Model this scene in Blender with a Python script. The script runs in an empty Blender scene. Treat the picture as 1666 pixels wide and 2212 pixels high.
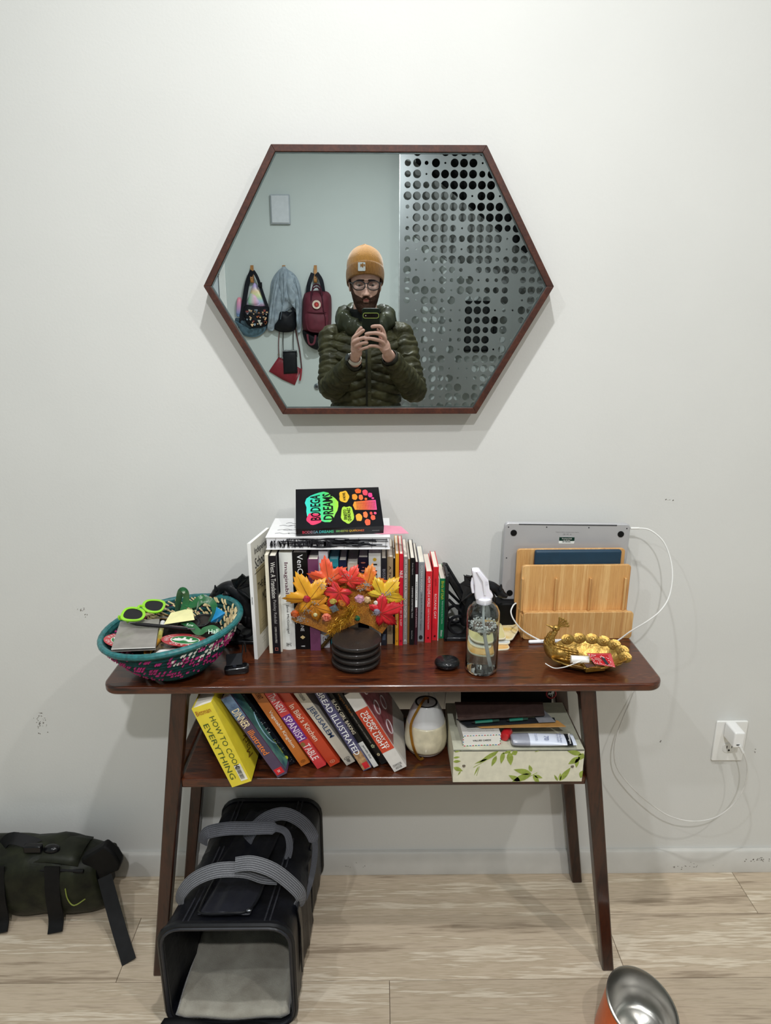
import bpy, bmesh, math, random
from mathutils import Vector as V, Matrix, Euler, noise
random.seed(7)
S = bpy.context.scene
COL = S.collection
PI = math.pi
# ---------------------------------------------------------------- camera
FPX = 1459.; PITCH = math.radians(16.2); YAW = math.radians(.5); CH = 1.52; CD = 1.563
CAM = V((0, -CD, CH))
_sp, _cp, _sy, _cy = math.sin(PITCH), math.cos(PITCH), math.sin(YAW), math.cos(YAW)
CF = V((_sy*_cp, _cy*_cp, -_sp)); CR = V((_cy, -_sy, 0)); CU = V((_sy*_sp, _cy*_sp, _cp))
cd = bpy.data.cameras.new('camera'); cam = bpy.data.objects.new('camera', cd); COL.objects.link(cam)
cam.location = CAM; cam.rotation_euler = (PI/2-PITCH, 0, -YAW)
cd.sensor_fit = 'HORIZONTAL'; cd.sensor_width = 36; cd.lens = 36*FPX/1666; cd.clip_start = .004; cd.clip_end = 50
S.camera = cam
w = bpy.data.worlds.new('world'); S.world = w; w.use_nodes = True
w.node_tree.nodes['Background'].inputs[0].default_value = (.8, .87, 1, 1)
w.node_tree.nodes['Background'].inputs[1].default_value = .3
S.view_settings.view_transform = 'Standard'; S.view_settings.look = 'None'
S.view_settings.exposure = -.03; S.view_settings.gamma = 1; S.view_settings.use_curve_mapping = False
def lamp(loc, power, size, color=(1, 1, 1), rot=(0, 0, 0), sy=None, spread=PI):
    l = bpy.data.lights.new('ceiling_lamp_or_fill', 'AREA'); l.energy = power; l.color = color
    l.shape = 'DISK' if sy is None else 'RECTANGLE'; l.size = size; l.spread = spread
    if sy: l.size_y = sy
    o = bpy.data.objects.new('ceiling_lamp_or_fill', l); COL.objects.link(o); o.location = loc; o.rotation_euler = rot
lamp((.05, -.87, 2.86), 20, .06, (.97, .985, 1))
lamp((.1, -2.39, 2.86), 38, .08, (.98, .985, 1))
lamp((0, -2.0, 2.87), 7, 2.6, (.93, .97, 1), sy=2.6)  # broad dim fill light added under the ceiling, not a fixture of the room
lamp((-1.05, -1.7, 2.86), 13, .07, (.95, .98, 1))
lamp((1.15, -1.6, 2.86), 15, .07, (1, .97, .93))

def ray(px, py): return CF + CR*((px-833)/FPX) + CU*(-(py-1106)/FPX)
def P(px, py, X=None, Y=None, Z=None):
    d = ray(px, py)
    t = (X-CAM.x)/d.x if X is not None else (Y-CAM.y)/d.y if Y is not None else (Z-CAM.z)/d.z
    return CAM + d*t
MD = math.radians(-.52); MY = -.047          # the mirror hangs a third of a degree off the wall
MN = V((math.sin(MD)*-1, -math.cos(MD), 0)).normalized()
def Pm(px, py, Y):                            # a point seen in the mirror that lies on plane y=Y
    d = ray(px, py); M0 = V((0, MY, 0))
    t = (M0-CAM).dot(MN)/d.dot(MN); h = CAM+d*t
    r = d - MN*(2*d.dot(MN))
    return h + r*((Y-h.y)/r.y)
# ---------------------------------------------------------------- mesh helpers
def spl(pts, n=6, closed=False):
    p = [V(q) for q in pts]; out = []; L = len(p)
    rng = range(L) if closed else range(L-1)
    for i in rng:
        g = (lambda k: p[k % L]) if closed else (lambda k: p[max(0, min(L-1, k))])
        a, b, c, d = g(i-1), g(i), g(i+1), g(i+2)
        for k in range(n):
            t = k/n
            out.append(.5*((2*b)+(c-a)*t+(2*a-5*b+4*c-d)*t*t+(3*b-a-3*c+d)*t**3))
    if not closed: out.append(p[-1])
    return out
def lerp(a, b, t): return a+(b-a)*t
def prof(tab, t):
    for i in range(len(tab)-1):
        if t <= tab[i+1][0]:
            u = (t-tab[i][0])/max(1e-9, tab[i+1][0]-tab[i][0]); return lerp(tab[i][1], tab[i+1][1], max(0, u))
    return tab[-1][1]
class M:
    def __init__(s): s.v = []; s.f = []
    def add(s, vs, fs):
        k = len(s.v); s.v += [V(q) for q in vs]; s.f += [tuple(i+k for i in f) for f in fs]; return s
    def box(s, c, z, r=None, taper=1):
        c = V(c); x, y, h = z[0]/2, z[1]/2, z[2]/2; t = taper
        vs = [V(q) for q in ((-x, -y, -h), (x, -y, -h), (x, y, -h), (-x, y, -h), (-x*t, -y*t, h), (x*t, -y*t, h), (x*t, y*t, h), (-x*t, y*t, h))]
        if r is not None:
            R = r if isinstance(r, Matrix) else Euler(r).to_matrix(); vs = [R @ q for q in vs]
        return s.add([q+c for q in vs], [(3, 2, 1, 0), (4, 5, 6, 7), (0, 1, 5, 4), (1, 2, 6, 5), (2, 3, 7, 6), (3, 0, 4, 7)])
    def hexa(s, q):   # eight corners: four bottom ccw, four top ccw
        return s.add(q, [(3, 2, 1, 0), (4, 5, 6, 7), (0, 1, 5, 4), (1, 2, 6, 5), (2, 3, 7, 6), (3, 0, 4, 7)])
    def tube(s, pts, r, n=8, closed=False, up=None, r2=None, cap=True, prof=None):
        pts = [V(q) for q in pts]; L = len(pts); rs = r if isinstance(r, (list, tuple)) else [r]*L
        r2s = (r2 if isinstance(r2, (list, tuple)) else [r2]*L) if r2 is not None else rs
        vs = []; N = None
        for i, p in enumerate(pts):
            a = pts[(i-1) % L] if (closed or i) else p; b = pts[(i+1) % L] if (closed or i < L-1) else p
            T = (b-a)
            T = T.normalized() if T.length > 1e-9 else V((0, 0, 1))
            if up is not None: U0 = V(up(i/(L-1)) if callable(up) else up)
            else: U0 = N if N is not None else (V((0, 0, 1)) if abs(T.z) < .9 else V((1, 0, 0)))
            N = (U0 - T*U0.dot(T))
            if N.length < 1e-6: N = T.orthogonal()
            N.normalize(); B = T.cross(N)
            for k in range(n):
                an = 2*PI*(k+.5)/n
                if prof: x, y = prof[k]
                else: x, y = math.cos(an), math.sin(an)
                vs.append(p + B*x*rs[i] + N*y*r2s[i])
        fs = []
        for i in range(L if closed else L-1):
            for k in range(n):
                a, b = i*n+k, i*n+(k+1) % n; c, d = ((i+1) % L)*n+(k+1) % n, ((i+1) % L)*n+k
                fs.append((a, b, c, d))
        if cap and not closed:
            fs.append(tuple(range(n-1, -1, -1))); fs.append(tuple((L-1)*n+k for k in range(n)))
        return s.add(vs, fs)
    def ribbon(s, pts, w_, t, up=None, closed=False):  # flat strap: w_ wide (along B), t thick (along up)
        return s.tube(pts, w_/2 if not isinstance(w_, list) else [q/2 for q in w_], 4, closed, up, t/2, prof=[(1, 1), (-1, 1), (-1, -1), (1, -1)])
    def lathe(s, pr, n=32, c=(0, 0, 0), sx=1, sy=1, fn=None, cap=True):
        c = V(c); vs = []; fs = []
        for i, (r, z) in enumerate(pr):
            for k in range(n):
                a = 2*PI*k/n; q = V((r*math.cos(a)*sx, r*math.sin(a)*sy, z))
                if fn: q = V(fn(q, a, i))
                vs.append(q+c)
        for i in range(len(pr)-1):
            for k in range(n):
                fs.append((i*n+k, i*n+(k+1) % n, (i+1)*n+(k+1) % n, (i+1)*n+k))
        cap = cap and tuple(pr[0]) != tuple(pr[-1])
        if cap and pr[0][0] > 1e-5: fs.append(tuple(range(n-1, -1, -1)))
        if cap and pr[-1][0] > 1e-5: fs.append(tuple((len(pr)-1)*n+k for k in range(n)))
        return s.add(vs, fs)
    def prism(s, poly, t, o=(0, 0, 0), x=(1, 0, 0), y=(0, 1, 0)):  # polygon in x/y frame, extruded t along x×y
        o, x, y = V(o), V(x), V(y); z = x.cross(y).normalized(); n = len(poly)
        vs = [o+x*a+y*b for a, b in poly]+[o+x*a+y*b+z*t for a, b in poly]
        fs = [tuple(range(n-1, -1, -1)), tuple(range(n, 2*n))]+[(i, (i+1) % n, n+(i+1) % n, n+i) for i in range(n)]
        return s.add(vs, fs)
    def ell(s, c, r, n=16, m=10, rot=None):
        c = V(c); R = Euler(rot).to_matrix() if rot else Matrix.Identity(3)
        vs = [c+R @ V((0, 0, -r[2]))]; fs = []
        for i in range(1, m):
            t = PI*i/m-PI/2
            for k in range(n):
                a = 2*PI*k/n; vs.append(c+R @ V((r[0]*math.cos(t)*math.cos(a), r[1]*math.cos(t)*math.sin(a), r[2]*math.sin(t))))
        vs.append(c+R @ V((0, 0, r[2])))
        for k in range(n):
            fs.append((0, 1+(k+1) % n, 1+k)); e = 1+(m-2)*n; fs.append((e+k, e+(k+1) % n, len(vs)-1))
        for i in range(m-2):
            for k in range(n): fs.append((1+i*n+k, 1+i*n+(k+1) % n, 1+(i+1)*n+(k+1) % n, 1+(i+1)*n+k))
        return s.add(vs, fs)
    def grid(s, fn, nu, nv, cu=False, cv=False):
        vs = [fn(i/(nu if cu else nu-1), j/(nv if cv else nv-1)) for i in range(nu) for j in range(nv)]; fs = []
        for i in range(nu if cu else nu-1):
            for j in range(nv if cv else nv-1):
                i2, j2 = (i+1) % nu, (j+1) % nv; fs.append((i*nv+j, i2*nv+j, i2*nv+j2, i*nv+j2))
        return s.add(vs, fs)
def rrect(w_, h, r, n=4, cx=0, cy=0):
    out = []
    for sx, sy, a0 in ((1, -1, -90), (1, 1, 0), (-1, 1, 90), (-1, -1, 180)):
        for k in range(n+1):
            a = math.radians(a0+90*k/n); out.append((cx+sx*(w_/2-r)+r*math.cos(a), cy+sy*(h/2-r)+r*math.sin(a)))
    return out
def tag(o, label=None, cat=None, group=None, kind=None):
    for k, v in (('label', label), ('category', cat), ('group', group), ('kind', kind)):
        if v: o[k] = v
    return o
def T(name, label, cat, loc=(0, 0, 0), rot=(0, 0, 0), group=None):
    o = bpy.data.objects.new(name, None); COL.objects.link(o); o.empty_display_size = .02
    o.location = loc
    if isinstance(rot, Matrix): o.rotation_euler = rot.to_euler()
    else: o.rotation_euler = rot
    return tag(o, label, cat, group)
def O(name, m, mat, parent=None, bev=0, smooth=True, sub=0, loc=None, rot=None, solid=0, ang=35, label=None, kind=None, bseg=2):
    if isinstance(m, M):
        me = bpy.data.meshes.new(name); me.from_pydata([tuple(q) for q in m.v], [], m.f)
        bm = bmesh.new(); bm.from_mesh(me); bmesh.ops.recalc_face_normals(bm, faces=bm.faces); bm.to_mesh(me); bm.free()
    else: me = m
    if smooth and len(me.polygons):
        me.shade_smooth(); me.set_sharp_from_angle(angle=math.radians(ang))
    if mat and not me.materials: me.materials.append(mat)
    o = bpy.data.objects.new(name, me); COL.objects.link(o)
    if parent: o.parent = parent
    if loc is not None: o.location = loc
    if rot is not None: o.rotation_euler = rot
    if solid:
        d = o.modifiers.new('s', 'SOLIDIFY'); d.thickness = solid; d.offset = 0
    if bev:
        d = o.modifiers.new('b', 'BEVEL'); d.width = bev; d.segments = bseg; d.limit_method = 'ANGLE'; d.angle_limit = math.radians(35)
    if sub:
        d = o.modifiers.new('u', 'SUBSURF'); d.levels = sub; d.render_levels = sub
    if label: o['label'] = label
    if kind: o['kind'] = kind
    return o
def TX(par, s, c, xd, yd, w_, h, mat, name='lettering', th=.0004, label=None, bold=0, sp=1, align='CENTER'):
    """lettering s, fitted in a w_ x h box centred on c, running along xd with its tops towards yd"""
    cu = bpy.data.curves.new('t', 'FONT'); cu.body = s; cu.resolution_u = 2; cu.offset = bold; cu.space_character = sp
    cu.align_x = align; cu.space_line = .85
    ob = bpy.data.objects.new('t', cu); me = bpy.data.meshes.new_from_object(ob); bpy.data.objects.remove(ob)
    if not len(me.vertices): return None
    xs = [q.co.x for q in me.vertices]; ys = [q.co.y for q in me.vertices]
    x0, x1, y0, y1 = min(xs), max(xs), min(ys), max(ys); c, xd, yd = V(c), V(xd).normalized(), V(yd).normalized(); zd = xd.cross(yd)
    if w_ is None: w_ = h*(x1-x0)/(y1-y0)
    for q in me.vertices:
        a = ((q.co.x-x0)/(x1-x0)-.5)*w_; b = ((q.co.y-y0)/(y1-y0)-.5)*h; q.co = c+xd*a+yd*b+zd*th
    me.materials.clear()
    o = O(name, me, mat, par, smooth=False, label=label)
    return o
# ---------------------------------------------------------------- materials
def lin(h):
    h = h.lstrip('#'); c = [int(h[i:i+2], 16)/255 for i in (0, 2, 4)]
    return tuple(((x/12.92) if x <= .04045 else ((x+.055)/1.055)**2.4) for x in c)+(1,)
_mc = {}
def mt(col, rough=.5, metal=0, var=.08, scale=40, bump=0, bs=None, stretch=(1, 1, 1), col2=None, det=4, trans=0, ior=1.45, coat=0, sheen=0, alpha=1, sss=0):
    key = (col, rough, metal, var, scale, bump, bs, stretch, col2, trans, coat, sheen, alpha, sss, ior)
    if key in _mc: return _mc[key]
    m = bpy.data.materials.new('surface'); m.use_nodes = True; nt = m.node_tree; b = nt.nodes['Principled BSDF']
    b.inputs['Roughness'].default_value = rough; b.inputs['Metallic'].default_value = metal
    if trans: b.inputs['Transmission Weight'].default_value = trans; b.inputs['IOR'].default_value = ior
    if coat: b.inputs['Coat Weight'].default_value = coat; b.inputs['Coat Roughness'].default_value = .1
    if sheen: b.inputs['Sheen Weight'].default_value = sheen
    if rough >= .3 and not metal and sum(lin(col)[:3]) < .12: b.inputs['Specular IOR Level'].default_value = .22
    if sss: b.inputs['Subsurface Weight'].default_value = sss; b.inputs['Subsurface Radius'].default_value = (.01, .004, .002)
    if alpha < 1: b.inputs['Alpha'].default_value = alpha
    tc = nt.nodes.new('ShaderNodeTexCoord'); mp = nt.nodes.new('ShaderNodeMapping'); mp.inputs['Scale'].default_value = stretch
    nt.links.new(tc.outputs['Object'], mp.inputs[0])
    nz = nt.nodes.new('ShaderNodeTexNoise'); nz.inputs['Scale'].default_value = scale; nz.inputs['Detail'].default_value = det
    nt.links.new(mp.outputs[0], nz.inputs[0])
    c1 = lin(col); rp = nt.nodes.new('ShaderNodeValToRGB')
    c2 = lin(col2) if col2 else tuple(min(1, x*(1+var*2)) for x in c1[:3])+(1,)
    c0 = c1 if col2 else tuple(x*(1-var*2) for x in c1[:3])+(1,)
    rp.color_ramp.elements[0].position = .3; rp.color_ramp.elements[1].position = .7
    rp.color_ramp.elements[0].color = c0; rp.color_ramp.elements[1].color = c2
    nt.links.new(nz.outputs[0], rp.inputs[0]); nt.links.new(rp.outputs[0], b.inputs['Base Color'])
    if bump:
        bn = nt.nodes.new('ShaderNodeBump'); bn.inputs['Strength'].default_value = bump; bn.inputs['Distance'].default_value = .002
        if bs:
            n2 = nt.nodes.new('ShaderNodeTexNoise'); n2.inputs['Scale'].default_value = bs; nt.links.new(mp.outputs[0], n2.inputs[0]); nt.links.new(n2.outputs[0], bn.inputs['Height'])
        else: nt.links.new(nz.outputs[0], bn.inputs['Height'])
        nt.links.new(bn.outputs[0], b.inputs['Normal'])
    _mc[key] = m; return m
def wood(cols, stretch, scale=6, rough=.4, bump=.05, dist=2.5, coat=0, rand=True, wave=.5):
    m = bpy.data.materials.new('wood'); m.use_nodes = True; nt = m.node_tree; N = nt.nodes; L = nt.links; b = N['Principled BSDF']
    b.inputs['Roughness'].default_value = rough
    if coat: b.inputs['Coat Weight'].default_value = coat; b.inputs['Coat Roughness'].default_value = .12
    tc = N.new('ShaderNodeTexCoord'); mp = N.new('ShaderNodeMapping'); mp.inputs['Scale'].default_value = stretch
    oi = N.new('ShaderNodeObjectInfo'); ad = N.new('ShaderNodeVectorMath'); ad.operation = 'ADD'
    sc = N.new('ShaderNodeVectorMath'); sc.operation = 'SCALE'; sc.inputs['Scale'].default_value = 13 if rand else 0
    cb = N.new('ShaderNodeCombineXYZ'); L.new(oi.outputs['Random'], cb.inputs[0]); L.new(oi.outputs['Random'], cb.inputs[1]); L.new(cb.outputs[0], sc.inputs[0])
    L.new(tc.outputs['Object'], mp.inputs[0]); L.new(mp.outputs[0], ad.inputs[0]); L.new(sc.outputs[0], ad.inputs[1])
    n1 = N.new('ShaderNodeTexNoise'); n1.inputs['Scale'].default_value = scale; n1.inputs['Detail'].default_value = 8; n1.inputs['Distortion'].default_value = dist
    n2 = N.new('ShaderNodeTexNoise'); n2.inputs['Scale'].default_value = scale*9; n2.inputs['Detail'].default_value = 6
    L.new(ad.outputs[0], n1.inputs[0]); L.new(ad.outputs[0], n2.inputs[0])
    mx = N.new('ShaderNodeMix'); mx.inputs[0].default_value = wave; L.new(n1.outputs[0], mx.inputs[2]); L.new(n2.outputs[0], mx.inputs[3])
    rp = N.new('ShaderNodeValToRGB'); el = rp.color_ramp.elements
    k = len(cols)
    el[1].position = .64; el[1].color = lin(cols[-1]); el[0].position = .36; el[0].color = lin(cols[0])
    for i in range(1, k-1): el.new(.36+.28*i/(k-1)).color = lin(cols[i])
    L.new(mx.outputs[0], rp.inputs[0])
    hv = N.new('ShaderNodeHueSaturation'); mr = N.new('ShaderNodeMapRange'); mr.inputs[3].default_value = .9; mr.inputs[4].default_value = 1.08
    L.new(oi.outputs['Random'], mr.inputs[0]); L.new(mr.outputs[0], hv.inputs['Value']); L.new(rp.outputs[0], hv.inputs['Color']); L.new(hv.outputs[0], b.inputs['Base Color'])
    bn = N.new('ShaderNodeBump'); bn.inputs['Strength'].default_value = bump; bn.inputs['Distance'].default_value = .002; L.new(mx.outputs[0], bn.inputs['Height']); L.new(bn.outputs[0], b.inputs['Normal'])
    return m
WHITE = mt('f2f2ee', .6, var=.01); BLACK = mt('0c0c0e', .45, var=.2); INK = mt('141414', .7, var=.05); PAPER = mt('efe9d9', .8, var=.03, scale=200)
# ---------------------------------------------------------------- the setting
ROOMX = 2.4; FRONT = -3.9; CEIL = 2.9
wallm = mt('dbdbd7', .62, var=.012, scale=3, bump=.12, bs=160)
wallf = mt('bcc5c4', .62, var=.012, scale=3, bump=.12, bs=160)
def struct(name, m, mat, parent=None, **k):
    o = O(name, m, mat, parent, **k)
    if parent is None: o['kind'] = 'structure'
    return o
struct('wall_back', M().box((0, .05, CEIL/2), (2*ROOMX, .1, CEIL)), wallm)
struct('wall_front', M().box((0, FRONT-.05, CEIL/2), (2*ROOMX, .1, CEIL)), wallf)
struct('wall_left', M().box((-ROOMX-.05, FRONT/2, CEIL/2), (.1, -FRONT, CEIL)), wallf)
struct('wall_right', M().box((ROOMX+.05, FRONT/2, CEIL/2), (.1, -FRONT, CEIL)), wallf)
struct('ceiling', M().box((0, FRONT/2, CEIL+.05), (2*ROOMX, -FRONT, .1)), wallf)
fl = struct('floor', M().box((0, FRONT/2, -.03), (2*ROOMX, -FRONT, .044)), mt('6b5a48', .8))
plank = wood(['988772', 'b5a48e', 'c6b59e', 'b5a48c', 'dacdb8', 'c2b199'], (.55, 8, 8), 2.0, rough=.5, bump=.1, dist=1.1, wave=.38)
rng = random.Random(3)
y = .031; r = 0
PL = {}
while y > FRONT:
    y1 = y-.18
    x = {0: -.2+.0, 1: -.63-1.22, 2: -1.3}.get(r, -2.4-rng.random()*1.2)
    while x > -ROOMX: x -= 1.22
    if r == 0: xs0 = 1.0-1.22*3
    x = {0: 1.0-1.22*3, 1: -.63-1.22*2, 2: .02-1.22*2}.get(r, x)
    while x < ROOMX:
        a, b_ = max(x, -ROOMX), min(x+1.22, ROOMX); ya = min(y, 0)
        if b_-a > .02:
            k = (round(b_-a, 3), round(ya-y1, 3)); g = .0006
            if k not in PL:
                mm = M().box((0, 0, -.004), (b_-a-2*g, ya-y1-2*g, .008))
                o = O('plank', mm, plank, fl, smooth=False, bev=.0007, bseg=1); PL[k] = o.data
            else: o = O('plank', PL[k], None, fl, smooth=False, bev=.0007, bseg=1)
            o.location = ((a+b_)/2, (ya+y1)/2, 0)
        x += 1.22
    y = y1; r += 1
bbm = mt('cfcdc7', .5, var=.03, scale=12)
struct('baseboard_back', M().prism([(0, 0), (-.014, 0), (-.014, .068), (-.010, .074), (0, .074)], 2*ROOMX, (-ROOMX, 0, 0), (0, 1, 0), (0, 0, 1)), bbm, bev=.001)
struct('baseboard_front', M().prism([(0, 0), (.014, 0), (.014, .074), (0, .074)], 2*ROOMX, (-ROOMX, FRONT, 0), (0, 1, 0), (0, 0, 1)), bbm)
# scuffs on the baseboard and the wall
sc = mt('6e675d', .9)
def scuff(px, py, w_, h, n, seed, Y=-.0003, par='wall_back'):
    q = random.Random(seed); c = P(px, py, Y=Y); m = M()
    for k in range(n):
        a = V((c.x+q.gauss(0, w_), Y, c.z+q.gauss(0, h))); m.box(a, (q.uniform(.0006, .004), .0004, q.uniform(.0006, .0022)), (0, q.uniform(-1, 1), 0))
    o = O('scuff_mark', m, sc, bpy.data.objects[par], smooth=False, kind='stuff')
for a in ((175, 1317, .006, .003, 7, 1), (184, 1327, .002, .005, 5, 2), (86, 1560, .008, .016, 34, 3), (1447, 1080, .005, .001, 4, 4), (1428, 1600, .001, .003, 3, 5), (1632, 1622, .001, .003, 3, 6)): scuff(*a)
for a in ((1640, 1858, .02, .006, 26, 7), (1490, 1872, .03, .004, 16, 8), (120, 1868, .02, .004, 12, 9), (770, 1870, .03, .004, 8, 10)): scuff(*a, Y=-.0143, par='baseboard_back')
# door frame seen at the left edge of the mirror
p = Pm(468, 640, FRONT)
dl = Pm(489, 640, FRONT).x
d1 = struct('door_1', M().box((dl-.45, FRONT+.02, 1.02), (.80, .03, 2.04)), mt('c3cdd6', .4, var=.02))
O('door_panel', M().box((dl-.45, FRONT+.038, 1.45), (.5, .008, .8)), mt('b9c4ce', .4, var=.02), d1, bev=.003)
O('hinge', M().box((dl-.045, FRONT+.042, 1.86), (.02, .012, .1)), mt('2a2a2c', .4, .8), d1, bev=.002)
struct('trim_1', M().box((dl-.02, FRONT+.012, 1.04), (.05, .024, 2.08)).box((dl-.45, FRONT+.012, 2.11), (.91, .024, .06)), mt('dfe3e2', .45, var=.01), bev=.003)
# perforated sheet-metal screen standing in front of the far wall
ROWS = """242044434
3424144414
3414444434
3434444444
44444441441
244444444442
1434434444440
2434431444434
3434443444414
2143441444314 4
312444444423344
410243203344434 3
341142441224033 4
344331442333044 4
314424044404014 4
014431144412144
1434421434440 3
4323412443440
324112244403 1
0324041444140
223440434444
31243111444
2324341124
4233344034
40331444
44124434""".split('\n')
SY = FRONT+.14
pa = Pm(881.3, 351.5, SY); pb = Pm(881.3, 857.3, SY); pitch_z = (pa.z-pb.z)/23
pc = Pm(1125, 670, SY); pitch_x = (Pm(1125.5, 700, SY).x-Pm(936, 700, SY).x)/10
edge = Pm(861.5, 600, SY).x
def cell(m, x0, x1, z0, z1, cx, cz, r, n=20, th=.003):
    k = len(m.v)
    per = []
    for i in range(n):
        a = 2*PI*(i+.5)/n; dx, dz = math.cos(a), math.sin(a)
        s_ = min(((x1-cx) if dx > 0 else (x0-cx))/dx if abs(dx) > 1e-6 else 9, ((z1-cz) if dz > 0 else (z0-cz))/dz if abs(dz) > 1e-6 else 9)
        per.append((cx+dx*s_, cz+dz*s_))
    # snap outer ring points to corners
    for qx, qz in ((x0, z0), (x1, z0), (x1, z1), (x0, z1)):
        j = min(range(n), key=lambda i: (per[i][0]-qx)**2+(per[i][1]-qz)**2); per[j] = (qx, qz)
    vs = [(a, SY, b) for a, b in per]+[(cx+r*math.cos(2*PI*(i+.5)/n), SY, cz+r*math.sin(2*PI*(i+.5)/n)) for i in range(n)]
    vs += [(a, SY-th, b) for a, _, b in vs[n:2*n]]
    fs = []
    for i in range(n):
        j = (i+1) % n; fs.append((i, j, n+j, n+i)); fs.append((n+i, n+j, 2*n+j, 2*n+i))
    m.add(vs, fs)
m = M(); rr = random.Random(5); RAD = [0, .1, .19, .31, .4]
nc = 17; x_lo = edge; z_top = pa.z+pitch_z*3.5; cols_x = [pa.x+pitch_x*(i-.5) for i in range(nc+1)]
for j in range(-3, 33):
    cz = pa.z-pitch_z*(j)
    row = ROWS[j+1].replace(' ', '') if 0 <= j+1 < len(ROWS) else ''
    for i in range(nc):
        k = int(row[i]) if i < len(row) else rr.choice((0, 1, 2, 3, 4, 4, 4) if j > -3 else (0, 1))
        x0, x1 = cols_x[i], cols_x[i+1]; z0, z1 = cz-pitch_z/2, cz+pitch_z/2
        if k == 0: m.add([(x0, SY, z0), (x1, SY, z0), (x1, SY, z1), (x0, SY, z1)], [(0, 1, 2, 3)])
        else: cell(m, x0, x1, z0, z1, (x0+x1)/2, cz, RAD[k]*(pitch_z+pitch_x)/2*1.04)
zl = pa.z-pitch_z*32.5; zh = pa.z+pitch_z*3.5
m.add([(edge, SY, zl), (cols_x[0], SY, zl), (cols_x[0], SY, zh), (edge, SY, zh)], [(0, 1, 2, 3)])
xr = cols_x[-1]
m.add([(xr, SY, zl), (ROOMX-.3, SY, zl), (ROOMX-.3, SY, zh), (xr, SY, zh)], [(0, 1, 2, 3)])
m.add([(edge, SY, .02), (ROOMX-.3, SY, .02), (ROOMX-.3, SY, zl), (edge, SY, zl)], [(0, 1, 2, 3)])
steel = mt('8b9092', .38, .85, var=.10, scale=2.2, bump=.04, bs=300, stretch=(1, 1, .15))
sp_ = T('metal_screen', 'tall perforated grey sheet metal screen with rows of round holes behind the photographer', 'screen', (0, 0, 0))
O('perforated_sheet', m, steel, sp_, smooth=False)
O('edge_strip', M().box((edge+.004, SY-.010, (zh+.02)/2), (.008, .022, zh-.02)), mt('b7bcbd', .35, .8), sp_, bev=.001)
for xx in (edge+.06, 1.2, ROOMX-.4):
    for zz in (.3, zh-.1): O('standoff_post', M().tube([(xx, SY-.003, zz), (xx, FRONT+.014, zz)], .012, 10), mt('888b8d', .4, .8), sp_)
# flat shapes behind the screen: dark above a slanting edge, mid-grey band below
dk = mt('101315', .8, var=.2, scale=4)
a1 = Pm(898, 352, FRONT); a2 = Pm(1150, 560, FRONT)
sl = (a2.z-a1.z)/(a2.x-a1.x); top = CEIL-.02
struct('dark_wall_shape', M().prism([(a1.x, a1.z), (ROOMX-.02, a1.z+sl*(ROOMX-.02-a1.x)), (ROOMX-.02, top), (a1.x, top)], .02, (0, FRONT+.02, 0), (1, 0, 0), (0, 0, 1)), dk)
struct('grey_wall_band', M().prism([(edge+.02, a1.z+.02), (a1.x, a1.z), (ROOMX-.02, a1.z+sl*(ROOMX-.02-a1.x)), (ROOMX-.02, a1.z+sl*(ROOMX-.02-a1.x)-.42), (edge+.02, a1.z-.42)], .012, (0, FRONT+.012, 0), (1, 0, 0), (0, 0, 1)), mt('7c8180', .6, var=.1, scale=3))
# dark meter cabinet behind the screen
c0 = Pm(1003, 650, FRONT+.07); c1 = Pm(1072, 760, FRONT+.07)
mc = T('meter_cabinet', 'small dark cabinet on the wall showing through the holes of the metal screen', 'cabinet', ((c0.x+c1.x)/2, FRONT, c1.z))
hh = c0.z-c1.z; ww = c1.x-c0.x
O('cabinet_box', M().box((0, .035, hh/2), (ww, .07, hh)), mt('15181a', .5), mc, bev=.002)
O('cabinet_door', M().box((-.01, .075, hh/2), (ww-.05, .008, hh-.03)), mt('1c2022', .35, coat=.3), mc, bev=.002)
# ---------------------------------------------------------------- console table
TZ = .787; SZ = .5486
walnut = wood(['210e08', '3b1a0d', '552812', '401d0e', '6c3a1c'], (1.2, 9, 9), 3.2, rough=.3, bump=.008, dist=1.8, coat=.35, wave=.35)
walnutv = wood(['1a0b07', '2b140b', '3c1d10', '2f160c'], (9, 9, 1.2), 3.2, rough=.38, bump=.008, dist=1.5, coat=.25, wave=.35)
tb = T('console_table', 'walnut console table with a lower shelf and splayed legs against the white wall', 'table', (.008, -.175, 0), (0, 0, math.radians(.2)))
O('tabletop', M().prism(rrect(1.17, .30, .035, 8), .018, (0, 0, TZ-.018)), walnut, tb, bev=.005, bseg=3)
for sx in (-1, 1):
    def xo(z): return .4465+.1085*(.754-z)/.754
    for yc, nm in ((-.122, 'f'), (.142, 'b')):
        zt = TZ-.018; q = []
        for z, wd in ((0, .028), (zt, .034)):
            a, b_ = sx*xo(z), sx*(xo(z)-wd)
            xa, xb = min(a, b_), max(a, b_)
            q += [(xa, yc-.016, z), (xb, yc-.016, z), (xb, yc+.014, z), (xa, yc+.014, z)]
        O('leg', M().hexa(q), walnutv, tb, bev=.003)
    for z, hh, nm in ((TZ-.018-.02, .04, 'top_rail'), (.535, .03, 'side_rail')):
        x = sx*(xo(z)-.017)
        O(nm, M().box((x, .01, z), (.022, .236, hh)), walnut, tb, bev=.003)
O('lower_shelf', M().box((0, .005, SZ-.011), (.888, .27, .022)), walnut, tb, bev=.003)
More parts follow.
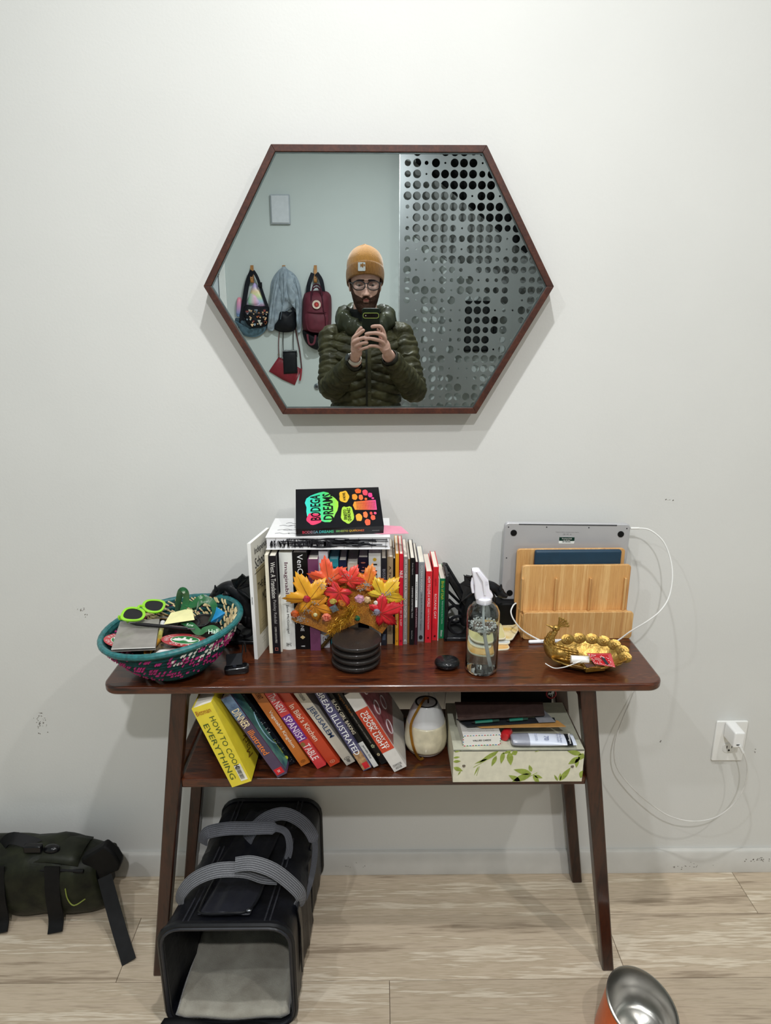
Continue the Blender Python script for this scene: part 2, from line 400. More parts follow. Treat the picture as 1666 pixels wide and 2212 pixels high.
# ---------------------------------------------------------------- hexagonal mirror
hexo = [(-.2175, 1.851), (.2175, 1.851), (.3725, 1.580), (.2165, 1.309), (-.2165, 1.309), (-.3725, 1.580)]
mr_ = T('hexagonal_mirror', 'hexagonal wall mirror in a thin walnut frame above the table', 'mirror', (0, 0, 1.58), (0, 0, -MD))
ho = [(x, z-1.58) for x, z in hexo]
def inset(poly, d):
    out = []; n = len(poly)
    for i in range(n):
        a, b_, c = V(poly[i-1]+(0,)), V(poly[i]+(0,)), V(poly[(i+1) % n]+(0,))
        n1 = V((-(b_-a).y, (b_-a).x, 0)).normalized(); n2 = V((-(c-b_).y, (c-b_).x, 0)).normalized()
        cc = b_.copy(); area = 0
        bis = (n1+n2).normalized(); k = d/max(.2, bis.dot(n1))
        ctr = V((0, 0, 0)); s_ = 1 if bis.dot(ctr-b_) > 0 else -1
        q = b_+bis*k*s_; out.append((q.x, q.y))
    return out
hi = inset(ho, .0135)
for i in range(6):   # six mitred bars
    a, b_, c, d = ho[i], ho[(i+1) % 6], hi[(i+1) % 6], hi[i]
    O('frame_bar', M().prism([a, b_, c, d], .046, (0, -.006, 0), (1, 0, 0), (0, 0, 1)), wood(['34180f', '432014', '522a1a'], (4, 4, 4), 5, rough=.45) if i == 0 else bpy.data.objects['frame_bar'].data.materials[0], mr_, bev=.001, smooth=False)
mirm = mt('dfe6e4', .0, 1, var=0); mirm.node_tree.nodes['Principled BSDF'].inputs['Roughness'].default_value = .004
O('mirror_glass', M().prism(inset(ho, .011), .006, (0, -.041, 0), (1, 0, 0), (0, 0, 1)), mirm, mr_, smooth=False)
hj = inset(ho, .0165)
m = M()
for i in range(6): m.prism([hi[i], hi[(i+1) % 6], hj[(i+1) % 6], hj[i]], .0015, (0, -.0465, 0), (1, 0, 0), (0, 0, 1))
O('glass_bevel', m, mt('8f9a9a', .15, .9), mr_, smooth=False)
# ---------------------------------------------------------------- books standing on the table
def cover_mesh(t, h, d, th=.0016, round_=False):
    m = M()
    if round_:
        n = 8; pts = [(-t/2+t*k/n, -.004*math.sin(PI*k/n)) for k in range(n+1)]
        poly = [(-t/2, d)]+pts+[(t/2, d), (t/2-th, d)]+[(t/2-th, .002), (-t/2+th, .002), (-t/2+th, d)]
    else:
        poly = [(-t/2, d), (-t/2, 0), (t/2, 0), (t/2, d), (t/2-th, d), (t/2-th, th), (-t/2+th, th), (-t/2+th, d)]
    return m.prism(poly, h, (0, 0, 0), (1, 0, 0), (0, 1, 0))
def bookparts(r, t, h, d, col, texts, back=None, round_=False, pages='f1ebdc', rough=.4):
    th = min(.0016, t*.18)
    O('cover', cover_mesh(t, h, d, th, round_), mt(col, rough, var=.03, coat=.15), r, ang=50)
    O('page_block', M().box((0, d/2, h/2), (t-2*th-.0002, d-.004, h-(.003 if t > .008 else .0012))), mt(pages, .85, var=.05, scale=400, stretch=(1, .02, .02)), r, smooth=False)
    for s, fr, ln, hf, tc in texts:
        TX(r, s, (0, -.0003-(.004 if round_ else 0), h*(1-fr)), (0, 0, -1), (1, 0, 0), ln*h, hf*t, mt(tc, .5, var=0))
SB = []
def sbook(x0, x1, yb, yt, col, label, texts=(), d=.132, lean=0, **k):
    A, B = P(x0, yb, Z=TZ), P(x1, yb, Z=TZ); Y = (A.y+B.y)/2; zt = P((x0+x1)/2, yt, Y=Y).z
    r = T('book', label, 'book', ((A.x+B.x)/2, Y, TZ), (0, math.radians(lean), 0), 'books standing in a row on the table')
    bookparts(r, (B.x-A.x)*.97, zt-TZ, min(d, -Y-.012), col, texts, **k); return r
sbook(582.5, 590, 1411, 1199, 'e9e2cc', 'thin cream book standing between the white magazine and the narrow black book')
sbook(590.5, 606.5, 1412, 1201, '17141a', 'narrow black book with white blackletter spine lettering beside the magazine', [('West: A Translation', .24, .36, .62, 'e8e6e0'), ('Paisley Rekdal', .56, .24, .5, 'a5a2a2'), ('COPPER CANYON PRESS', .8, .17, .26, 'c9c5c0'), ('\u25a1', .95, .03, .4, 'c96a5a')])
sbook(607, 610.5, 1408, 1290, 'ded9cc', 'very thin pale booklet wedged in beside the big white spine book')
sbook(611.5, 639.5, 1402, 1194, 'e6e8e2', 'thick white book with a rainbow lettered title next to the black one', [('Imaginable', .27, .36, .36, '5a2440'), ('Jane McGonigal', .67, .30, .22, '2a2a2a'), ('S&G', .94, .035, .4, '222222')], round_=True)
sbook(640, 670.5, 1402.5, 1193, '0a0a0b', 'thick black book with the large white word VenCo on its spine', [('VenCo', .14, .24, .40, 'f4f4f4'), ('CHERIE DIMALINE', .63, .35, .25, 'f0f0f0'), ('\u2666', .87, .04, .35, 'd9c08a'), ('w', .965, .014, .3, 'dddddd')])
sbook(671, 693.5, 1405, 1208, '6f3a5c', 'plum purple hardback behind the top left of the leaf fan', [('KAREN LORD', .28, .27, .24, 'c9a9ba'), ('THE BEST OF', .72, .2, .2, '8c5578')])
r = sbook(694, 713.5, 1399, 1191, 'd8d6dc', 'pale grey book with small pink lettering right of the plum hardback', [])
h_ = .19
TX(r, 'FREE\nRADICALS', (0, -.0003, .187), (1, 0, 0), (0, 0, 1), .014, .010, mt('d6626a', .5, var=0))
TX(r, '\u25a3', (0, -.0003, .022), (1, 0, 0), (0, 0, 1), .011, .011, INK)
sbook(715.5, 735, 1397, 1208, '2f8f9c', 'teal book partly hidden behind the leaf fan', [('Quiet', .16, .16, .55, '0d2f3a')], pages='8cc6cc')
sbook(735.8, 752, 1397, 1210, '1d2740', 'navy book with small white capitals between the teal and the beige book', [('APEIROGON', .2, .24, .38, 'a7b2c4')])
sbook(753.5, 775, 1396, 1217, 'cdbfae', 'low beige book with big black capitals behind the fan', [('AINO', .16, .2, .42, '161616')])
sbook(776, 797, 1396, 1204, '191528', 'dark indigo book with faint speckles right of the beige one', [('LABORIOUS', .3, .3, .3, '6b6486'), ('\u2022  \u00b7 \u2022', .1, .1, .5, 'b86f5c')])
sbook(797.6, 823.5, 1395, 1195, 'd8d8d4', 'thick light grey book with tall black title letters right of the indigo one', [('LIES', .22, .22, .4, '161616'), ('\u25cf', .065, .035, .3, 'c9a52e')])
sbook(824.2, 835.5, 1394, 1206, '24242c', 'charcoal slim book with silver capitals beside the light grey one', [('BISSETTE', .22, .2, .5, '8f9098'), ('OCEAN', .6, .1, .4, 'aab6c8'), ('\u2592', .9, .07, .6, '9ab0cc')])
sbook(836.2, 849, 1391, 1203, 'a08a6c', 'tan slim book with its pages fanned open at the top', [('A Time to Love', .3, .4, .35, '2a1a10'), ('POEMS', .8, .1, .4, '6a5032')])
sbook(849.6, 853.2, 1390, 1206, '14110f', 'very thin black book between the tan and the mustard spine')
sbook(853.6, 861, 1394, 1196, 'e09a20', 'slim mustard yellow book in the row', [('VANISHING', .7, .2, .35, 'f7e1a8'), ('o', .95, .02, .4, '6a3c10')])
sbook(861.8, 870, 1394, 1196.5, 'd3122f', 'slim scarlet book right of the mustard one', [('NILE', .215, .075, .8, 'f6eeee'), ('HAMMERED BY SLEEP', .63, .3, .4, 'f2c3c4'), ('o', .95, .02, .4, '30060c')])
sbook(870.8, 879.8, 1391.5, 1203, '8b8885', 'grey book about a mother, white capitals running down the spine', [('MY MOTHER WAS A FREEDOM FIGHTER', .36, .66, .55, 'ebe8e4'), ('AJA MONET', .81, .16, .4, 'c9c4be'), ('\u20ac', .955, .03, .6, 'eeeeee')])
sbook(880.2, 884, 1389, 1208, '8a6226', 'thin bronze brown book between grey and black spines', [('WHEREAS', .4, .3, .4, '4a3210')])
sbook(884.5, 894.5, 1393, 1205.5, '0d0d10', 'slim black book with a tiny white italic title in the right half of the row', [('Porsha Olayiwola', .12, .13, .24, 'c8c8c8'), ('I SHIMMER SOMETIMES, TOO', .5, .36, .3, 'dedede'), ('Button Poetry', .88, .1, .24, 'bbbbbb')])
rr_ = sbook(895.5, 901.3, 1393, 1214, '3a1622', 'thin book with half white and half maroon spine', [('TAYLOR JOHNSON', .66, .24, .5, 'e6c9cf')])
O('spine_band', M().box((0, -.0004, .135), (.0052, .0006, .08)), mt('eef0ee', .5, var=.01), rr_, label='white upper half of the spine')
TX(rr_, 'INHERITANCE', (0, -.0008, .135), (0, 0, -1), (1, 0, 0), .045, .0028, INK)
sbook(902.2, 915.6, 1385.5, 1214.5, '8f9498', 'light grey novel with a dark roundel at the foot of its spine', [('OCEAN VUONG', .2, .32, .3, 'e9e9e6'), ('On Earth We\u2019re Briefly Gorgeous', .62, .47, .27, '2b2b2b'), ('\u25cf', .945, .055, .62, '2a2a2a')])
sbook(917.8, 931.6, 1388, 1234.5, 'd61f2c', 'bright red paperback with bubbly white letters, shorter than its neighbours', [('HOW TO LOVE A WORLD', .28, .42, .42, 'fbe9ea'), ('GUIDE TO PROTECTING EARTH', .66, .3, .26, 'f7c8ca'), ('\u2666', .93, .03, .3, '3a0508')])
sbook(932.8, 944.8, 1383, 1225, 'd81e2b', 'red paperback with serif white author capitals next to the green guide', [('ayiti', .2, .1, .45, '8e1220'), ('ROXANE GAY', .53, .34, .42, 'f7d9d6'), ('\u2665', .94, .03, .4, '4a0a0e')])
sbook(945.2, 946.6, 1384, 1250, 'e8e6e0', 'thin white pamphlet between the red paperback and the green guide')
sbook(947.2, 960.2, 1379, 1250, '0e7a4a', 'short green field guide at the right end of the row', [('Birds of Utah', .19, .30, .45, 'd9dc3a'), ('Field Guide by Stan Tekiela', .56, .38, .28, 'b9dcc8'), ('Adventure', .91, .11, .42, 'e6efe8')], d=.1)
# white magazine leaning, its cover turned towards the room
mA = P(557.5, 1424, Z=TZ); mT = P(541.5, 1174, Y=mA.y); mC = P(590, 1396, Z=TZ)
mg = T('magazine', 'white magazine standing at the left end of the book row with its cover showing', 'magazine', mA)
up = mT-mA; hz = V((.022, .108, 0)).normalized(); up = V((up.x, up.y, up.z)); hm = up.length; upn = up.normalized(); nrm = hz.cross(upn).normalized()
def mq(a, b_, c=0): return hz*a+upn*b_+nrm*c
wd = .112
O('page_block', M().hexa([mq(0, 0, -.0008), mq(wd, 0, -.0008), mq(wd, 0, -.007), mq(0, 0, -.007), mq(0, hm, -.0008), mq(wd, hm, -.0008), mq(wd, hm, -.007), mq(0, hm, -.007)]), mt('f3f3f0', .6, var=.02), mg, smooth=False)
O('cover', M().hexa([mq(0, 0, .0), mq(wd, 0, .0), mq(wd, 0, -.0008), mq(0, 0, -.0008), mq(0, hm, 0), mq(wd, hm, 0), mq(wd, hm, -.0008), mq(0, hm, -.0008)]), mt('dcdad0', .35, var=.03, scale=8), mg, smooth=False)
O('spine', M().hexa([mq(-.001, 0, 0), mq(0, 0, 0), mq(0, 0, -.0078), mq(-.001, 0, -.0078), mq(-.001, hm, 0), mq(0, hm, 0), mq(0, hm, -.0078), mq(-.001, hm, -.0078)]), mt('f6f6f4', .4, var=.01), mg, smooth=False)
def mtx(s, a, b_, w_, h, mat=INK, c=.0003): TX(mg, s, mq(a, b_, c), hz, upn, w_, h, mat)
O('cover_picture', M().hexa([mq(.02, .05, .0002), mq(.108, .05, .0002), mq(.108, .05, 0), mq(.02, .05, 0), mq(.02, .205, .0002), mq(.108, .205, .0002), mq(.108, .205, 0), mq(.02, .205, 0)]), mt('b3a67f', .5, var=.12, scale=18, col2='8d8468'), mg, smooth=False)
mtx('Independent', .062, hm-.026, .09, .02); mtx('School', .046, hm-.052, .06, .024)
O('rule', M().hexa([mq(.012, hm-.075, .0004), mq(.108, hm-.075, .0004), mq(.108, hm-.075, 0), mq(.012, hm-.075, 0), mq(.012, hm-.0738, .0004), mq(.108, hm-.0738, .0004), mq(.108, hm-.0738, 0), mq(.012, hm-.0738, 0)]), INK, mg, smooth=False)
mtx('THE @', .048, hm-.11, .05, .022, c=.0006); mtx('MONEY', .072, hm-.14, .05, .022, c=.0006)
for k in range(3): mtx('\u2014\u2014\u2014\n\u2014\u2014\n\u2014\u2014\u2014', .04, .075-.022*k, .02, .013, c=.0006)
TX(mg, 'MONEY', mq(-.0013, .14, -.004), -upn, -nrm*-1, .018, .003, INK)
# scribbled notebook lying on top of the row
nA, nB = P(575, 1187, Y=-.165), P(843, 1187, Y=-.165)
nz = P(575, 1187, Y=-.165).z; tops = 1.0
NZ = nz; nt_ = P(600, 1160, Y=-.165).z
nb = T('notebook', 'thick white notebook with a scribbled black edge lying across the tops of the books', 'notebook', ((nA.x+nB.x)/2, -.165, NZ), (0, 0, 0))
W_ = nB.x-nA.x; NH = nt_-nz
O('page_block', M().box((0, .07, NH/2), (W_-.004, .14, NH-.003)), mt('e9e9ec', .7, var=.03, scale=300, stretch=(.02, 1, 1)), nb, smooth=False)
O('cover', M().box((0, .07, NH-.0007), (W_, .144, .0014)).box((0, .07, .0007), (W_, .144, .0014)), mt('f1f1f1', .5, var=.01), nb, bev=.0004, smooth=False)
m = M(); rq = random.Random(4)
for k in range(90):
    x = -W_/2+.008+rq.random()*W_*.5; z = NH*(.15+.2*rq.random())
    m.tube([(x, -.0012, z), (x+rq.uniform(-.004, .004), -.0012, z+NH*rq.uniform(.3, .55))], .0009, 4)
for k in range(46):
    x = rq.uniform(-.4, .2)*W_; z = NH*rq.uniform(.2, .85); l = rq.uniform(.04, .1)
    m.tube(spl([(x, -.0012, z), (x+l*.3, -.0012, z+rq.uniform(-.002, .002)), (x+l*.7, -.0012, z+rq.uniform(-.002, .002)), (min(x+l, W_/2-.004), -.0012, z)], 3), .0007, 4)
for k in range(9): m.tube([(-W_/2+.02+k*W_/9, -.0012, .003), (-W_/2+.02+k*W_/9+.002, -.0012, NH-.003)], .0004, 4)
O('ink_scribble', m, mt('24242a', .6, var=.1), nb, kind='stuff')
m = M()
for k in range(9):
    x = -W_/2+.01+rq.random()*.05; y_ = .02+rq.random()*.1
    m.tube(spl([(x, y_, NH+.0003), (x+.01, y_+.004, NH+.0003), (x+.02, y_-.003, NH+.0003), (x+.032, y_+.003, NH+.0003)], 3), .0004, 4)
O('cover_doodle', m, INK, nb, kind='stuff')
pk = T('paper_sheet', 'pink paper sheet sticking out to the right from under the black paperback', 'paper', (.005, -.15, NZ+NH+.0008), (0, 0, math.radians(-8)))
O('sheet', M().prism([(-.09, .02), (.0, .0), (.058, .012), (.035, .062), (-.09, .07)], .0006), mt('ef9cb4', .6, var=.03), pk, smooth=False)
pu = T('folder', 'lilac plastic folder sandwiched under the scribbled notebook', 'folder', (-.085, -.158, NZ-.0022), (0, 0, math.radians(3)))
O('folder_cover', M().prism(rrect(.2, .12, .004, 3, 0, .062), .0016), mt('8f7fc0', .3, var=.04, coat=.3), pu, smooth=False)
# black paperback with the neon cover lying tilted on the notebook
bz = NZ+NH+.0018; bA = P(640, 1157, Z=bz); bB = P(829, 1153, Z=bz); bw = (bB-bA).length
tilt = math.radians(27)
bk = T('book', 'black paperback with neon green and orange lettering lying on the scribbled notebook', 'book', (bA+bB)/2+V((0, .002, 0)), (tilt, 0, math.atan2(bB.y-bA.y, bB.x-bA.x)+math.radians(2.5)))
bt = .021; bd = .130
O('page_block', M().box((0, bd/2, bt/2), (bw-.003, bd-.003, bt-.002)), PAPER, bk, smooth=False)
O('cover', M().prism([(0, 0), (bd, 0), (bd, .0008), (.0008, .0008), (.0008, bt-.0008), (bd, bt-.0008), (bd, bt), (0, bt)], bw, (-bw/2, 0, 0), (0, 1, 0), (0, 0, 1)), mt('131318', .3, var=.05, coat=.2), bk, smooth=False)
neon = ['f03a6a', 'f4912b', '3fd17c', '37d5c8', 'b7dc35', 'f2c23a']
def blob(cx, cy, rx, ry, col, n=22, seed=0, zz=.0003, nm='cover_print'):
    q = random.Random(seed); poly = []
    for k in range(n):
        a = 2*PI*k/n; r_ = 1+.07*math.sin(5*a+seed)+q.uniform(-.03, .03); e = (abs(math.cos(a))**2.6+abs(math.sin(a))**2.6)**(-1/2.6)
        poly.append((cx+rx*r_*e*math.cos(a), cy+ry*r_*e*math.sin(a)))
    return O(nm, M().prism(poly, zz, (0, 0, bt)), col if not isinstance(col, str) else mt(col, .4, var=.04), bk, smooth=False)
def gradm(cols, axis=0, lo=-.05, hi=.05):
    m = bpy.data.materials.new('print'); m.use_nodes = True; N = m.node_tree.nodes; L = m.node_tree.links
    tc = N.new('ShaderNodeTexCoord'); sx_ = N.new('ShaderNodeSeparateXYZ'); mrn = N.new('ShaderNodeMapRange'); rp = N.new('ShaderNodeValToRGB')
    L.new(tc.outputs['Object'], sx_.inputs[0]); L.new(sx_.outputs[axis], mrn.inputs[0]); mrn.inputs[1].default_value = lo; mrn.inputs[2].default_value = hi; L.new(mrn.outputs[0], rp.inputs[0])
    el = rp.color_ramp.elements
    el[0].position = 0; el[1].position = 1; el[0].color = lin(cols[0]); el[1].color = lin(cols[-1])
    for i in range(1, len(cols)-1): el.new(i/(len(cols)-1)).color = lin(cols[i])
    L.new(rp.outputs[0], N['Principled BSDF'].inputs['Base Color']); N['Principled BSDF'].inputs['Roughness'].default_value = .4; return m
g1 = gradm(['37d5c8', '35cfa0', '4fd468', 'a9dc35'], 0, -.075, .0)
blob(-.038, .068, .036, .048, g1, seed=1)
blob(-.056, .030, .016, .018, 'ee2f62', seed=4, zz=.0004)
TX(bk, 'BODEGA', (-.052, .066, bt+.0005), (0, 1, 0), (-1, 0, 0), .084, .023, BLACK, bold=.02)
TX(bk, 'DREAMS', (-.024, .068, bt+.0005), (0, 1, 0), (-1, 0, 0), .086, .023, BLACK, bold=.02)
blob(.014, .100, .011, .019, 'e9b52e', seed=2); TX(bk, 'A NOVEL', (.014, .100, bt+.0005), (0, 1, 0), (-1, 0, 0), .028, .006, BLACK, bold=.02)
blob(.018, .040, .014, .027, 'a9d43a', seed=3)
TX(bk, 'ERNESTO\nQUI\u00d1ONEZ', (.018, .040, bt+.0005), (0, 1, 0), (-1, 0, 0), .042, .017, BLACK, bold=.02)
for i, (x, y_, rx, ry, c) in enumerate([(.047, .118, .007, .008, 'f2652b'), (.063, .112, .006, .010, 'f04a5e'), (.038, .098, .006, .010, 'f4912b'), (.052, .096, .005, .009, 'f2753a'), (.074, .103, .005, .008, 'ee3f8c'), (.063, .090, .003, .004, 'f2652b'), (.079, .092, .003, .003, 'ee3f8c'), (.043, .030, .007, .012, 'f5a32b'), (.058, .038, .005, .010, 'f2753a'), (.071, .042, .003, .005, 'f04a3e'), (.080, .042, .003, .004, 'ee4f7c'), (.074, .028, .005, .008, 'f05a3a'), (.061, .014, .006, .010, 'f2552b')]):
    blob(x, y_, rx, ry, c, 14, i)
O('cover_print', M().prism([(.036, .055), (.085, .053), (.085, .086), (.036, .082), (.032, .07)], .0003, (0, 0, bt)), gradm(['f5a32b', 'f2653a', 'f04aa0'], 0, .03, .09), bk, smooth=False)
m = M()
for k in range(8): m.box((.061, .0565+k*.0034, bt+.0004), (.044, .0006, .0002))
for k in range(12): m.box((.042+k*.0036, .069, bt+.0004), (.0005, .026, .0002))
O('cover_print', m, mt('7a2a1a', .5), bk, smooth=False)
TX(bk, 'BODEGA DREAMS', (-.048, 0, bt*.5), (1, 0, 0), (0, 0, 1), .068, .0085, gradm(['f03a5a', '37c5d8', '3fd17c'], 0, -.08, -.01), bold=.03)
TX(bk, 'ERNESTO QUI\u00d1ONEZ', (.022, 0, bt*.52), (1, 0, 0), (0, 0, 1), .062, .0085, gradm(['5fd17c', 'e9c52e', 'f03a3a'], 0, -.01, .055), bold=.03)
TX(bk, 'VINTAGE', (.078, 0, bt*.42), (1, 0, 0), (0, 0, 1), .016, .0014, mt('cccccc'))
# ---------------------------------------------------------------- cookbooks leaning on the lower shelf
def lbook(TLp, BLp, BRp, col, label, texts=(), d=.2, zc=.757, **k):
    BL = P(*BLp, Z=SZ+.0005); Y = BL.y; TL = P(*TLp, Y=Y); BR = P(*BRp, Y=Y)
    u = TL-BL; th_ = math.atan2(u.x, u.z); t = abs((BR-BL).dot(V((math.cos(th_), 0, -math.sin(th_)))))
    L = min(u.length, (zc-.0005-BL.z-t*0)/math.cos(th_)-t*abs(math.tan(th_)))
    r = T('cookbook', label, 'book', BL, (0, th_, 0), 'cookbooks leaning on the lower shelf')
    q = T('x', None, None); bpy.data.objects.remove(q)
    me = cover_mesh(t, L, d, .0018); me.v = [a+V((t/2, 0, 0)) for a in me.v]
    O('cover', me, mt(col, .35, var=.03, coat=.3), r, ang=50)
    O('page_block', M().box((t/2, d/2, L/2), (t-.004, d-.004, L-.004)), PAPER, r, smooth=False)
    for s, fr, ln, hf, tc in texts:
        TX(r, s, (t/2, -.0003, L*(1-fr)), (0, 0, -1), (1, 0, 0), ln*L, hf*t, mt(tc, .5, var=0), bold=.01)
    r['L'] = L; r['t'] = t; return r, t, L
r, t, L = lbook((405.8, 1516), (501.6, 1701), (544.5, 1690), 'e8d63a', 'thick yellow cookbook at the left end with big green title capitals', [('EVERYTHING', .59, .66, .30, '3d5a1e')], d=.2, rough=.3) if False else lbook((405.8, 1516), (501.6, 1701), (544.5, 1690), 'e6d238', 'thick yellow cookbook at the left end with large dark green title capitals', [])
dg = mt('3a5420', .5, var=0)
TX(r, 'EVERYTHING', (t*.27, -.0004, L*.44), (0, 0, -1), (1, 0, 0), L*.70, t*.26, dg)
TX(r, 'HOW TO COOK', (t*.70, -.0004, L*.52), (0, 0, -1), (1, 0, 0), L*.66, t*.26, dg)
TX(r, 'Bittman', (t*.44, -.0004, L*.93), (1, 0, .0), (0, 0, 1), t*.72, L*.055, mt('a04a22', .5, var=0))
O('barcode_sticker', M().box((t*.73, -.0006, L*.14), (t*.34, .0004, L*.2)), mt('e8e4d2', .6), r, smooth=False)
m = M(); rq = random.Random(2)
for k in range(22): m.box((t*.7, -.0010, L*.06+k*L*.16/22+.001), (t*.2, .0002, rq.choice((.0004, .0008))))
O('barcode', m, INK, r, smooth=False)
TX(r, 'Mark', (t+.0002, .06, L*.25), (0, .3, 1), (0, -1, .3), .05, .03, mt('7a5a1a', .5, var=0))
r, t, L = lbook((471, 1502), (600, 1680), (618, 1667), '4a3c58', 'slim dark violet cookbook with cream and orange title letters', [('DINNER', .27, .22, .72, 'f2e0b8'), ('illustrated', .57, .30, .6, 'e8823a')])
O('spine_print', M().box((t/2, -.0002, L*.86), (t*.98, .0003, L*.26)), mt('3c5478', .4, var=.2, scale=60, col2='6d87a8'), r, smooth=False)
O('publisher_block', M().box((t*.5, -.0004, L*.06), (t*.8, .0004, L*.07)), mt('c8202c'), r, smooth=False)
TX(r, 'DK', (t*.5, -.0008, L*.06), (0, 0, -1), (1, 0, 0), .006, .006, WHITE)
O('cover_picture', M().box((t+.0003, .1, L/2), (.0005, .19, L*.94)), mt('1f3f5c', .3, var=.3, scale=22, col2='5f9a86', coat=.4), r, smooth=False)
for k in range(3): O('cover_print', M().tube([(t+.0008, .05+.03*k+.03*math.cos(a/9*PI), L*.45+(.05+.008*k)*math.sin(a/9*PI)) for a in range(18)], .0012, 5, closed=True), mt(['9fc4d8', '3f8a4a', '7aa8d8'][k], .4), r)
r, t, L = lbook((503, 1499.5), (620.7, 1656), (638, 1646), '10121a', 'black speckled cookbook with a white lowercase title and a yellow dot', [('the smitten kitchen cookbook.', .27, .52, .42, 'e8ecf0'), ('sk', .56, .05, .55, 'f2f2f2'), ('deb perelman', .74, .19, .34, 'b9c23a'), ('\u25cf', .9, .045, .42, 'c9cc3a')])
m = M(); rq = random.Random(8)
for k in range(90): m.box((t*rq.uniform(.08, .95), -.0003, L*rq.uniform(.02, .95)), (.0006, .0003, .0006))
O('print_specks', m, WHITE, r, kind='stuff', smooth=False)
lbook((543.5, 1498.6), (650.5, 1656), (668.5, 1645), 'cf7428', 'amber orange cookbook with a thin white title, left of the crimson one', [('Vegetable Kingdom', .51, .50, .42, 'f6ead8'), ('\u2295', .95, .035, .45, '2a1408'), ('BRYANT', .05, .1, .5, '3a1a08')])
r, t, L = lbook((571.5, 1498.6), (686, 1661.5), (704.4, 1652.5), 'cf3a3e', 'crimson and purple cookbook with tall white art nouveau letters', [('The NEW', .15, .24, .74, 'f6dfe0'), ('SPANISH', .475, .30, .74, 'f4dcee'), ('TABLE', .79, .2, .74, 'f6dfe0')])
O('spine_band', M().box((t/2, -.0001, L*.525), (t*.99, .0003, L*.33)), mt('6d2f8c', .35), r, smooth=False, label='purple band on the spine')
O('olive_print', M().prism([(.005*math.cos(a/8*PI)+t*.25, .006*math.sin(a/8*PI)+L*.32) for a in range(16)], .0003, (0, -.0002, 0), (1, 0, 0), (0, 0, 1)), mt('8a6a3a'), r, smooth=False)
lbook((597.5, 1498.6), (713.7, 1657), (732, 1643.5), 'c4401e', 'red orange cookbook with a white serif title, left of the cream one', [('In Bibi\u2019s Kitchen', .42, .48, .5, 'f4ddc8'), ('\u2295', .95, .035, .45, 'e8c8a8')])
lbook((634.5, 1498.6), (749, 1654), (766, 1642.5), 'cfc8ba', 'cream cookbook with a dark blue capital title on its spine', [('JERUSALEM', .42, .42, .68, '24406a'), ('OTTOLENGHI', .06, .12, .3, '555555'), ('\u2295EBP', .94, .07, .6, '222222')])
r, t, L = lbook((680, 1498.6), (785.4, 1666), (801.5, 1656.5), '4c4a72', 'slate blue and brown cookbook about bread with bold white capitals', [('BREAD ILLUSTRATED', .40, .80, .66, 'f3f3f6')])
O('spine_print', M().box((t/2, -.0001, L*.12), (t*.98, .0002, L*.22)), mt('6b4a38', .4, var=.2, scale=90, col2='c9a070'), r, smooth=False)
O('publisher_block', M().box((t*.6, -.0006, L*.055), (t*.62, .0004, L*.07)), mt('c8202c'), r, smooth=False)
r, t, L = lbook((702, 1498.6), (807, 1660), (817.5, 1652), '0f0f10', 'slim black cookbook with narrow cream capitals and a white foot label', [('BLACK GIRL BAKING', .32, .45, .55, 'e6dcc2')])
O('spine_label', M().box((t*.55, -.0004, L*.175), (t*.8, .0004, L*.33)), mt('dadad6'), r, smooth=False)
TX(r, 'Jerrelle Guy', (t*.6, -.0009, L*.21), (0, 0, -1), (1, 0, 0), L*.18, t*.4, INK)
lbook((721, 1498.6), (824, 1652), (836, 1643), '0c0c0c', 'black cookbook with faint gold script just left of the thick red and white one', [('vegan richa\u2019s', .17, .3, .45, '9c6b32'), ('INSTANTLY INDIAN COOKBOOK', .5, .42, .2, 'a09a90'), ('\u273f', .75, .05, .5, 'b9c09a'), ('\u273f', .87, .04, .4, 'd8c8a0')])
r, t, L = lbook((741.5, 1498.6), (852.4, 1668), (878, 1655), 'd8d5d0', 'thick white cookbook with a red title block at the right end', [])
O('title_block', M().box((t/2, -.0002, L*.52), (t*.99, .0004, L*.54)), mt('c4442a', .4), r, smooth=False)
TX(r, 'THE NEW WAY TO', (t*.68, -.0007, L*.52), (0, 0, -1), (1, 0, 0), L*.47, t*.22, WHITE, bold=.02)
TX(r, 'COOK LIGHT', (t*.36, -.0007, L*.52), (0, 0, -1), (1, 0, 0), L*.47, t*.34, WHITE, bold=.02)
TX(r, 'OXMOOR\nHOUSE', (t*.5, -.0004, L*.05), (1, 0, 0), (0, 0, 1), t*.7, L*.06, INK)
O('cover_picture', M().box((t+.0003, .1, L*.62), (.0005, .19, L*.7)), mt('7a1626', .3, var=.3, scale=50, col2='c46a72', coat=.4), r, smooth=False)
for k in range(5):
    O('cover_print', M().tube([(t+.0008, .05+.06*(k % 2)+.019*math.cos(a/7*PI), L*(.35+.13*k)+.015*math.sin(a/7*PI)) for a in range(14)], .0016, 5, closed=True), mt('e9dde0', .4), r)
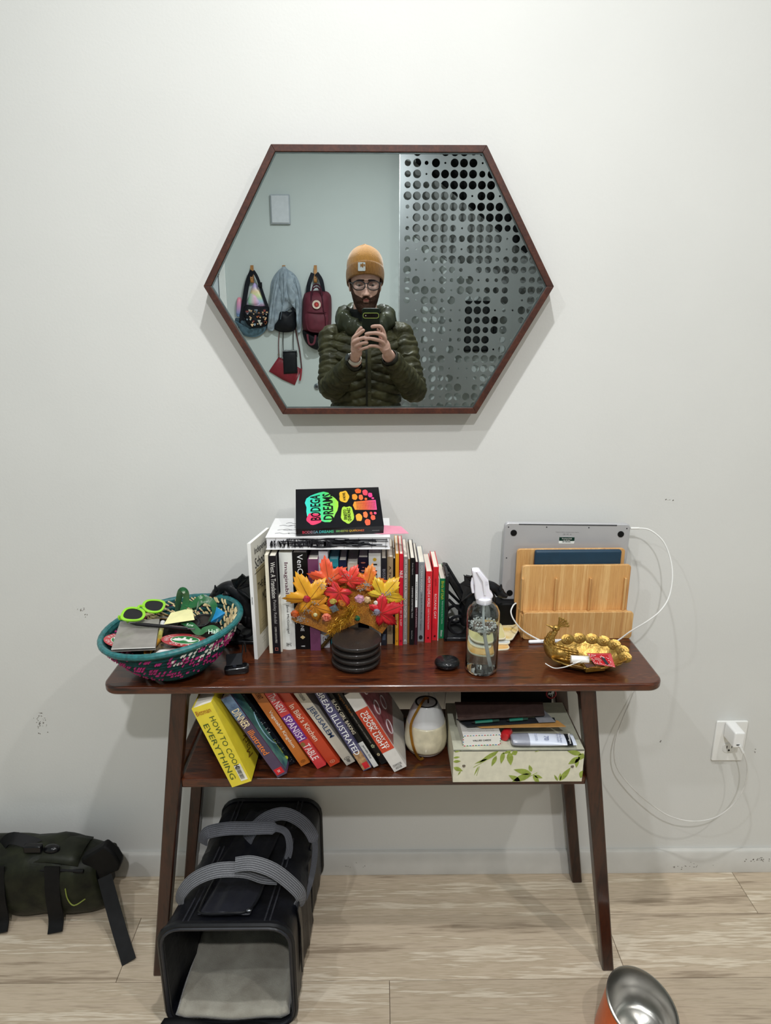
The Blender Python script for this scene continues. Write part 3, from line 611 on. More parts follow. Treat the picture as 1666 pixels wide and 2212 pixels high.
# ---------------------------------------------------------------- woven basket and what lies in it
BC = V((-.437, -.25, TZ)); BRZ = .097
bsk = T('woven_basket', 'shallow coiled basket in teal and magenta at the left end of the table', 'basket', BC+V((.006, .002, .008)), (math.radians(0), math.radians(-6.5), 0))
def brad(z): return .05+.092*(z/BRZ)**.62
teal = mt('0d3f40', .6, var=.25, scale=90, bump=.4, stretch=(1, 1, 1)); straw = mt('cdb98a', .7, var=.15); mag = mt('a8206a', .6, var=.15)
nco = 10
for k in range(nco):
    z = .006+(BRZ-.012)*k/(nco-1); rad = brad(z)
    O('coil', M().tube([(rad*math.cos(a/48*2*PI), rad*math.sin(a/48*2*PI), z) for a in range(48)], .0058, 8, closed=True), teal, bsk)
O('rim', M().tube([((brad(BRZ)+.002)*math.cos(a/96*2*PI), (brad(BRZ)+.002)*math.sin(a/96*2*PI), BRZ) for a in range(96)], [.0062+.0004*(a % 2) for a in range(96)], 10, closed=True), mt('1c6668', .45, var=.2, scale=120, bump=.3, coat=.2), bsk)
O('base', M().lathe([(.001, .0), (.03, 0), (.05, .002), (.05, .006), (.03, .005), (.001, .005)], 32), teal, bsk)
rq = random.Random(11)
def stitches(n, side, zlo, zhi, a0, a1, w_=.0016, pat=None):
    m = M()
    for i in range(n):
        a = rq.uniform(a0, a1); z = .006+(BRZ-.012)*round(rq.uniform(zlo, zhi)*(nco-1))/(nco-1)
        if pat and not pat(a, z): continue
        rad = brad(z); q = []
        for j in range(5):
            t_ = -.3+j*.45
            rr2 = rad+side*.0064*math.cos(t_*.9); zz = z+.0064*math.sin(t_*.9); aa = a+.022*(j-2)
            q.append((rr2*math.cos(aa), rr2*math.sin(aa), zz))
        m.tube(q, w_, 5)
    return m
O('magenta_stitching', stitches(1100, 1, .1, .95, 0, 2*PI, .0019, lambda a, z: math.sin(a*7+z*150) > -.3), mag, bsk, kind='stuff')
O('white_stitching', stitches(90, 1, .6, 1, -1.3, .7, .0018), mt('d8d5cc', .6), bsk, kind='stuff')
O('straw_stitching', stitches(330, -1, .1, 1, -1.0, 2.8, .0021), straw, bsk, kind='stuff')
O('magenta_lining', stitches(120, -1, .3, .9, 2.4, 4.4, .0021), mag, bsk, kind='stuff')
def sheet4(name, label, cat, px, z, th, mat, group=None, bend=None, part='sheet', zs=None):
    pts = [P(x, y, Z=(zs[i] if zs else z)) for i, (x, y) in enumerate(px)]; c = sum(pts, V())/4
    r = T(name, label, cat, c, group=group); q = [p_-c for p_ in pts]; n_ = (q[1]-q[0]).cross(q[3]-q[0]).normalized()
    if n_.z < 0: n_ = -n_
    o = O(part, M().hexa([a-n_*th/2 for a in q]+[a+n_*th/2 for a in q]), mat, r, smooth=False, bev=min(.0008, th/3))
    return r, q, n_
# grey pouch
r, q, n_ = sheet4('pouch', 'flat grey leather pouch lying on the left side of the basket', 'pouch', [(240, 1403), (336, 1399), (345, 1337), (259.6, 1343)], .884, .0018, mt('8b8680', .35, var=.1, scale=25, bump=.2, coat=.3), part='front_panel', zs=[.893, .893, .888, .888])
O('back_panel', M().hexa([a-n_*.0055 for a in q]+[a-n_*.004 for a in q]), mt('77726d', .4, var=.1), r, smooth=False)
O('edge_trim', M().tube([q[0]*.99, q[1]*.99], .0010, 6), mt('d8d5cf', .4), r)
# neon sunglasses
def sunglasses(label, c1, c2, z, nrm, fcol, lcol, wd=.026, arms=True):
    A, B = P(*c1, Z=z), P(*c2, Z=z-(.004 if arms else -.004)); c = (A+B)/2; x = (B-A).normalized(); n_ = V(nrm); n_ = (n_-x*n_.dot(x)).normalized(); y_ = n_.cross(x)
    R = Matrix((x, y_, n_)).transposed(); r = T('sunglasses', label, 'sunglasses', c, R); d = (B-A).length/2
    fm = mt(fcol, .3, var=.04, coat=.6); lm = mt(lcol, .3, var=.05, coat=.15)
    def lens(s, k=1): return [(s*d+wd*k*(1.0*math.cos(a)+.06*math.cos(3*a)), wd*.80*k*(math.sin(a)+.08*math.sin(2*a)*s*-1)+.0) for a in [2*PI*i/28 for i in range(28)]]
    ring = []
    for s in (-1, 1):
        po = lens(s, 1.27); pi_ = lens(s, .97); n = 28
        vs = [(a, b_, 0) for a, b_ in po]+[(a, b_, 0) for a, b_ in pi_]+[(a, b_, .0035) for a, b_ in po]+[(a, b_, .0035) for a, b_ in pi_]
        fs = []
        for i in range(n):
            j = (i+1) % n; fs += [(i, j, n+j, n+i), (2*n+i, 3*n+i, 3*n+j, 2*n+j), (i, 2*n+i, 2*n+j, j), (n+i, n+j, 3*n+j, 3*n+i)]
        O('rim', M().add(vs, fs), fm, r, bev=.0006)
        O('lens', M().prism(lens(s, .97), .0012, (0, 0, .001)), lm, r, smooth=False)
        if arms: O('temple_arm', M().tube(spl([(s*(d+wd*1.05), wd*.55, 0), (s*(d+wd*1.1), wd*.5, -.006), (s*(d+wd*.6), wd*.35, -.009), (s*-.02, wd*.25-.004*s, -.0095-.002*s), (s*-(d+.012), wd*-.1, -.010-.002*s)], 5), .0026, 6), fm, r)
    O('bridge', M().tube(spl([(-d+wd*.95, wd*.35, .002), (0, wd*.62, .003), (d-wd*.95, wd*.35, .002)], 5), .0032, 8), fm, r)
    return r
sunglasses('neon lime green sunglasses with dark lenses on top of the basket contents', (286, 1329), (333, 1310), .908, (.1, -.55, .8), '8fd41a', '17161a', .0222)
sunglasses('black sunglasses half buried under the green lanyard in the basket', (408, 1349), (438, 1341), .880, (.1, -.3, .95), '18181a', '2e2926', .019, False)
r, q, n_ = sheet4('sticky_note', 'pale yellow sticky note lying in the middle of the basket', 'paper', [(354, 1349), (420.5, 1339), (414.5, 1313), (369, 1324)], .89, .0005, mt('e9e3a8', .7, var=.03), zs=[.893, .896, .905, .9])
A, B = P(281, 1347, Z=.900), P(421, 1359, Z=.893)
pn = T('ballpoint_pen', 'black ballpoint pen lying across the grey pouch', 'pen', A); d = B-A
O('barrel', M().tube([d*.09, d*.3, d*.31, d*.88], [.0036, .0042, .0039, .0036], 12), mt('1c1b1c', .35), pn)
O('tip', M().tube([d*0, d*.1], [.0006, .0034], 10), mt('2a2a2a', .3, .6), pn)
O('clicker', M().tube([d*.88, d*1], .0018, 8), mt('58585a', .3, .9), pn); O('clip', M().tube([d*.62+V((0, -.002, .004)), d*.9+V((0, -.002, .004))], .001, 6), mt('9a9a9c', .25, .9), pn)
def sticker(label, px, py, z, rad, rot, txt):
    c = P(px, py, Z=z); r = T('round_sticker', label, 'sticker', c, (math.radians(14), math.radians(-2), rot))
    O('backing', M().lathe([(.001, 0), (rad, 0), (rad, .0005), (.001, .0005)], 48), mt('b83038', .4, var=.03, coat=.4), r)
    O('ring', M().lathe([(.001, .0005), (rad*.62, .0005), (rad*.62, .0008), (.001, .0008)], 40), mt('e8e4da', .4), r)
    O('disc', M().lathe([(.001, .0008), (rad*.58, .0008), (rad*.58, .0011), (.001, .0011)], 40), mt('1f7a3c', .4, coat=.3), r)
    # winged lion-like emblem, cut as a flat white shape
    em = [(-.5, -.1), (-.42, .14), (-.3, .2), (-.15, .12), (0, .12), (.08, .3), (.28, .42), (.5, .36), (.42, .22), (.5, .12), (.38, .06), (.42, -.06), (.2, -.02), (.22, -.2), (.3, -.3), (.18, -.34), (.08, -.12), (-.12, -.1), (-.1, -.24), (.0, -.36), (-.14, -.36), (-.24, -.14), (-.32, -.1), (-.42, -.26), (-.5, -.28), (-.42, -.1)]
    O('emblem', M().prism([(x*rad*.95, y_*rad*.95) for x, y_ in em], .0003, (0, 0, .0011)), mt('eceae4', .5), r, smooth=False)
    for i, ch in enumerate(txt):
        a = PI*1.5-(len(txt)/2-i-.5)*-.3
        a = PI*.5+(len(txt)/2-i-.5)*.3
        TX(r, ch, (rad*.8*math.cos(a), rad*.8*math.sin(a), .0006), (math.sin(a), -math.cos(a), 0), (math.cos(a), math.sin(a), 0), rad*.13, rad*.2, WHITE)
    TX(r, '1867', (0, -rad*.8, .0006), (1, 0, 0), (0, 1, 0), rad*.4, rad*.16, WHITE); return r
sticker('round red and green sticker with a white lion at the front of the basket', 400, 1383, .882, .047, PI*.88, 'ROWLAND HALL')
sticker('round red sticker mostly hidden under the grey pouch', 264, 1384, .873, .036, PI*.7, 'ROWLAND HALL')
A, B = P(318, 1409, Z=.878), P(342, 1382, Z=.874)
cp = T('paper_tube', 'small orange cardboard tube sticking out below the grey pouch', 'tube', A); d = B-A
O('tube_wall', M().lathe([(.0062, 0), (.0072, 0), (.0072, d.length), (.0062, d.length), (.0062, 0)], 20), mt('c9902e', .6), cp, rot=d.to_track_quat('Z', 'Y').to_euler())
A, B = P(345, 1376, Z=.884), P(352, 1345, Z=.884)
vl = T('glass_vial', 'tiny glass vial with white cap beside the grey pouch', 'vial', A); d = B-A
O('vial_body', M().tube([d*0, d*.66], .0052, 14), mt('b9b05a', .1, var=.1, coat=.8), vl); O('cap', M().tube([d*.66, d], .0056, 14), mt('dcdcda', .4), vl)
r, q, n_ = sheet4('card', 'dark blue striped card under the red and green sticker', 'card', [(330, 1412), (372, 1408), (385, 1390), (346, 1388)], .868, .0008, mt('1d2a4a', .4, var=.3, scale=120, col2='8f7a4a', coat=.4), zs=[.876, .876, .87, .87])
r, q, n_ = sheet4('paper_slip', 'white folded paper slip along the front rim inside the basket', 'paper', [(326, 1417), (402, 1405), (400, 1398), (345, 1404)], .872, .0006, mt('e4e4e2', .7), zs=[.882, .884, .879, .877])
r, q, n_ = sheet4('card', 'green and brown printed card at the front right inside the basket', 'card', [(372, 1408), (450, 1396), (455, 1378), (392, 1392)], .870, .0008, mt('2d4a2a', .5, var=.3, scale=60, col2='7a6a3a'), zs=[.874, .874, .868, .868])
r, q, n_ = sheet4('name_badge', 'bright blue and white badge card standing at the right side of the basket', 'badge', [(453, 1345), (475, 1343), (487, 1324), (468, 1311)], .89, .0009, mt('2f9ad8', .35, coat=.3), zs=[.882, .886, .915, .915], part='badge_card')
TX(r, 'Careers', (q[0]+q[1]*1.2+q[2]*.5)*.42+n_*.0006, (q[2]-q[1]), (q[3]-q[2])*.5+(q[0]-q[1])*.5, .018, .005, WHITE)
lanm = mt('12602f', .45, var=.12, scale=30, sheen=.3, coat=.1)
def lanyard(label, lst, up0, w_=.0155, txt=()):
    pts = []
    for e in lst: pts.append(P(e[0], e[1], **{e[2]: e[3]}))
    c = pts[0]; r = T('lanyard', label, 'lanyard', c); L = spl([p_-c for p_ in pts], 6)
    n = len(L)-1
    def up(t): return V(up0[0]).lerp(V(up0[1]), t) if len(up0) == 2 else [V(u) for u in up0][min(len(up0)-1, int(t*len(up0)))]
    O('strap', M().ribbon(L, w_, .0008, up=up), lanm, r, smooth=True)
    for s, x, y_, kk, vv, xd, yd, w2, h2 in txt:
        TX(r, s, P(x, y_, **{kk: vv})-c, xd, yd, w2, h2, mt('cfe0cf', .5))
    return r
lanyard('green lanyard strap looping highest above the back rim', [(384, 1320, 'Y', -.185), (386, 1297, 'Y', -.19), (392, 1277, 'Y', -.2), (400, 1280, 'Y', -.2), (402, 1298, 'Y', -.195), (394, 1322, 'Y', -.2)], [(.9, -.5, .1), (-.5, -.9, .3)], txt=[('\u2766', 397, 1279, 'Y', -.212, (1, 0, .2), (0, -.3, 1), .008, .008)])
lanyard('green lanyard strap folded over beside the tall loop', [(400, 1300, 'Y', -.19), (416, 1306, 'Y', -.2), (432, 1294, 'Y', -.2), (444, 1290, 'Y', -.19), (434, 1302, 'Y', -.18), (414, 1314, 'Y', -.19)], [(.2, -.8, .6), (.1, -.6, .8)], txt=[('\u2766', 435, 1291, 'Y', -.212, (1, 0, .2), (0, -.3, 1), .008, .008)])
lanyard('dark green lanyard strap arching over the blue badge', [(424, 1326, 'Z', .885), (428, 1306, 'Y', -.215), (444, 1296, 'Y', -.215), (460, 1304, 'Y', -.215), (464, 1322, 'Y', -.22), (455, 1342, 'Z', .886)], [(-.9, -.3, .3), (1, -.3, .3)], txt=[('Rowl', 443, 1299, 'Y', -.229, (1, 0, .15), (0, -.2, 1), .018, .007)])
lanyard('green lanyard strap with the white word Hall near the right rim', [(395, 1342, 'Z', .888), (414, 1352, 'Z', .886), (430, 1366, 'Z', .885), (444, 1360, 'Z', .893), (458, 1357, 'Z', .899), (472, 1366, 'Z', .893), (480, 1374, 'Z', .886)], [(0, -.5, 1), (.1, -.6, 1)], txt=[('Hall', 461, 1364, 'Z', .903, (1, .15, 0), (-.1, .7, .6), .019, .010), ('Row', 411, 1350, 'Z', .892, (1, -.3, 0), (.2, .7, .6), .016, .006)])
rq = random.Random(21)
for k in range(7):
    a = P(338+rq.uniform(-6, 20), 1325+rq.uniform(-2, 14), Z=.878); b_ = a+V((rq.uniform(.02, .05), rq.uniform(-.012, .02), rq.uniform(-.004, .006)))
    tag(O(['hairpin', 'wooden_stick', 'twig'][k % 3], M().tube([V((0, 0, 0)), (b_-a)*.5+V((0, 0, .002)), b_-a], .0011, 5), mt(['b9b4aa', '4a3a2a', '8a6a3a'][k % 3], .3, .6), loc=a), ['thin metal hairpin', 'dark wooden stick', 'brown wooden stick'][k % 3]+' among the small things at the back of the basket', 'hairpin', 'small sticks in the basket')
# folded filler things under everything: a dark cloth lining the bottom of the basket
fil = O('cloth_lining', M().grid(lambda u, v: (BC.x+(.098*math.sqrt(v))*math.cos(u*2*PI), BC.y+.098*math.sqrt(v)*math.sin(u*2*PI), TZ+.058+.02*v+.004*math.sin(u*31+v*9)), 36, 8, cu=True), mt('1a1712', .9, var=.2, scale=50)); tag(fil, 'dark crumpled cloth lining the bottom of the woven basket', 'cloth')
# ---------------------------------------------------------------- bookends
iron = mt('17181b', .42, var=.25, scale=60, bump=.35, bs=90, coat=.2)
def bookend(label, loc, s, yaw, hd=True):
    r = T('gargoyle_bookend', label, 'bookend', loc, (0, 0, yaw))
    H_, L_, W2 = .165, .10, .05
    O('upright', M().box((s*.004, 0, H_/2), (.008, .09, H_)), iron, r, bev=.002)
    O('base_plate', M().box((s*L_/2, 0, .005), (L_, .09, .010)), iron, r, bev=.003)
    for yy in (-.03, .03):
        O('sloping_rib', M().tube([(s*.004, yy, H_), (s*L_*.97, yy, .008)], .007, 6), iron, r)
        O('tracery_ring', M().tube([(s*.034+.022*math.cos(a/20*2*PI), yy, .036+.022*math.sin(a/20*2*PI)) for a in range(20)], .004, 6, closed=True), iron, r)
        O('tracery_bar', M().tube([(s*.01, yy, .10), (s*.05, yy, .06), (s*.075, yy, .015)], .0035, 6), iron, r)
    O('slope', M().hexa([(min(s*.004, s*.097), -.03, .006), (max(s*.004, s*.097), -.03, .006), (max(s*.004, s*.097), .03, .006), (min(s*.004, s*.097), .03, .006)]+([(.004, -.03, H_), (.01, -.03, H_), (.01, .03, H_), (.004, .03, H_)] if s > 0 else [(-.01, -.03, H_), (-.004, -.03, H_), (-.004, .03, H_), (-.01, .03, H_)])), iron, r) if False else None
    ref = V((-.275, -.098, TZ)); LX = lambda x, y_, dy=0: (lambda q: V((-s*(q.x-ref.x)+(.036 if s > 0 else 0), q.y-ref.y, q.z-ref.z-(.006 if s > 0 else 0))))(P(x, y_, Y=-.115+dy))
    sp = [(548, 1352), (546, 1325), (537, 1298), (524, 1279), (508, 1270), (495, 1268), (484, 1273), (476, 1281), (470, 1286), (459, 1291)]
    ra = [.016, .026, .026, .022, .019, .013, .011, .0125, .010, .004]
    pts = spl([LX(x, y_) for x, y_ in sp], 4); nn = len(pts)-1
    rs = [prof([(i/9, ra[i]) for i in range(10)], k/nn) for k in range(nn+1)]
    bm_ = M().tube(pts, rs, 12)
    for e in (-1, 1):
        d_ = e*.012
        for lst, rr_ in (([(502, 1278), (491, 1297), (500, 1312), (517, 1318)], (.011, .008, .0075, .006)), ([(545, 1335), (520, 1336), (512, 1356), (526, 1368)], (.018, .014, .009, .007)), ([(474, 1277), (472, 1263)], (.006, .001)), ([(517, 1318), (508, 1322)], (.006, .002)), ([(517, 1318), (514, 1327)], (.006, .002))):
            q = spl([LX(x, y_, d_) for x, y_ in lst], 4); m1 = len(q)-1
            bm_.tube(q, [prof([(i/(len(rr_)-1), rr_[i]) for i in range(len(rr_))], k/m1) for k in range(m1+1)], 8)
    O('gargoyle', bm_, iron, r, sub=1, ang=180)
    for e in (-1, 1):
        root = LX(520, 1272, e*.012); tips = [LX(x, y_, e*(.022+.01*k)) for k, (x, y_) in enumerate([(508, 1252), (531, 1240), (551, 1243), (560, 1262), (557, 1300)])]
        mids = [root.lerp(tips[k].lerp(tips[k+1], .5), .86) for k in range(4)]
        ol_ = []
        for k in range(4): ol_ += [tips[k], mids[k]]
        ol_.append(tips[4]); n_ = len(ol_); of = V((0, e*.003, 0))
        O('wing', M().add([root]+ol_+[q+of for q in [root]+ol_], [(0, k+1, k+2) for k in range(n_-1)]+[(n_+1, n_+k+3, n_+k+2) for k in range(n_-1)]+[(k+1, n_+k+2, n_+k+3, k+2) for k in range(n_-1)]), iron, r, smooth=False)
        for q in tips: O('wing_rib', M().tube([root, root.lerp(q, .5)+V((0, -.003, .003)), q], [.0042, .0034, .0012], 6), iron, r)
    return r
bookend('black winged gargoyle bookend left of the white magazine, behind the basket', (-.283, -.098, TZ), -1, 0)
bp = P(945, 1358, Z=TZ)
bookend('black gargoyle bookend with gothic tracery right of the green guide', (bp.x+.010, -.085, TZ), 1, 0)
# black clip-on light in front of the magazine
c = P(512, 1452, Z=TZ)
cl = T('clip_light', 'small black plastic clip-on light lying in front of the magazine', 'light', c, (0, 0, math.radians(12)))
O('body', M().prism(rrect(.052, .026, .010, 5), .016, (0, 0, .0)), mt('0f1013', .25, coat=.6), cl, bev=.004, bseg=3)
O('clip_plate', M().box((-.004, .012, .024), (.034, .030, .004), (math.radians(28), 0, 0)), mt('1d1e22', .5), cl, bev=.0015)
O('hook', M().tube(spl([(.010, .02, .020), (.014, .028, .034), (.016, .032, .048), (.020, .030, .050), (.021, .026, .032)], 4), .0017, 6), mt('161616', .4), cl)
O('button', M().lathe([(.001, 0), (.004, 0), (.004, .002), (.001, .0025)], 16, (-.004, -.004, .016)), mt('2d3038', .3), cl)
# ---------------------------------------------------------------- autumn leaf fan
fz = 1/6.17
fb = P(695, 1401, Z=TZ); FY = -.186
fan = T('leaf_fan', 'craft fan of red, orange and yellow artificial maple leaves behind the black coasters', 'decoration', fb)
def fp(zx, zy, dy=0): return P(610+zx*fz, 1210+zy*fz, Y=FY+dy)-fb
def fpoly(pts, th, dy): 
    q = [fp(x, y_, dy) for x, y_ in pts]; return M().add(q+[a+V((0, th, 0)) for a in q], [tuple(range(len(q))), tuple(range(2*len(q)-1, len(q)-1, -1))]+[(i, (i+1) % len(q), len(q)+(i+1) % len(q), len(q)+i) for i in range(len(q))])
O('fan_board', fpoly([(120, 790), (160, 660), (300, 420), (560, 230), (800, 165), (980, 160), (1170, 205), (1330, 290), (1480, 560), (1420, 860), (1330, 980), (1180, 880), (1030, 830), (800, 930), (620, 985), (370, 880), (180, 830)], .003, .010), mt('a85a1c', .35, .1, var=.4, scale=500, col2='d99a3c', bump=.6, coat=.5), fan, smooth=False)
O('stick', M().tube([fp(700, 960, .012), V((0, 0, .004))], .0042, 8), mt('5a4418', .5, .2, var=.3, scale=100), fan)
leafp = []
def maple():
    lob = [(90, 1.0), (28, .88), (152, .88), (-28, .62), (208, .62)]
    pts = []
    seq = []
    for a0, L_ in [(208, .62), (152, .88), (90, 1.0), (28, .88), (-28, .62)]:
        for da, k in ((24, .62), (19, .80), (16, .74), (9, .92), (6, .86), (0, 1.06), (-6, .86), (-9, .92), (-16, .74), (-19, .80), (-24, .62)):
            seq.append((math.radians(a0+da), k*L_))
        seq.append((math.radians(a0-31), .50))
    seq[-1] = (math.radians(-80), .22); seq.append((math.radians(-90), .30)); seq.append((math.radians(-100), .22))
    return [(r_*math.cos(a), r_*math.sin(a)) for a, r_ in seq]
MP = maple()
def leaf(zx, zy, size, rot, c1, c2, dy, tip=.2, lab=None):
    ctr = fp(zx, zy, dy); s = size*fz/1080*1.34; n = len(MP); vs = []; fs = []
    ca, sa = math.cos(rot), math.sin(rot)
    for k, kk in enumerate((.0, .35, .7, 1.0)):
        for i, (x, y_) in enumerate(MP):
            a = math.atan2(y_, x); rr2 = math.hypot(x, y_)*kk
            zz = .014*kk*kk*math.sin(a*3+rot*2)*(1-.3*kk)+.009*math.cos(a*5)*kk-(.012 if tip > 0 else -.004)*kk*kk
            X, Z_ = x*kk*ca-y_*kk*sa, x*kk*sa+y_*kk*ca
            vs.append(ctr+V((X*s, -zz*s*5-.004, Z_*s)))
            if k == 0: break
    base = lambda k: 1+(k-1)*n
    for i in range(n):
        j = (i+1) % n; fs.append((0, 1+i, 1+j))
        for k in (1, 2): fs.append((base(k)+i, base(k+1)+i, base(k+1)+j, base(k)+j))
    o = O('leaf', M().add(vs, fs), mt(c1, .5, var=.1, scale=38, col2=c2, bump=.25, bs=150, coat=.15), fan, ang=180, solid=.0006, label=lab)
    m = M()
    for a0, L_ in [(208, .58), (152, .82), (90, .95), (28, .82), (-28, .58)]:
        a = math.radians(a0)
        q = []
        for kk in (.05, .35, .65, .95):
            x, y_ = L_*kk*math.cos(a), L_*kk*math.sin(a)
            zz = .014*kk*kk*math.sin(a*3+rot*2)*(1-.3*kk)+.009*math.cos(a*5)*kk-(.012 if tip > 0 else -.004)*kk*kk
            q.append(ctr+V(((x*ca-y_*sa)*s, -zz*s*5-.0048, (x*sa+y_*ca)*s)))
        m.tube(q, .00045, 4)
    O('vein', m, mt('6a3a14', .6), o, kind='stuff')
leaf(1130, 330, 250, -.25, 'd98a1e', 'e0562a', .000, lab='orange maple leaf')
leaf(620, 260, 270, .15, 'd83a20', 'ee6a3a', -.002, lab='red orange maple leaf')
leaf(890, 270, 200, -.5, 'd92a34', 'e8482c', -.004, lab='scarlet maple leaf')
leaf(760, 420, 230, 2.6, 'b8163a', 'e03a20', -.007, lab='crimson maple leaf')
leaf(370, 510, 330, .45, 'd98a1a', 'e8b02a', -.008, lab='amber maple leaf with a red tip')
leaf(430, 610, 220, -1.9, 'b86a18', 'd9921e', -.006, lab='brown orange maple leaf')
leaf(1340, 470, 270, -.7, 'e0a81e', 'd9c03a', -.006, lab='yellow maple leaf')
leaf(1310, 700, 260, -1.2, 'b3101c', 'd8202c', -.010, lab='deep red maple leaf')
def gem(zx, zy, r_, col, dy=-.012, shape=8, metal=.0, sq=False, tr=0):
    c_ = fp(zx, zy, dy); s = r_*fz/1080
    O('gem', M().lathe([(.0001, -s*.5), (s*.7, -s*.35), (s, 0), (s*.6, s*.4), (.0001, s*.45)], shape if not sq else 4), mt(col, .15, metal, var=.2, scale=200, coat=1), fan, loc=c_, rot=(PI/2, .3, 0), smooth=False)
for a in [(325, 520, 62, 'a3142c'), (690, 650, 78, '59636a', -.016, 4, .3), (590, 765, 72, 'd8765a', -.014), (170, 720, 68, 'b04a14', -.004), (1030, 520, 78, 'c08aa0', -.012, 6), (1130, 530, 60, 'c9a87a', -.01, 6), (1000, 775, 48, '0f5a3a', -.012), (670, 540, 70, 'b8a24a', -.008, 7), (810, 560, 90, 'b8661a', -.006, 6), (1260, 690, 52, '8f8aa0', -.018, 7, .4), (1250, 570, 40, 'd8cfc4', -.01, 6), (440, 730, 34, 'c9c08a', -.01)]: gem(*a)
TX(fan, 'TE', fp(590, 765, -.0205), (1, 0, 0), (0, 0, 1), .012, .009, mt('b01c1c', .5))
rq = random.Random(9); m = M()
for cx, cy, n in ((1130, 330, 46), (550, 340, 24), (650, 250, 16), (1400, 450, 34), (1260, 700, 40), (430, 580, 14), (330, 670, 26), (1060, 390, 26), (880, 210, 16), (250, 790, 60)):
    for k in range(n):
        p_ = fp(cx+rq.gauss(0, 34), cy+rq.gauss(0, 22), -.016-rq.random()*.004); s = .0011*rq.uniform(.6, 1.4)
        m.ell(p_, (s, s*.6, s), 5, 4)
O('silver_glitter', m, mt('d6d6da', .15, 1, var=.1), fan, kind='stuff')
m = M()
for k in range(950):
    t_ = rq.random(); cx = lerp(620, 960, t_**.8)+rq.gauss(0, 30); cy = lerp(950, 640, t_)+rq.gauss(0, 38)
    p_ = fp(cx, cy, -.016); d = V((rq.gauss(0, 1), rq.gauss(-.4, .8), rq.gauss(0, 1))).normalized()*rq.uniform(.009, .022); w2 = d.cross(V((rq.random(), rq.random(), rq.random()))).normalized()*.0007
    m.add([p_-w2, p_+w2, p_+d], [(0, 1, 2)])
O('gold_tinsel', m, mt('e0b040', .3, .6, var=.2), fan, kind='stuff', smooth=False)
# ---------------------------------------------------------------- black coasters, stone
cc = P(770, 1437, Z=TZ); cc = V((cc.x, -.231, TZ)); ct = P(770, 1378, Y=-.231).z; ch = (ct-TZ)/4
for k in range(4):
    o = O('coaster', M().lathe([(.001, 0), (.044, 0), (.0465, ch*.05), (.0475, ch*.28), (.0520, ch*.45), (.0533, ch*.62), (.0534, ch*.86), (.0524, ch*.97), (.0512, ch*.985), (.001, ch*.95)], 64), mt('2b2725', .36, var=.1, scale=300, bump=.1, bs=500, coat=.25), loc=(cc.x+(.001 if k % 2 else -.001), cc.y, TZ+ch*k), ang=50)
    tag(o, ['bottom black round coaster of the stack in front of the books', 'second black round coaster from the bottom of the stack', 'third black round coaster from the bottom of the stack', 'topmost black round coaster with its dark flat top showing'][k], 'coaster', 'stack of black round coasters')
sp0 = P(966, 1441, Z=TZ)
o = O('polished_stone', M().lathe([(.0001, 0), (.016, 0), (.025, .005), (.028, .011), (.026, .017), (.019, .021), (.0001, .0225)], 32, fn=lambda q, a, i: (q.x*1.02, q.y*.92, q.z)), mt('101114', .3, var=.3, scale=350, bump=.5, bs=400, coat=.5), loc=sp0, sub=1, ang=180); tag(o, 'round black speckled stone beside the spray bottle', 'stone')
# ---------------------------------------------------------------- spray bottle
sb0 = P(1039, 1446, Z=TZ); bz_ = lambda py: P(1040, py, Y=sb0.y).z-TZ
sb = T('spray_bottle', 'clear spray bottle of water with a white trigger head', 'bottle', sb0)
R0 = .0348; hs = bz_(1328); hn = bz_(1304)
glass = mt('f4faf8', .0, var=0, trans=1, ior=1.46); glass.node_tree.nodes['Principled BSDF'].inputs['Roughness'].default_value = 0
wat = mt('fbfdfb', .0, var=0, trans=1, ior=1.33); 
outer = [(.0001, .001), (R0*.82, 0), (R0*.97, .003), (R0, .010), (R0, hs), (R0*.97, hs+.010), (R0*.84, hs+.02), (R0*.6, hs+.028), (.013, hn+.004), (.012, hn+.010)]
inner = [(.0108, hn+.010), (.0118, hn+.004), (R0*.57, hs+.0265), (R0*.80, hs+.0185), (R0*.93, hs+.009), (R0*.95, hs), (R0*.95, .012), (R0*.9, .006), (.0001, .005)]
O('bottle_body', M().lathe(outer+inner, 48), glass, sb, ang=60)
wl = bz_(1352)
O('water', M().lathe([(.0001, .0052), (R0*.896, .0062), (R0*.948, .0122), (R0*.948, wl), (R0*.90, wl-.0012), (.0001, wl-.0012)], 48), wat, sb, ang=60)
O('dip_tube', M().tube(spl([(.0, 0, hn), (.002, 0, .10), (.014, .004, .012)], 5), .0028, 10), mt('dfe3e6', .4), sb)
m = M(); rq = random.Random(12)
for k in range(120):
    a = rq.uniform(0, 2*PI); r_ = R0*.93*rq.random()**.35; s = rq.uniform(.0009, .0026)
    m.ell((r_*math.cos(a)*.93, r_*math.sin(a)*.93, wl+rq.uniform(-.001, .010)), (s, s, s), 6, 4)
O('foam_bubbles', m, mt('f8fafb', .15, coat=.8), sb, kind='stuff')
wpl = mt('eceaf2', .35, var=.01, coat=.3, sss=.1)
O('screw_cap', M().lathe([(.0155, hn+.002), (.0162, hn+.003), (.0162, hn+.013), (.0145, hn+.015), (.001, hn+.015)], 40, fn=lambda q, a, i: (q.x*(1+.03*(int(a*20/PI) % 2)), q.y*(1+.03*(int(a*20/PI) % 2)), q.z)), wpl, sb)
hp = [(510, 160), (640, 155), (715, 245), (800, 340), (828, 540), (888, 610), (885, 660), (830, 705), (565, 705), (552, 600), (545, 440), (512, 250)]
def hq(x, y_, dy): return P(960+x/8.5, 1210+y_/8.5, Y=sb0.y+dy)-sb0
q = [hq(x, y_, 0) for x, y_ in hp]; n = len(q)
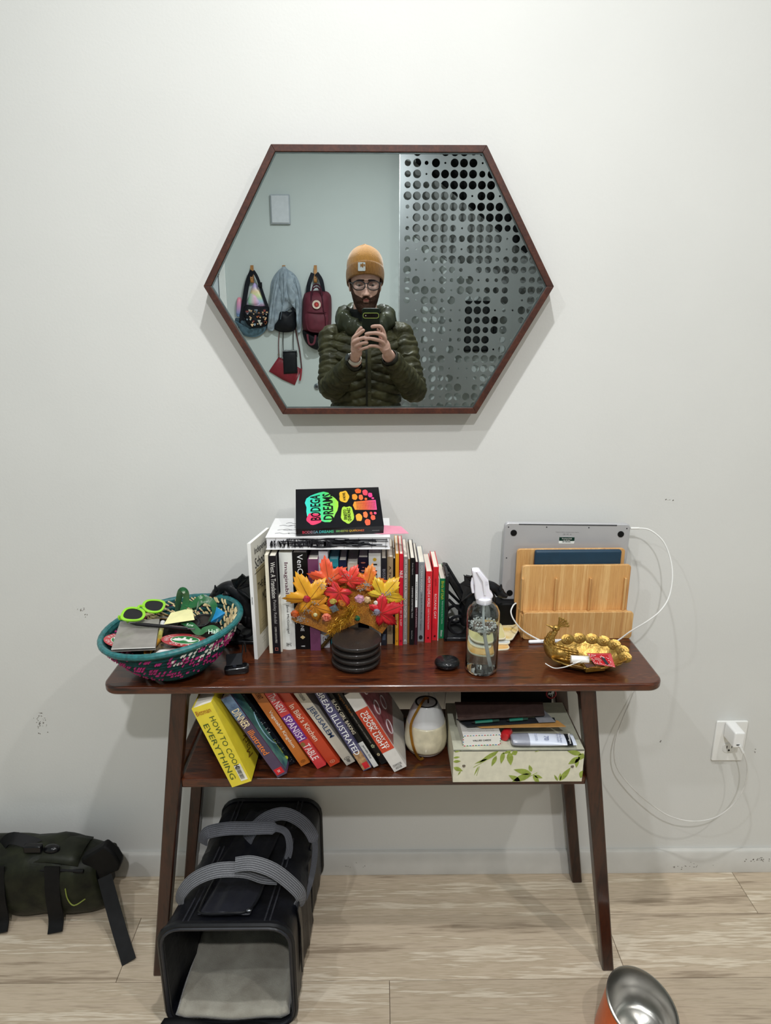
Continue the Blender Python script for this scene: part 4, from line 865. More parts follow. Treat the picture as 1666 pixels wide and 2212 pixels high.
O('spray_head', M().add([a+V((0, -.010, 0)) for a in q]+[a+V((0, .010, 0)) for a in q], [tuple(range(n)), tuple(range(2*n-1, n-1, -1))]+[(i, (i+1) % n, n+(i+1) % n, n+i) for i in range(n)]), wpl, sb, bev=.0035, bseg=3)
O('shroud_ridge', M().tube([hq(600, 210, -.011), hq(715, 380, -.011), hq(745, 640, -.011)], [.0022, .0035, .0022], 8), wpl, sb)
O('trigger', M().tube(spl([hq(540, 330, -.0), hq(512, 450, -.002), hq(530, 600, -.004)], 4), [.0045, .0045, .004, .004, .0035, .0035, .003, .003, .0026], 8), wpl, sb)
O('nozzle', M().tube([hq(505, 200, 0), hq(545, 200, 0)], .006, 12), wpl, sb)
TX(sb, 'ON\nOFF', hq(775, 430, -.0102), (1, 0, .1), (-.1, 0, 1), .007, .010, mt('cfcdd6'))
# ---------------------------------------------------------------- square card coasters
def sqc(label, px, py, z, rot, c1, c2, tilt=(0, 0), s=.088):
    c_ = P(px, py, Z=z); r = T('square_coaster', label, 'coaster', c_, (tilt[0], tilt[1], rot))
    O('board', M().prism(rrect(s, s, .012, 5), .0038), mt('eae2c8', .5, var=.03), r, bev=.0008)
    O('printed_face', M().prism(rrect(s-.003, s-.003, .011, 5), .0004, (0, 0, .0038)), mt(c1, .4, var=.1, scale=28, col2=c2, coat=.3), r, smooth=False)
    return r
sqc('orange topped square coaster at the bottom of the loose pile', 1052, 1388, TZ, .12, 'e0a040', 'e8c890')
sqc('white square coaster with a black dash, second in the loose pile', 1058, 1374, TZ+.0046, -.06, 'ddd9cf', 'c9d4dc')
r = sqc('round cornered yellow and white coaster sticking out furthest right', 1078, 1362, TZ+.0092, -.45, 'e2b93a', 'efe4c4', s=.086)
r = sqc('cream square coaster with dark branch drawing on top of the pile', 1048, 1364, TZ+.0142, -.02, 'e8dfae', 'ddd08e')
O('drawn_branch', M().tube(spl([(-.03, .03, .0045), (0, .02, .0045), (.03, .028, .0045)], 4), .0006, 4), INK, r)
O('drawn_branch', M().tube(spl([(-.01, -.02, .0045), (.012, -.005, .0045), (.034, .005, .0045)], 4), .0006, 4), INK, r)
sb2 = P(1090, 1346, Z=TZ)
o = O('speaker', M().prism(rrect(.062, .045, .02, 6), .07), mt('08080a', .6), loc=(sb2.x-.004, -.048, TZ), bev=.004); tag(o, 'black rounded box half hidden behind the left side of the bamboo stand', 'speaker')
# ---------------------------------------------------------------- bamboo charging stand, laptop, tablet
bam = wood(['b98450', 'd6a668', 'c8955a', 'e2b87c', 'cf9f62'], (34, 34, .8), 3.0, rough=.45, bump=.05, dist=.3, rand=False, wave=.3)
L0, R1_ = P(1128, 1381, Z=TZ), P(1362, 1377, Z=TZ); DW = R1_.x-L0.x; dx0 = (L0.x+R1_.x)/2
dk_ = T('charging_stand', 'bamboo charging stand with three upright panels at the right of the table', 'stand', (dx0, L0.y, TZ), (0, 0, math.radians(.8)))
zf = P(1245, 1323, Y=L0.y).z-TZ; Ym = L0.y+.024; zm = P(1240, 1221, Y=Ym).z-TZ; Yb = L0.y+.056; zb_ = P(1140, 1186, Y=Yb).z-TZ
def panel(w_, z0, z1, y_, th, xs=0, nm='panel'):
    return O(nm, M().prism([(a+xs, b_+(z0+z1)/2) for a, b_ in rrect(w_, z1-z0, .008, 4)], th, (0, y_+th, 0), (1, 0, 0), (0, 0, 1)), bam, dk_, bev=.0012)
panel(DW, 0, zf, 0, .008, nm='front_panel')
panel(DW-.004, .004, zm, .024, .008, -.006, nm='middle_panel')
panel(DW*.99, .004, zb_, .056, .008, -.012, nm='back_panel')
O('base_block', M().box((-.004, .036, .028), (DW-.006, .054, .056)), bam, dk_, bev=.001)
zr = P(1086, 1297, Y=L0.y+.0705).z-TZ-.002
O('rear_block', M().box((-.012, .0815, zr/2), (DW-.004, .033, zr)), bam, dk_, bev=.001)
O('ledge', M().box((-.003, .016, zf-.006), (DW-.01, .014, .004)), bam, dk_, bev=.001)
for px in (1127, 1199, 1273, 1348):
    x = P(px, 1290, Y=Ym-.002).x-dx0; z1 = P(px, 1249, Y=Ym-.004).z-TZ; z0 = zf-.004
    O('divider', M().box((x, .0205, (z0+z1)/2), (.0055, .008, z1-z0)), bam, dk_, bev=.0012)
Yt = L0.y+.034; tA, tB = P(1157, 1190, Y=Yt), P(1346, 1184, Y=Yt)
tb_ = T('tablet_folio', 'dark blue tablet case standing between the bamboo panels', 'tablet', ((tA.x+tB.x)/2, Yt+.007, TZ+.0575), (0, 0, math.radians(.8)))
tw = tB.x-tA.x; th_ = tA.z-TZ-.0575
O('case', M().prism([(a, b_+th_/2) for a, b_ in rrect(tw, th_, .005, 4)], .014, (0, .007, 0), (1, 0, 0), (0, 0, 1)), mt('16384e', .5, var=.06), tb_, bev=.0055, bseg=4)
O('tablet', M().box((0, .0078, th_/2), (tw-.006, .002, th_-.006)), BLACK, tb_, bev=.0008)
O('button', M().box((-tw/2+.0002, 0, th_-.03), (.001, .004, .012)), mt('5a2a2a'), tb_)
Yl = L0.y+.0705; lA, lB, lC = P(1090, 1133, Y=Yl), P(1364, 1127, Y=Yl), P(1086, 1297, Y=Yl)
lw = lB.x-lA.x; lh = (lA.z+.002)-(lC.z)
lp = T('laptop', 'closed silver laptop standing on edge behind the bamboo stand, its black feet showing', 'laptop', ((lA.x+lB.x)/2-.001, Yl+.008, lC.z-.001), (math.radians(-1.0), math.radians(.9), 0))
alu = mt('c2c2c4', .34, .35, var=.03, scale=5)
O('base_shell', M().prism([(a, b_+lh/2) for a, b_ in rrect(lw, lh, .010, 5)], .010, (0, .003, 0), (1, 0, 0), (0, 0, 1)), alu, lp, bev=.0028, bseg=3)
O('lid', M().prism([(a, b_+lh/2) for a, b_ in rrect(lw-.001, lh-.001, .010, 5)], .004, (0, .0075, 0), (1, 0, 0), (0, 0, 1)), alu, lp, bev=.0012)
O('hinge_strip', M().box((0, -.006, lh-.0035), (lw*.78, .004, .0032)), mt('55575b', .4, .3), lp, bev=.001)
for x, z in ((-lw/2+.022, lh-.025), (lw/2-.022, lh-.025), (-lw/2+.022, .018), (lw/2-.022, .018)):
    O('rubber_foot', M().lathe([(.001, 0), (.0075, 0), (.0075, .0014), (.001, .0018)], 24), mt('0b0b0b', .6), lp, loc=(x, -.0068, z), rot=(PI/2, 0, 0))
for x, z in ((-lw/2+.009, lh-.011), (-.05, lh-.010), (.05, lh-.010), (lw/2-.009, lh-.011), (-lw/2+.009, .008), (-lw/2+.009, lh*.55), (lw/2-.009, lh*.5)):
    O('screw', M().lathe([(.0002, 0), (.0015, 0), (.0015, .0006), (.0002, .0006)], 10), mt('3c3c40', .4, .8), lp, loc=(x, -.0068, z), rot=(PI/2, 0, 0))
TX(lp, 'Designed by a computer maker. Assembled abroad. Model A0000' if False else 'Designed in California   Assembled in China   Serial No.', (0, -.0071, lh-.022), (1, 0, 0), (0, 0, 1), .055, .0022, mt('6d6e72'))
TX(lp, 'CE  FC  X', (0, -.0071, lh-.027), (1, 0, 0), (0, 0, 1), .02, .003, mt('6d6e72'))
tg = O('asset_tag', M().prism([(a, b_) for a, b_ in rrect(.037, .016, .002, 3)], .0004, (0, -.0070, lh-.042), (1, 0, 0), (0, 0, 1)), mt('dfe3e0', .4), lp, smooth=False)
O('tag_band', M().box((0, -.0076, lh-.0385), (.0365, .0003, .009)), mt('0f2f24', .4), tg, smooth=False)
TX(tg, 'Rowland Hall', (0, -.0078, lh-.0375), (1, 0, 0), (0, 0, 1), .023, .003, WHITE); TX(tg, '801-355-7485', (0, -.0078, lh-.0415), (1, 0, 0), (0, 0, 1), .015, .0016, WHITE)
m = M(); rq = random.Random(6)
for k in range(16): m.box((-.010+k*.0013, -.0076, lh-.0455), (rq.choice((.0004, .0008)), .0002, .0028))
O('barcode', m, INK, tg, smooth=False)
# cables
def cable(name, label, pts, r_, mat, cat='cable', ends=()):
    c = V(pts[0]); t_ = T(name, label, cat, c); O('cord', M().tube(spl([V(p_)-c for p_ in pts], 8), r_, 8), mat, t_); return t_, c
cw = mt('e6e6e2', .4, var=.01, coat=.2)
zt_ = TZ+.0022
pts = [P(1366, 1141, Y=Yl+.002), P(1378, 1141, Y=Yl), P(1404, 1145, Y=-.06), P(1432, 1168, Y=-.075), P(1448, 1205, Y=-.09), P(1453, 1245, Y=-.11), P(1446, 1288, Y=-.13), P(1428, 1318, Y=-.155), P(1400, 1341, Y=-.16), P(1362, 1364, Y=-.15), P(1330, 1386, Z=zt_+.002), P(1290, 1396, Z=zt_), P(1250, 1400, Z=zt_), P(1205, 1396, Z=zt_), P(1165, 1382, Y=-.138), P(1130, 1362, Y=-.132), P(1111, 1340, Y=-.128), P(1104, 1322, Y=-.12), P(1109, 1308, Y=-.11), P(1115, 1303, Y=-.10)]
tc1, c = cable('charging_cable', 'white cable curving from the laptop out past the table edge and round the gold dish', pts, .0017, cw)
O('connector', M().tube([pts[0]-c-V((.004, 0, 0)), pts[1]-c+V((.004, 0, 0))], .0034, 10, r2=.0026), cw, tc1, bev=.0008)
oc = V((.936, 0, .426)); af = P(1600, 1603, Y=-.062)
pts = [V((R1_.x-.02, -.012, TZ+.06)), V((R1_.x+.006, -.014, TZ+.02)), P(1371, 1470, Y=-.012), P(1368, 1500, Y=-.015), P(1350, 1542, Y=-.03), P(1333, 1588, Y=-.04), P(1327, 1625, Y=-.045), P(1334, 1660, Y=-.05), P(1362, 1697, Y=-.055), P(1400, 1732, Y=-.06), P(1445, 1762, Y=-.065), P(1495, 1774, Y=-.07), P(1545, 1766, Y=-.07), P(1585, 1737, Y=-.07), P(1608, 1700, Y=-.07), P(1615, 1665, Y=-.07), P(1610, 1635, Y=-.068), P(1601, 1616, Y=-.064)]
tc2, c = cable('power_cable', 'white power cord hanging from behind the table down and up to the wall socket', pts, .0018, mt('d4d2cc', .5, var=.05))
O('plug_end', M().tube([P(1606, 1626, Y=-.066)-c, P(1598, 1611, Y=-.063)-c], .0034, 10), cw, tc2)
pts = [P(965, 1488, Y=-.012), P(961, 1520, Y=-.012), P(958, 1545, Y=-.012), V((.128, -.016, .60)), V((.124, -.03, SZ+.006)), V((.11, -.05, SZ+.0035))]
cable('lamp_cable', 'white cord hanging down the wall behind the round pot', pts, .002, cw)
# outlet and charger
ol = T('wall_outlet', 'white wall socket plate low on the wall right of the table', 'outlet', oc)
O('cover_plate', M().prism(rrect(.084, .122, .004, 3), .006, (0, 0, 0), (1, 0, 0), (0, 0, 1)), mt('eeeeea', .35, var=.01), ol, bev=.002)
for s in (-1, 1):
    rc = O('receptacle', M().prism([(a, b_+s*.0195) for a, b_ in rrect(.034, .029, .011, 5)], .0016, (0, -.006, 0), (1, 0, 0), (0, 0, 1)), mt('e4e4e0', .35, var=.01), ol, bev=.0005)
    for x, hh_ in ((-.0065, .008), (.0065, .0065)): O('slot', M().box((x, -.0078, s*.0195+.003), (.0015, .0008, hh_)), INK, rc, smooth=False)
    O('ground_hole', M().lathe([(.0001, 0), (.0026, 0), (.0026, .0007), (.0001, .0007)], 12), INK, rc, loc=(0, -.0075, s*.0195-.007), rot=(PI/2, 0, 0))
O('screw', M().lathe([(.0001, 0), (.003, 0), (.0025, .001), (.0001, .0012)], 12), mt('dcdcd8', .3, .2), ol, loc=(0, -.006, 0), rot=(PI/2, 0, 0))
ad = T('power_adapter', 'white cube power adapter plugged into the upper socket', 'adapter', (af.x-.002, -.008, af.z))
O('case', M().prism([(a, b_) for a, b_ in rrect(.028, .046, .005, 4)], .052, (0, 0, .003), (1, 0, 0), (0, 0, 1)), mt('f2f2f0', .3, var=.005, coat=.2), ad, bev=.0035, bseg=3)
O('usb_port', M().box((-.002, -.0522, -.010), (.008, .0008, .0028)), mt('333333'), ad)
# white stylus
A, B = P(1142, 1386, Z=TZ+.0045), P(1293, 1381, Z=TZ+.0045); A.y -= .001; B.y -= .002
st = T('stylus', 'white stylus lying along the foot of the bamboo stand', 'pen', A); d = B-A
O('barrel', M().tube([d*0, d*.02, d*.88], [.003, .0044, .0044], 14), mt('f0f0f2', .25, var=.005, coat=.3), st); O('tip', M().tube([d*.88, d], [.0044, .001], 14), mt('e9e9ec', .3), st)
# ---------------------------------------------------------------- golden peacock dish
pc_ = P(1262, 1436, Z=TZ); gold = mt('bd9a56', .36, .8, var=.25, scale=120, bump=.35, bs=220, col2='9a7836')
pd = T('peacock_dish', 'small golden dish shaped like a peacock at the right front of the table', 'dish', pc_, (0, 0, math.radians(-8)))
def dish(u, v):
    a = u*2*PI; sc_ = 1+.045*abs(math.sin(a*6.5)); k = v
    rx, ry = .080*sc_, .050*sc_; back = max(0, math.sin(a))
    return (rx*k*math.cos(a)+.004, ry*k*math.sin(a), .002+.018*k**3+.020*back*k**4+.006*max(0, math.cos(a))*k**3)
O('bowl', M().grid(dish, 96, 9, cu=True), gold, pd, solid=.0022, ang=180)
O('foot', M().lathe([(.030, 0), (.032, 0), (.026, .004), (.024, .004)], 32, sx=1.7, sy=.8), gold, pd)
for k in range(11):
    a = [-.95, -.5, -.1, .3, .68, 1.02, 1.36, 1.70, 2.05, -1.45, -1.9][k]
    p_ = V(dish(a/2/PI, .97)); back = math.sin(a) > -.1
    nrm = (V((-math.cos(a)*.5, -1.1, .55)) if back else V((-math.cos(a)*.5, .5, .9))).normalized(); e = nrm.to_track_quat('Z', 'Y')
    fe = O('feather_eye', M().lathe([(.0001, .0005), (.011, .0015), (.0145, 0), (.0115, -.0015), (.0001, -.0012)], 20, sx=1, sy=.8), gold, pd, loc=p_+nrm*.002+V((0, 0, .003 if back else -.001)), rot=e.to_euler())
    O('eye_ring', M().tube([(.0062*math.cos(t_/14*2*PI), .0055*math.sin(t_/14*2*PI), .0012) for t_ in range(14)], .0009, 5, closed=True), gold, fe)
    O('eye_drop', M().ell((0, 0, .001), (.0024, .0036, .0012), 8, 6), gold, fe)
bd_ = M().tube(spl([(-.010, .004, .016), (-.028, .002, .021), (-.050, 0, .024), (-.068, 0, .027), (-.078, -.001, .042), (-.076, -.001, .058), (-.070, -.001, .070), (-.066, -.001, .078)], 5), [prof([(0, .003), (.14, .009), (.3, .014), (.45, .016), (.58, .0115), (.7, .0085), (.85, .006), (1, .0058)], k/35) for k in range(36)], 14)
bd_.ell((-.066, -.001, .084), (.0085, .007, .0075), 14, 10)
O('bird_body', bd_, gold, pd, ang=180)
O('beak', M().tube([(-.073, -.001, .085), (-.088, -.002, .092)], [.0035, .0006], 8), gold, pd)
for s in (-1, 1):
    O('eye', M().ell((-.068, s*.0065-.001, .086), (.0018, .001, .0018), 8, 6), mt('5a4216', .3, .9), pd)
    m = M()
    for j in range(5):
        for k in range(6): m.ell((-.066+k*.009, s*(.0125-.0014*j-abs(k-2)*.0011), .020+j*.0052-k*.0018), (.0075, .0018, .0030), 8, 6, rot=(0, .25, 0))
    O('wing_feathers', m, gold, pd, kind='stuff')
m = M(); rq = random.Random(3)
for k in range(120):
    t_ = rq.random(); a = rq.uniform(0, 2*PI); c_ = V((-.070, 0, .032)).lerp(V((-.070, 0, .074)), t_)+V((.0-.008*math.sin(t_*PI), 0, 0)); rr2 = lerp(.0145, .0062, t_)
    m.ell(c_+V((rr2*math.cos(a), rr2*math.sin(a), 0)), (.0022, .0022, .0024), 6, 4)
O('neck_scales', m, gold, pd, kind='stuff')
m = M()
for k in range(5):
    a = math.radians(10+k*18); m.tube([(-.062, -.001, .087), (-.062+.019*math.cos(a), -.001, .087+.019*math.sin(a))], [.0012, .0022], 6)
    m.ell((-.062+.021*math.cos(a), -.001, .087+.021*math.sin(a)), (.0034, .0016, .0034), 8, 6)
O('crest', m, gold, pd)
def inP(x, y_, z): return P(x, y_, Z=z)
A, B = inP(1234, 1424, TZ+.026), inP(1272, 1426, TZ+.026)
lb = T('lip_balm', 'white lip balm tube lying in the golden dish', 'tube', A); d = B-A
O('tube_body', M().tube([d*0, d], .0085, 18), mt('ecebe6', .35, var=.01), lb); O('cap_ring', M().tube([d*-.02, d*.02], .0088, 18), mt('dddbd4', .4), lb)
ck = inP(1280, 1443, TZ+.012)
ch_ = T('chocolate_box', 'small gold foil box with four brown squares in the dish', 'box', ck, (math.radians(4), 0, math.radians(10)))
O('tray', M().box((0, 0, .005), (.044, .028, .010)), mt('9a7a34', .3, .8, var=.2), ch_, bev=.001)
for x in (-.0105, .0105):
    for y_ in (-.0065, .0065): O('square', M().box((x, y_, .0108), (.019, .0115, .002)), mt('4a2f2a' if x*y_ > 0 else '6e4a22', .5), ch_, bev=.0005)
r, q, n_ = sheet4('tea_packet', 'red foil packet with white dots leaning out of the golden dish', 'packet', [(1284, 1434), (1330, 1442), (1320, 1411), (1268, 1411)], .83, .0016, mt('b8141e', .3, var=.1, coat=.5), zs=[TZ+.028, TZ+.028, TZ+.046, TZ+.046], part='foil')
ex, ey = (q[1]-q[0]), (q[3]-q[0])
m = M(); rq = random.Random(5)
for k in range(70):
    u, v = rq.random(), rq.random()
    if .2 < u < .85 and .22 < v < .8: continue
    m.ell(q[0]+ex*(.04+u*.92)+ey*(.04+v*.92)+n_*.0009, (.0009, .0009, .0003), 6, 4)
O('white_dots', m, WHITE, r, kind='stuff')
TX(r, 'ENGLISH\nBREAKFAST\nTEA', q[0]+ex*.38+ey*.52+n_*.0009, ex, ey, .014, .011, mt('f0b9b4'))
O('label_band', M().hexa([q[0]+ex*u+ey*v+n_*h2 for h2 in (.0008, .0012) for u, v in ((.62, .2), (.78, .2), (.78, .85), (.62, .85))]), mt('30343a', .4), r, smooth=False)
pts = [inP(1178, 1433, TZ+.016), inP(1196, 1441, TZ+.010)+V((0, -.004, 0)), inP(1220, 1441, TZ+.02), inP(1245, 1432, TZ+.03), inP(1256, 1428, TZ+.03), inP(1238, 1432, TZ+.032)]
cable('earphone_wire', 'thin white wire draped over the peacock and into the dish', pts, .001, cw, 'wire')
# ---------------------------------------------------------------- round white pot on the lower shelf
kb = P(922, 1641, Z=SZ+.0005); kb.y += .043; kt = P(915, 1518, Y=kb.y).z-SZ
kp = T('watering_pot', 'round white and cream pot with a brass handle and dark lid between cookbooks and box', 'pot', kb)
ptab = [(0, .030), (.004, .040), (.010, .0445), (.020, .0475), (.034, .0488), (.048, .0478), (kt*.58, .0455), (kt*.75, .0405), (kt*.88, .0345), (kt*.96, .0300), (kt, .0280), (kt+.002, .0268)]
O('pot_shell', M().lathe([(.0001, 0)]+[(r_, z_) for z_, r_ in ptab], 48), mt('dcdcdc', .2, var=.01, coat=.8), kp, ang=180)
O('cream_band', M().lathe([(prof(ptab, z_)+.0003, z_) for z_ in [.012+.0625*k/12*kt/.115 for k in range(13)]], 48, cap=False), mt('dcd3b6', .3, coat=.5), kp, solid=.0004, ang=180)
O('lid', M().lathe([(.0001, kt-.004), (.027, kt-.003), (.0275, kt+.001), (.025, kt+.0025), (.0001, kt-.001)], 40), mt('1a1714', .35, coat=.3), kp)
O('handle', M().ribbon(spl([(.004, -.004, kt+.012), (-.004, -.012, kt+.018), (-.018, -.026, kt+.004), (-.036, -.034, kt*.72), (-.034, -.040, kt*.40), (-.026, -.044, .02), (-.016, -.048, .006), (-.008, -.050, .010)], 5), .0055, .0022, up=lambda t: V((-.4, -1, .3))), mt('a8752c', .28, .9, var=.1), kp, smooth=True)
O('handle_pin', M().tube([(.004, -.004, kt-.003), (.004, -.004, kt+.014)], .0022, 8), mt('3a2a1c', .3, .8), kp)
# ---------------------------------------------------------------- botanical box and what lies on it
b0 = P(978, 1690, Z=SZ+.0004); b1 = P(1257, 1697, Z=SZ+.0004); by = b0.y; bx0, bx1 = b0.x, min(P(1257, 1690, Y=by).x, .444)
bh = P(978, 1622, Y=by).z-SZ; BW = bx1-bx0; BD = .185
bxo = T('storage_box', 'cream cardboard box printed with green leaves on the right of the lower shelf', 'box', ((bx0+bx1)/2, by, SZ+.0005))
crm = mt('d9d5c0', .7, var=.04, scale=60)
O('front_panel', M().box((0, .0015, bh/2), (BW, .003, bh)), crm, bxo, bev=.0008)
O('top_panel', M().box((0, BD/2, bh-.0015), (BW, BD, .003)), mt('b9b8a4', .7, var=.06), bxo, bev=.0008)
O('side_panel', M().box((-BW/2+.0015, BD/2, bh/2), (.003, BD-.006, bh-.006)), crm, bxo); O('side_panel', M().box((BW/2-.0015, BD/2, bh/2), (.003, BD-.006, bh-.006)), crm, bxo)
lf = mt('8f9e45', .7, var=.12, scale=90)
def bleaf(x, z, l, w_, a, par=bxo, top=False):
    pts = [];
    for t_ in [0, .15, .35, .55, .75, 1, .75, .55, .35, .15]:
        pass
    up_ = [(t_*l, w_/2*math.sin(PI*min(1, t_**.8))) for t_ in (0, .2, .4, .6, .8, 1)]; dn = [(t_*l, -w_/2*math.sin(PI*min(1, t_**.8))) for t_ in (.8, .6, .4, .2)]
    ca, sa = math.cos(a), math.sin(a); q = [(x+p_*ca-r_*sa, z+p_*sa+r_*ca) for p_, r_ in up_+dn]
    q = [(max(-BW/2, min(BW/2, u)), max(0.0004, min(bh, v))) for u, v in q]
    O('leaf_print', M().prism(q, .0003, (0, -.0001, 0), (1, 0, 0), (0, 0, 1)), lf, par, smooth=False)
k_ = BW/1340
def Zz(zx, zy): return (zx-130)*k_-BW/2, bh*(1-(zy-685)/335)
for zx, zy, l, w_, a in [(590, 690, .05, .010, 215), (640, 700, .030, .010, 262), (700, 700, .034, .014, 278), (570, 740, .028, .009, 250), (740, 690, .012, .014, 300), (480, 770, .03, .005, 205), (390, 850, .025, .003, 250), (720, 690, .02, .006, 200),
    (940, 930, .040, .014, 165), (940, 935, .045, .016, 205), (960, 940, .030, .010, 300), (940, 910, .018, .008, 110), (970, 950, .02, .008, 340), (830, 1010, .03, .012, 150),
    (1440, 730, .032, .012, 165), (1430, 760, .030, .014, 215), (1400, 770, .024, .009, 270), (1460, 720, .02, .014, 240), (1240, 1010, .04, .012, 58), (1240, 1010, .02, .006, 90), (1220, 1010, .018, .005, 120), (1470, 900, .02, .012, 260),
    (140, 700, .014, .004, 20), (130, 760, .014, .005, 10), (130, 800, .016, .007, 5), (135, 860, .022, .010, -25), (210, 900, .012, .003, 240)]:
    x, z = Zz(zx, zy); bleaf(x, z, l, w_, math.radians(a))
m = M()
for a, b_ in (((820, 1015), (1000, 920)), ((340, 860), (560, 730)), ((375, 950), (400, 850)), ((1000, 690), (960, 700))):
    (x0, z0), (x1, z1) = Zz(*a), Zz(*b_); m.tube([(x0, -.0002, max(.001, z0)), (x1, -.0002, z1)], .0006, 4)
O('stem_print', m, lf, bxo, kind='stuff')
for zx, zy in ((240, 845), (1357, 858)):
    x, z = Zz(zx, zy); O('grommet', M().lathe([(.0016, 0), (.0036, 0), (.0030, .0012), (.0016, .0004), (.0001, .0002)], 16), mt('8a8378', .4, .8), bxo, loc=(x, -.0001, z), rot=(PI/2, 0, 0))
ZB = SZ+bh+.0006
def bz2(zx, zy): return 950+zx/4.76, 1480+zy/4.76
# small card box
vA = P(*bz2(235, 622), Z=ZB); vB = P(*bz2(628, 622), Z=ZB); vh = P(*bz2(235, 510), Y=vA.y).z-ZB; vw = vB.x-vA.x
vb = T('card_box', 'small white card box with an airmail border and black capitals on its end', 'box', ((vA.x+vB.x)/2, vA.y, ZB), (0, 0, math.radians(3)))
O('box_body', M().box((0, .045, vh/2), (vw, .09, vh)), mt('c9c6c0', .5, var=.02), vb, bev=.0008)
O('end_panel', M().box((0, -.0003, vh/2), (vw-.001, .0006, vh-.001)), mt('e9e6df', .5, var=.01), vb, smooth=False)
TX(vb, 'VALUES CARDS', (0, -.0007, vh*.5), (1, 0, 0), (0, 0, 1), vw*.48, vh*.15, INK, bold=.02)
cs = ['b8323a', '2f6fa8', '3a7a3c']; i = 0
for k in range(13):
    for z in (.0012, vh-.0012): O('border_dash', M().box((-vw/2+.004+k*(vw-.008)/12, -.0008, z), (.0036, .0004, .0016)), mt(cs[i % 3], .5, var=0), vb, smooth=False); i += 1
for k in range(4):
    for x in (-vw/2+.001, vw/2-.001): O('border_dash', M().box((x, -.0008, .004+k*(vh-.008)/3), (.0016, .0004, .0026)), mt(cs[i % 3], .5, var=0), vb, smooth=False); i += 1
for k in range(6): TX(vb, 'a few lines of small print about cards' [k:], (0, .012+k*.007, vh+.0002), (1, 0, 0), (0, 1, 0), vw*.7, .0026, mt('5a5a5a'))
# sunscreen tube
A, B = P(*bz2(745, 560), Z=ZB+.011), P(*bz2(1395, 560), Z=ZB+.011); d = B-A
tu = T('sunscreen_tube', 'flat white squeeze tube with a grey cap lying on the leafy box', 'tube', A)
O('cap', M().tube([d*-.02, d*.0, d*.08, d*.26], [.012, .0165, .0185, .019], 20, up=(0, 0, 1), r2=[.007, .0095, .0105, .0110]), mt('8a8d98', .3, coat=.4), tu)
O('tube_body', M().tube([d*.26, d*.6, d*.9, d*.99], [.0185, .0195, .0200, .0202], 20, up=(0, 0, 1), r2=[.0105, .0085, .0035, .0012]), mt('d5dcea', .35, var=.01, coat=.3), tu)
O('brand_band', M().tube([d*.84, d*.93], [.0201, .0203], 20, up=(0, 0, 1), r2=[.0052, .0034]), mt('12161c', .4), tu)
dn = d.normalized(); uu = V((0, .80, .55)).normalized()
def ttx(s, f_, y_, w_, h, mat=mt('3a4a7a'), xd=None, yd=None, zo=0):
    TX(tu, s, d*f_+V((0, -.012+y_*.8, .0085+y_*.35+zo)), xd or V((0, -.9, -.42)), yd or dn, w_, h, mat)
ttx('Neutrogena', .885, .004, .024, .006, WHITE, zo=-.0015)
ttx('Ultra Sheer\ndry-touch', .72, .004, .022, .012, zo=.001); ttx('70', .52, .002, .010, .010, zo=.002); ttx('face and body\nbroad spectrum', .36, .004, .018, .006, zo=.003)
# red cap, envelopes, pens, folders
c = P(*bz2(685, 500), Z=ZB+.010)
rc_ = T('red_cap', 'red plastic bottle top between the card box and the squeeze tube', 'cap', c, (0, math.radians(90), math.radians(60)))
O('cap_shell', M().lathe([(.0001, -.014), (.009, -.014), (.0105, -.010), (.0105, .012), (.009, .014), (.0001, .014)], 24), mt('c2222a', .35, coat=.4), rc_)
ZE = ZB+max(vh, .022)+.001
def flat(name, label, cat, px, z, th, mat, zs=None):
    return sheet4(name, label, cat, [bz2(x, y_) for x, y_ in px], z, th, mat, zs=zs)
flat('envelope', 'brown padded envelope lying across the card box and the squeeze tube', 'envelope', [(430, 440), (1300, 428), (1215, 365), (330, 405)], ZE+.001, .0022, mt('b9884a', .6, var=.06), [ZE+.0025]*4)
flat('folder', 'white edged dark paper folder under the pens', 'folder', [(285, 428), (1195, 378), (1180, 335), (170, 350)], ZE+.006, .002, mt('24262a', .5), [ZE+.0058]*4)
flat('paper_sheet', 'glossy grey sheet with white edge sticking out right of the pens', 'paper', [(1020, 385), (1195, 378), (1062, 245), (960, 300)], ZE+.01, .001, mt('8a8c92', .25, coat=.4), [ZE+.0085]*4)
for i, (a, b_, lab) in enumerate([((330, 384), (610, 362), 'green gel pen, left of the two under the brown leather folder'), ((690, 362), (905, 346), 'green gel pen, right of the two under the brown leather folder')]):
    A, B = P(*bz2(*a), Z=ZE+.0125), P(*bz2(*b_), Z=ZE+.0125); d2 = B-A
    pn = T('gel_pen', lab, 'pen', A, group=None); O('barrel', M().tube([d2*.12, d2*.75], .0032, 10), mt('0f6a58', .3, coat=.4), pn); O('tip', M().tube([d2*.0, d2*.12], [.0008, .003], 10), mt('202020', .3), pn); O('grip', M().tube([d2*.75, d2], .0029, 10), mt('1c3a30', .4), pn)
r, q, n_ = flat('leather_folder', 'dark brown stitched leather folder tilted on top of the pile', 'folder', [(190, 362), (1082, 312), (1060, 175), (155, 175)], ZE+.02, .003, mt('3a2a26', .5, var=.1, scale=80, bump=.2), [ZE+.0175, ZE+.0175, ZE+.034, ZE+.034])
m = M()
for k in range(44): a = q[0].lerp(q[1], (k+.5)/44)+(q[3]-q[0]).normalized()*.004; m.box(a+n_*.0017, (.0024, .0007, .0005))
O('stitching', m, mt('9a8474', .6), r, kind='stuff', smooth=False)
TX(r, '\u2014\u2014\u2014\n\u2014\u2014', (q[0]+q[1]+q[2]+q[3])/4+n_*.0018, q[1]-q[0], q[3]-q[0], .016, .008, mt('8a827c'))
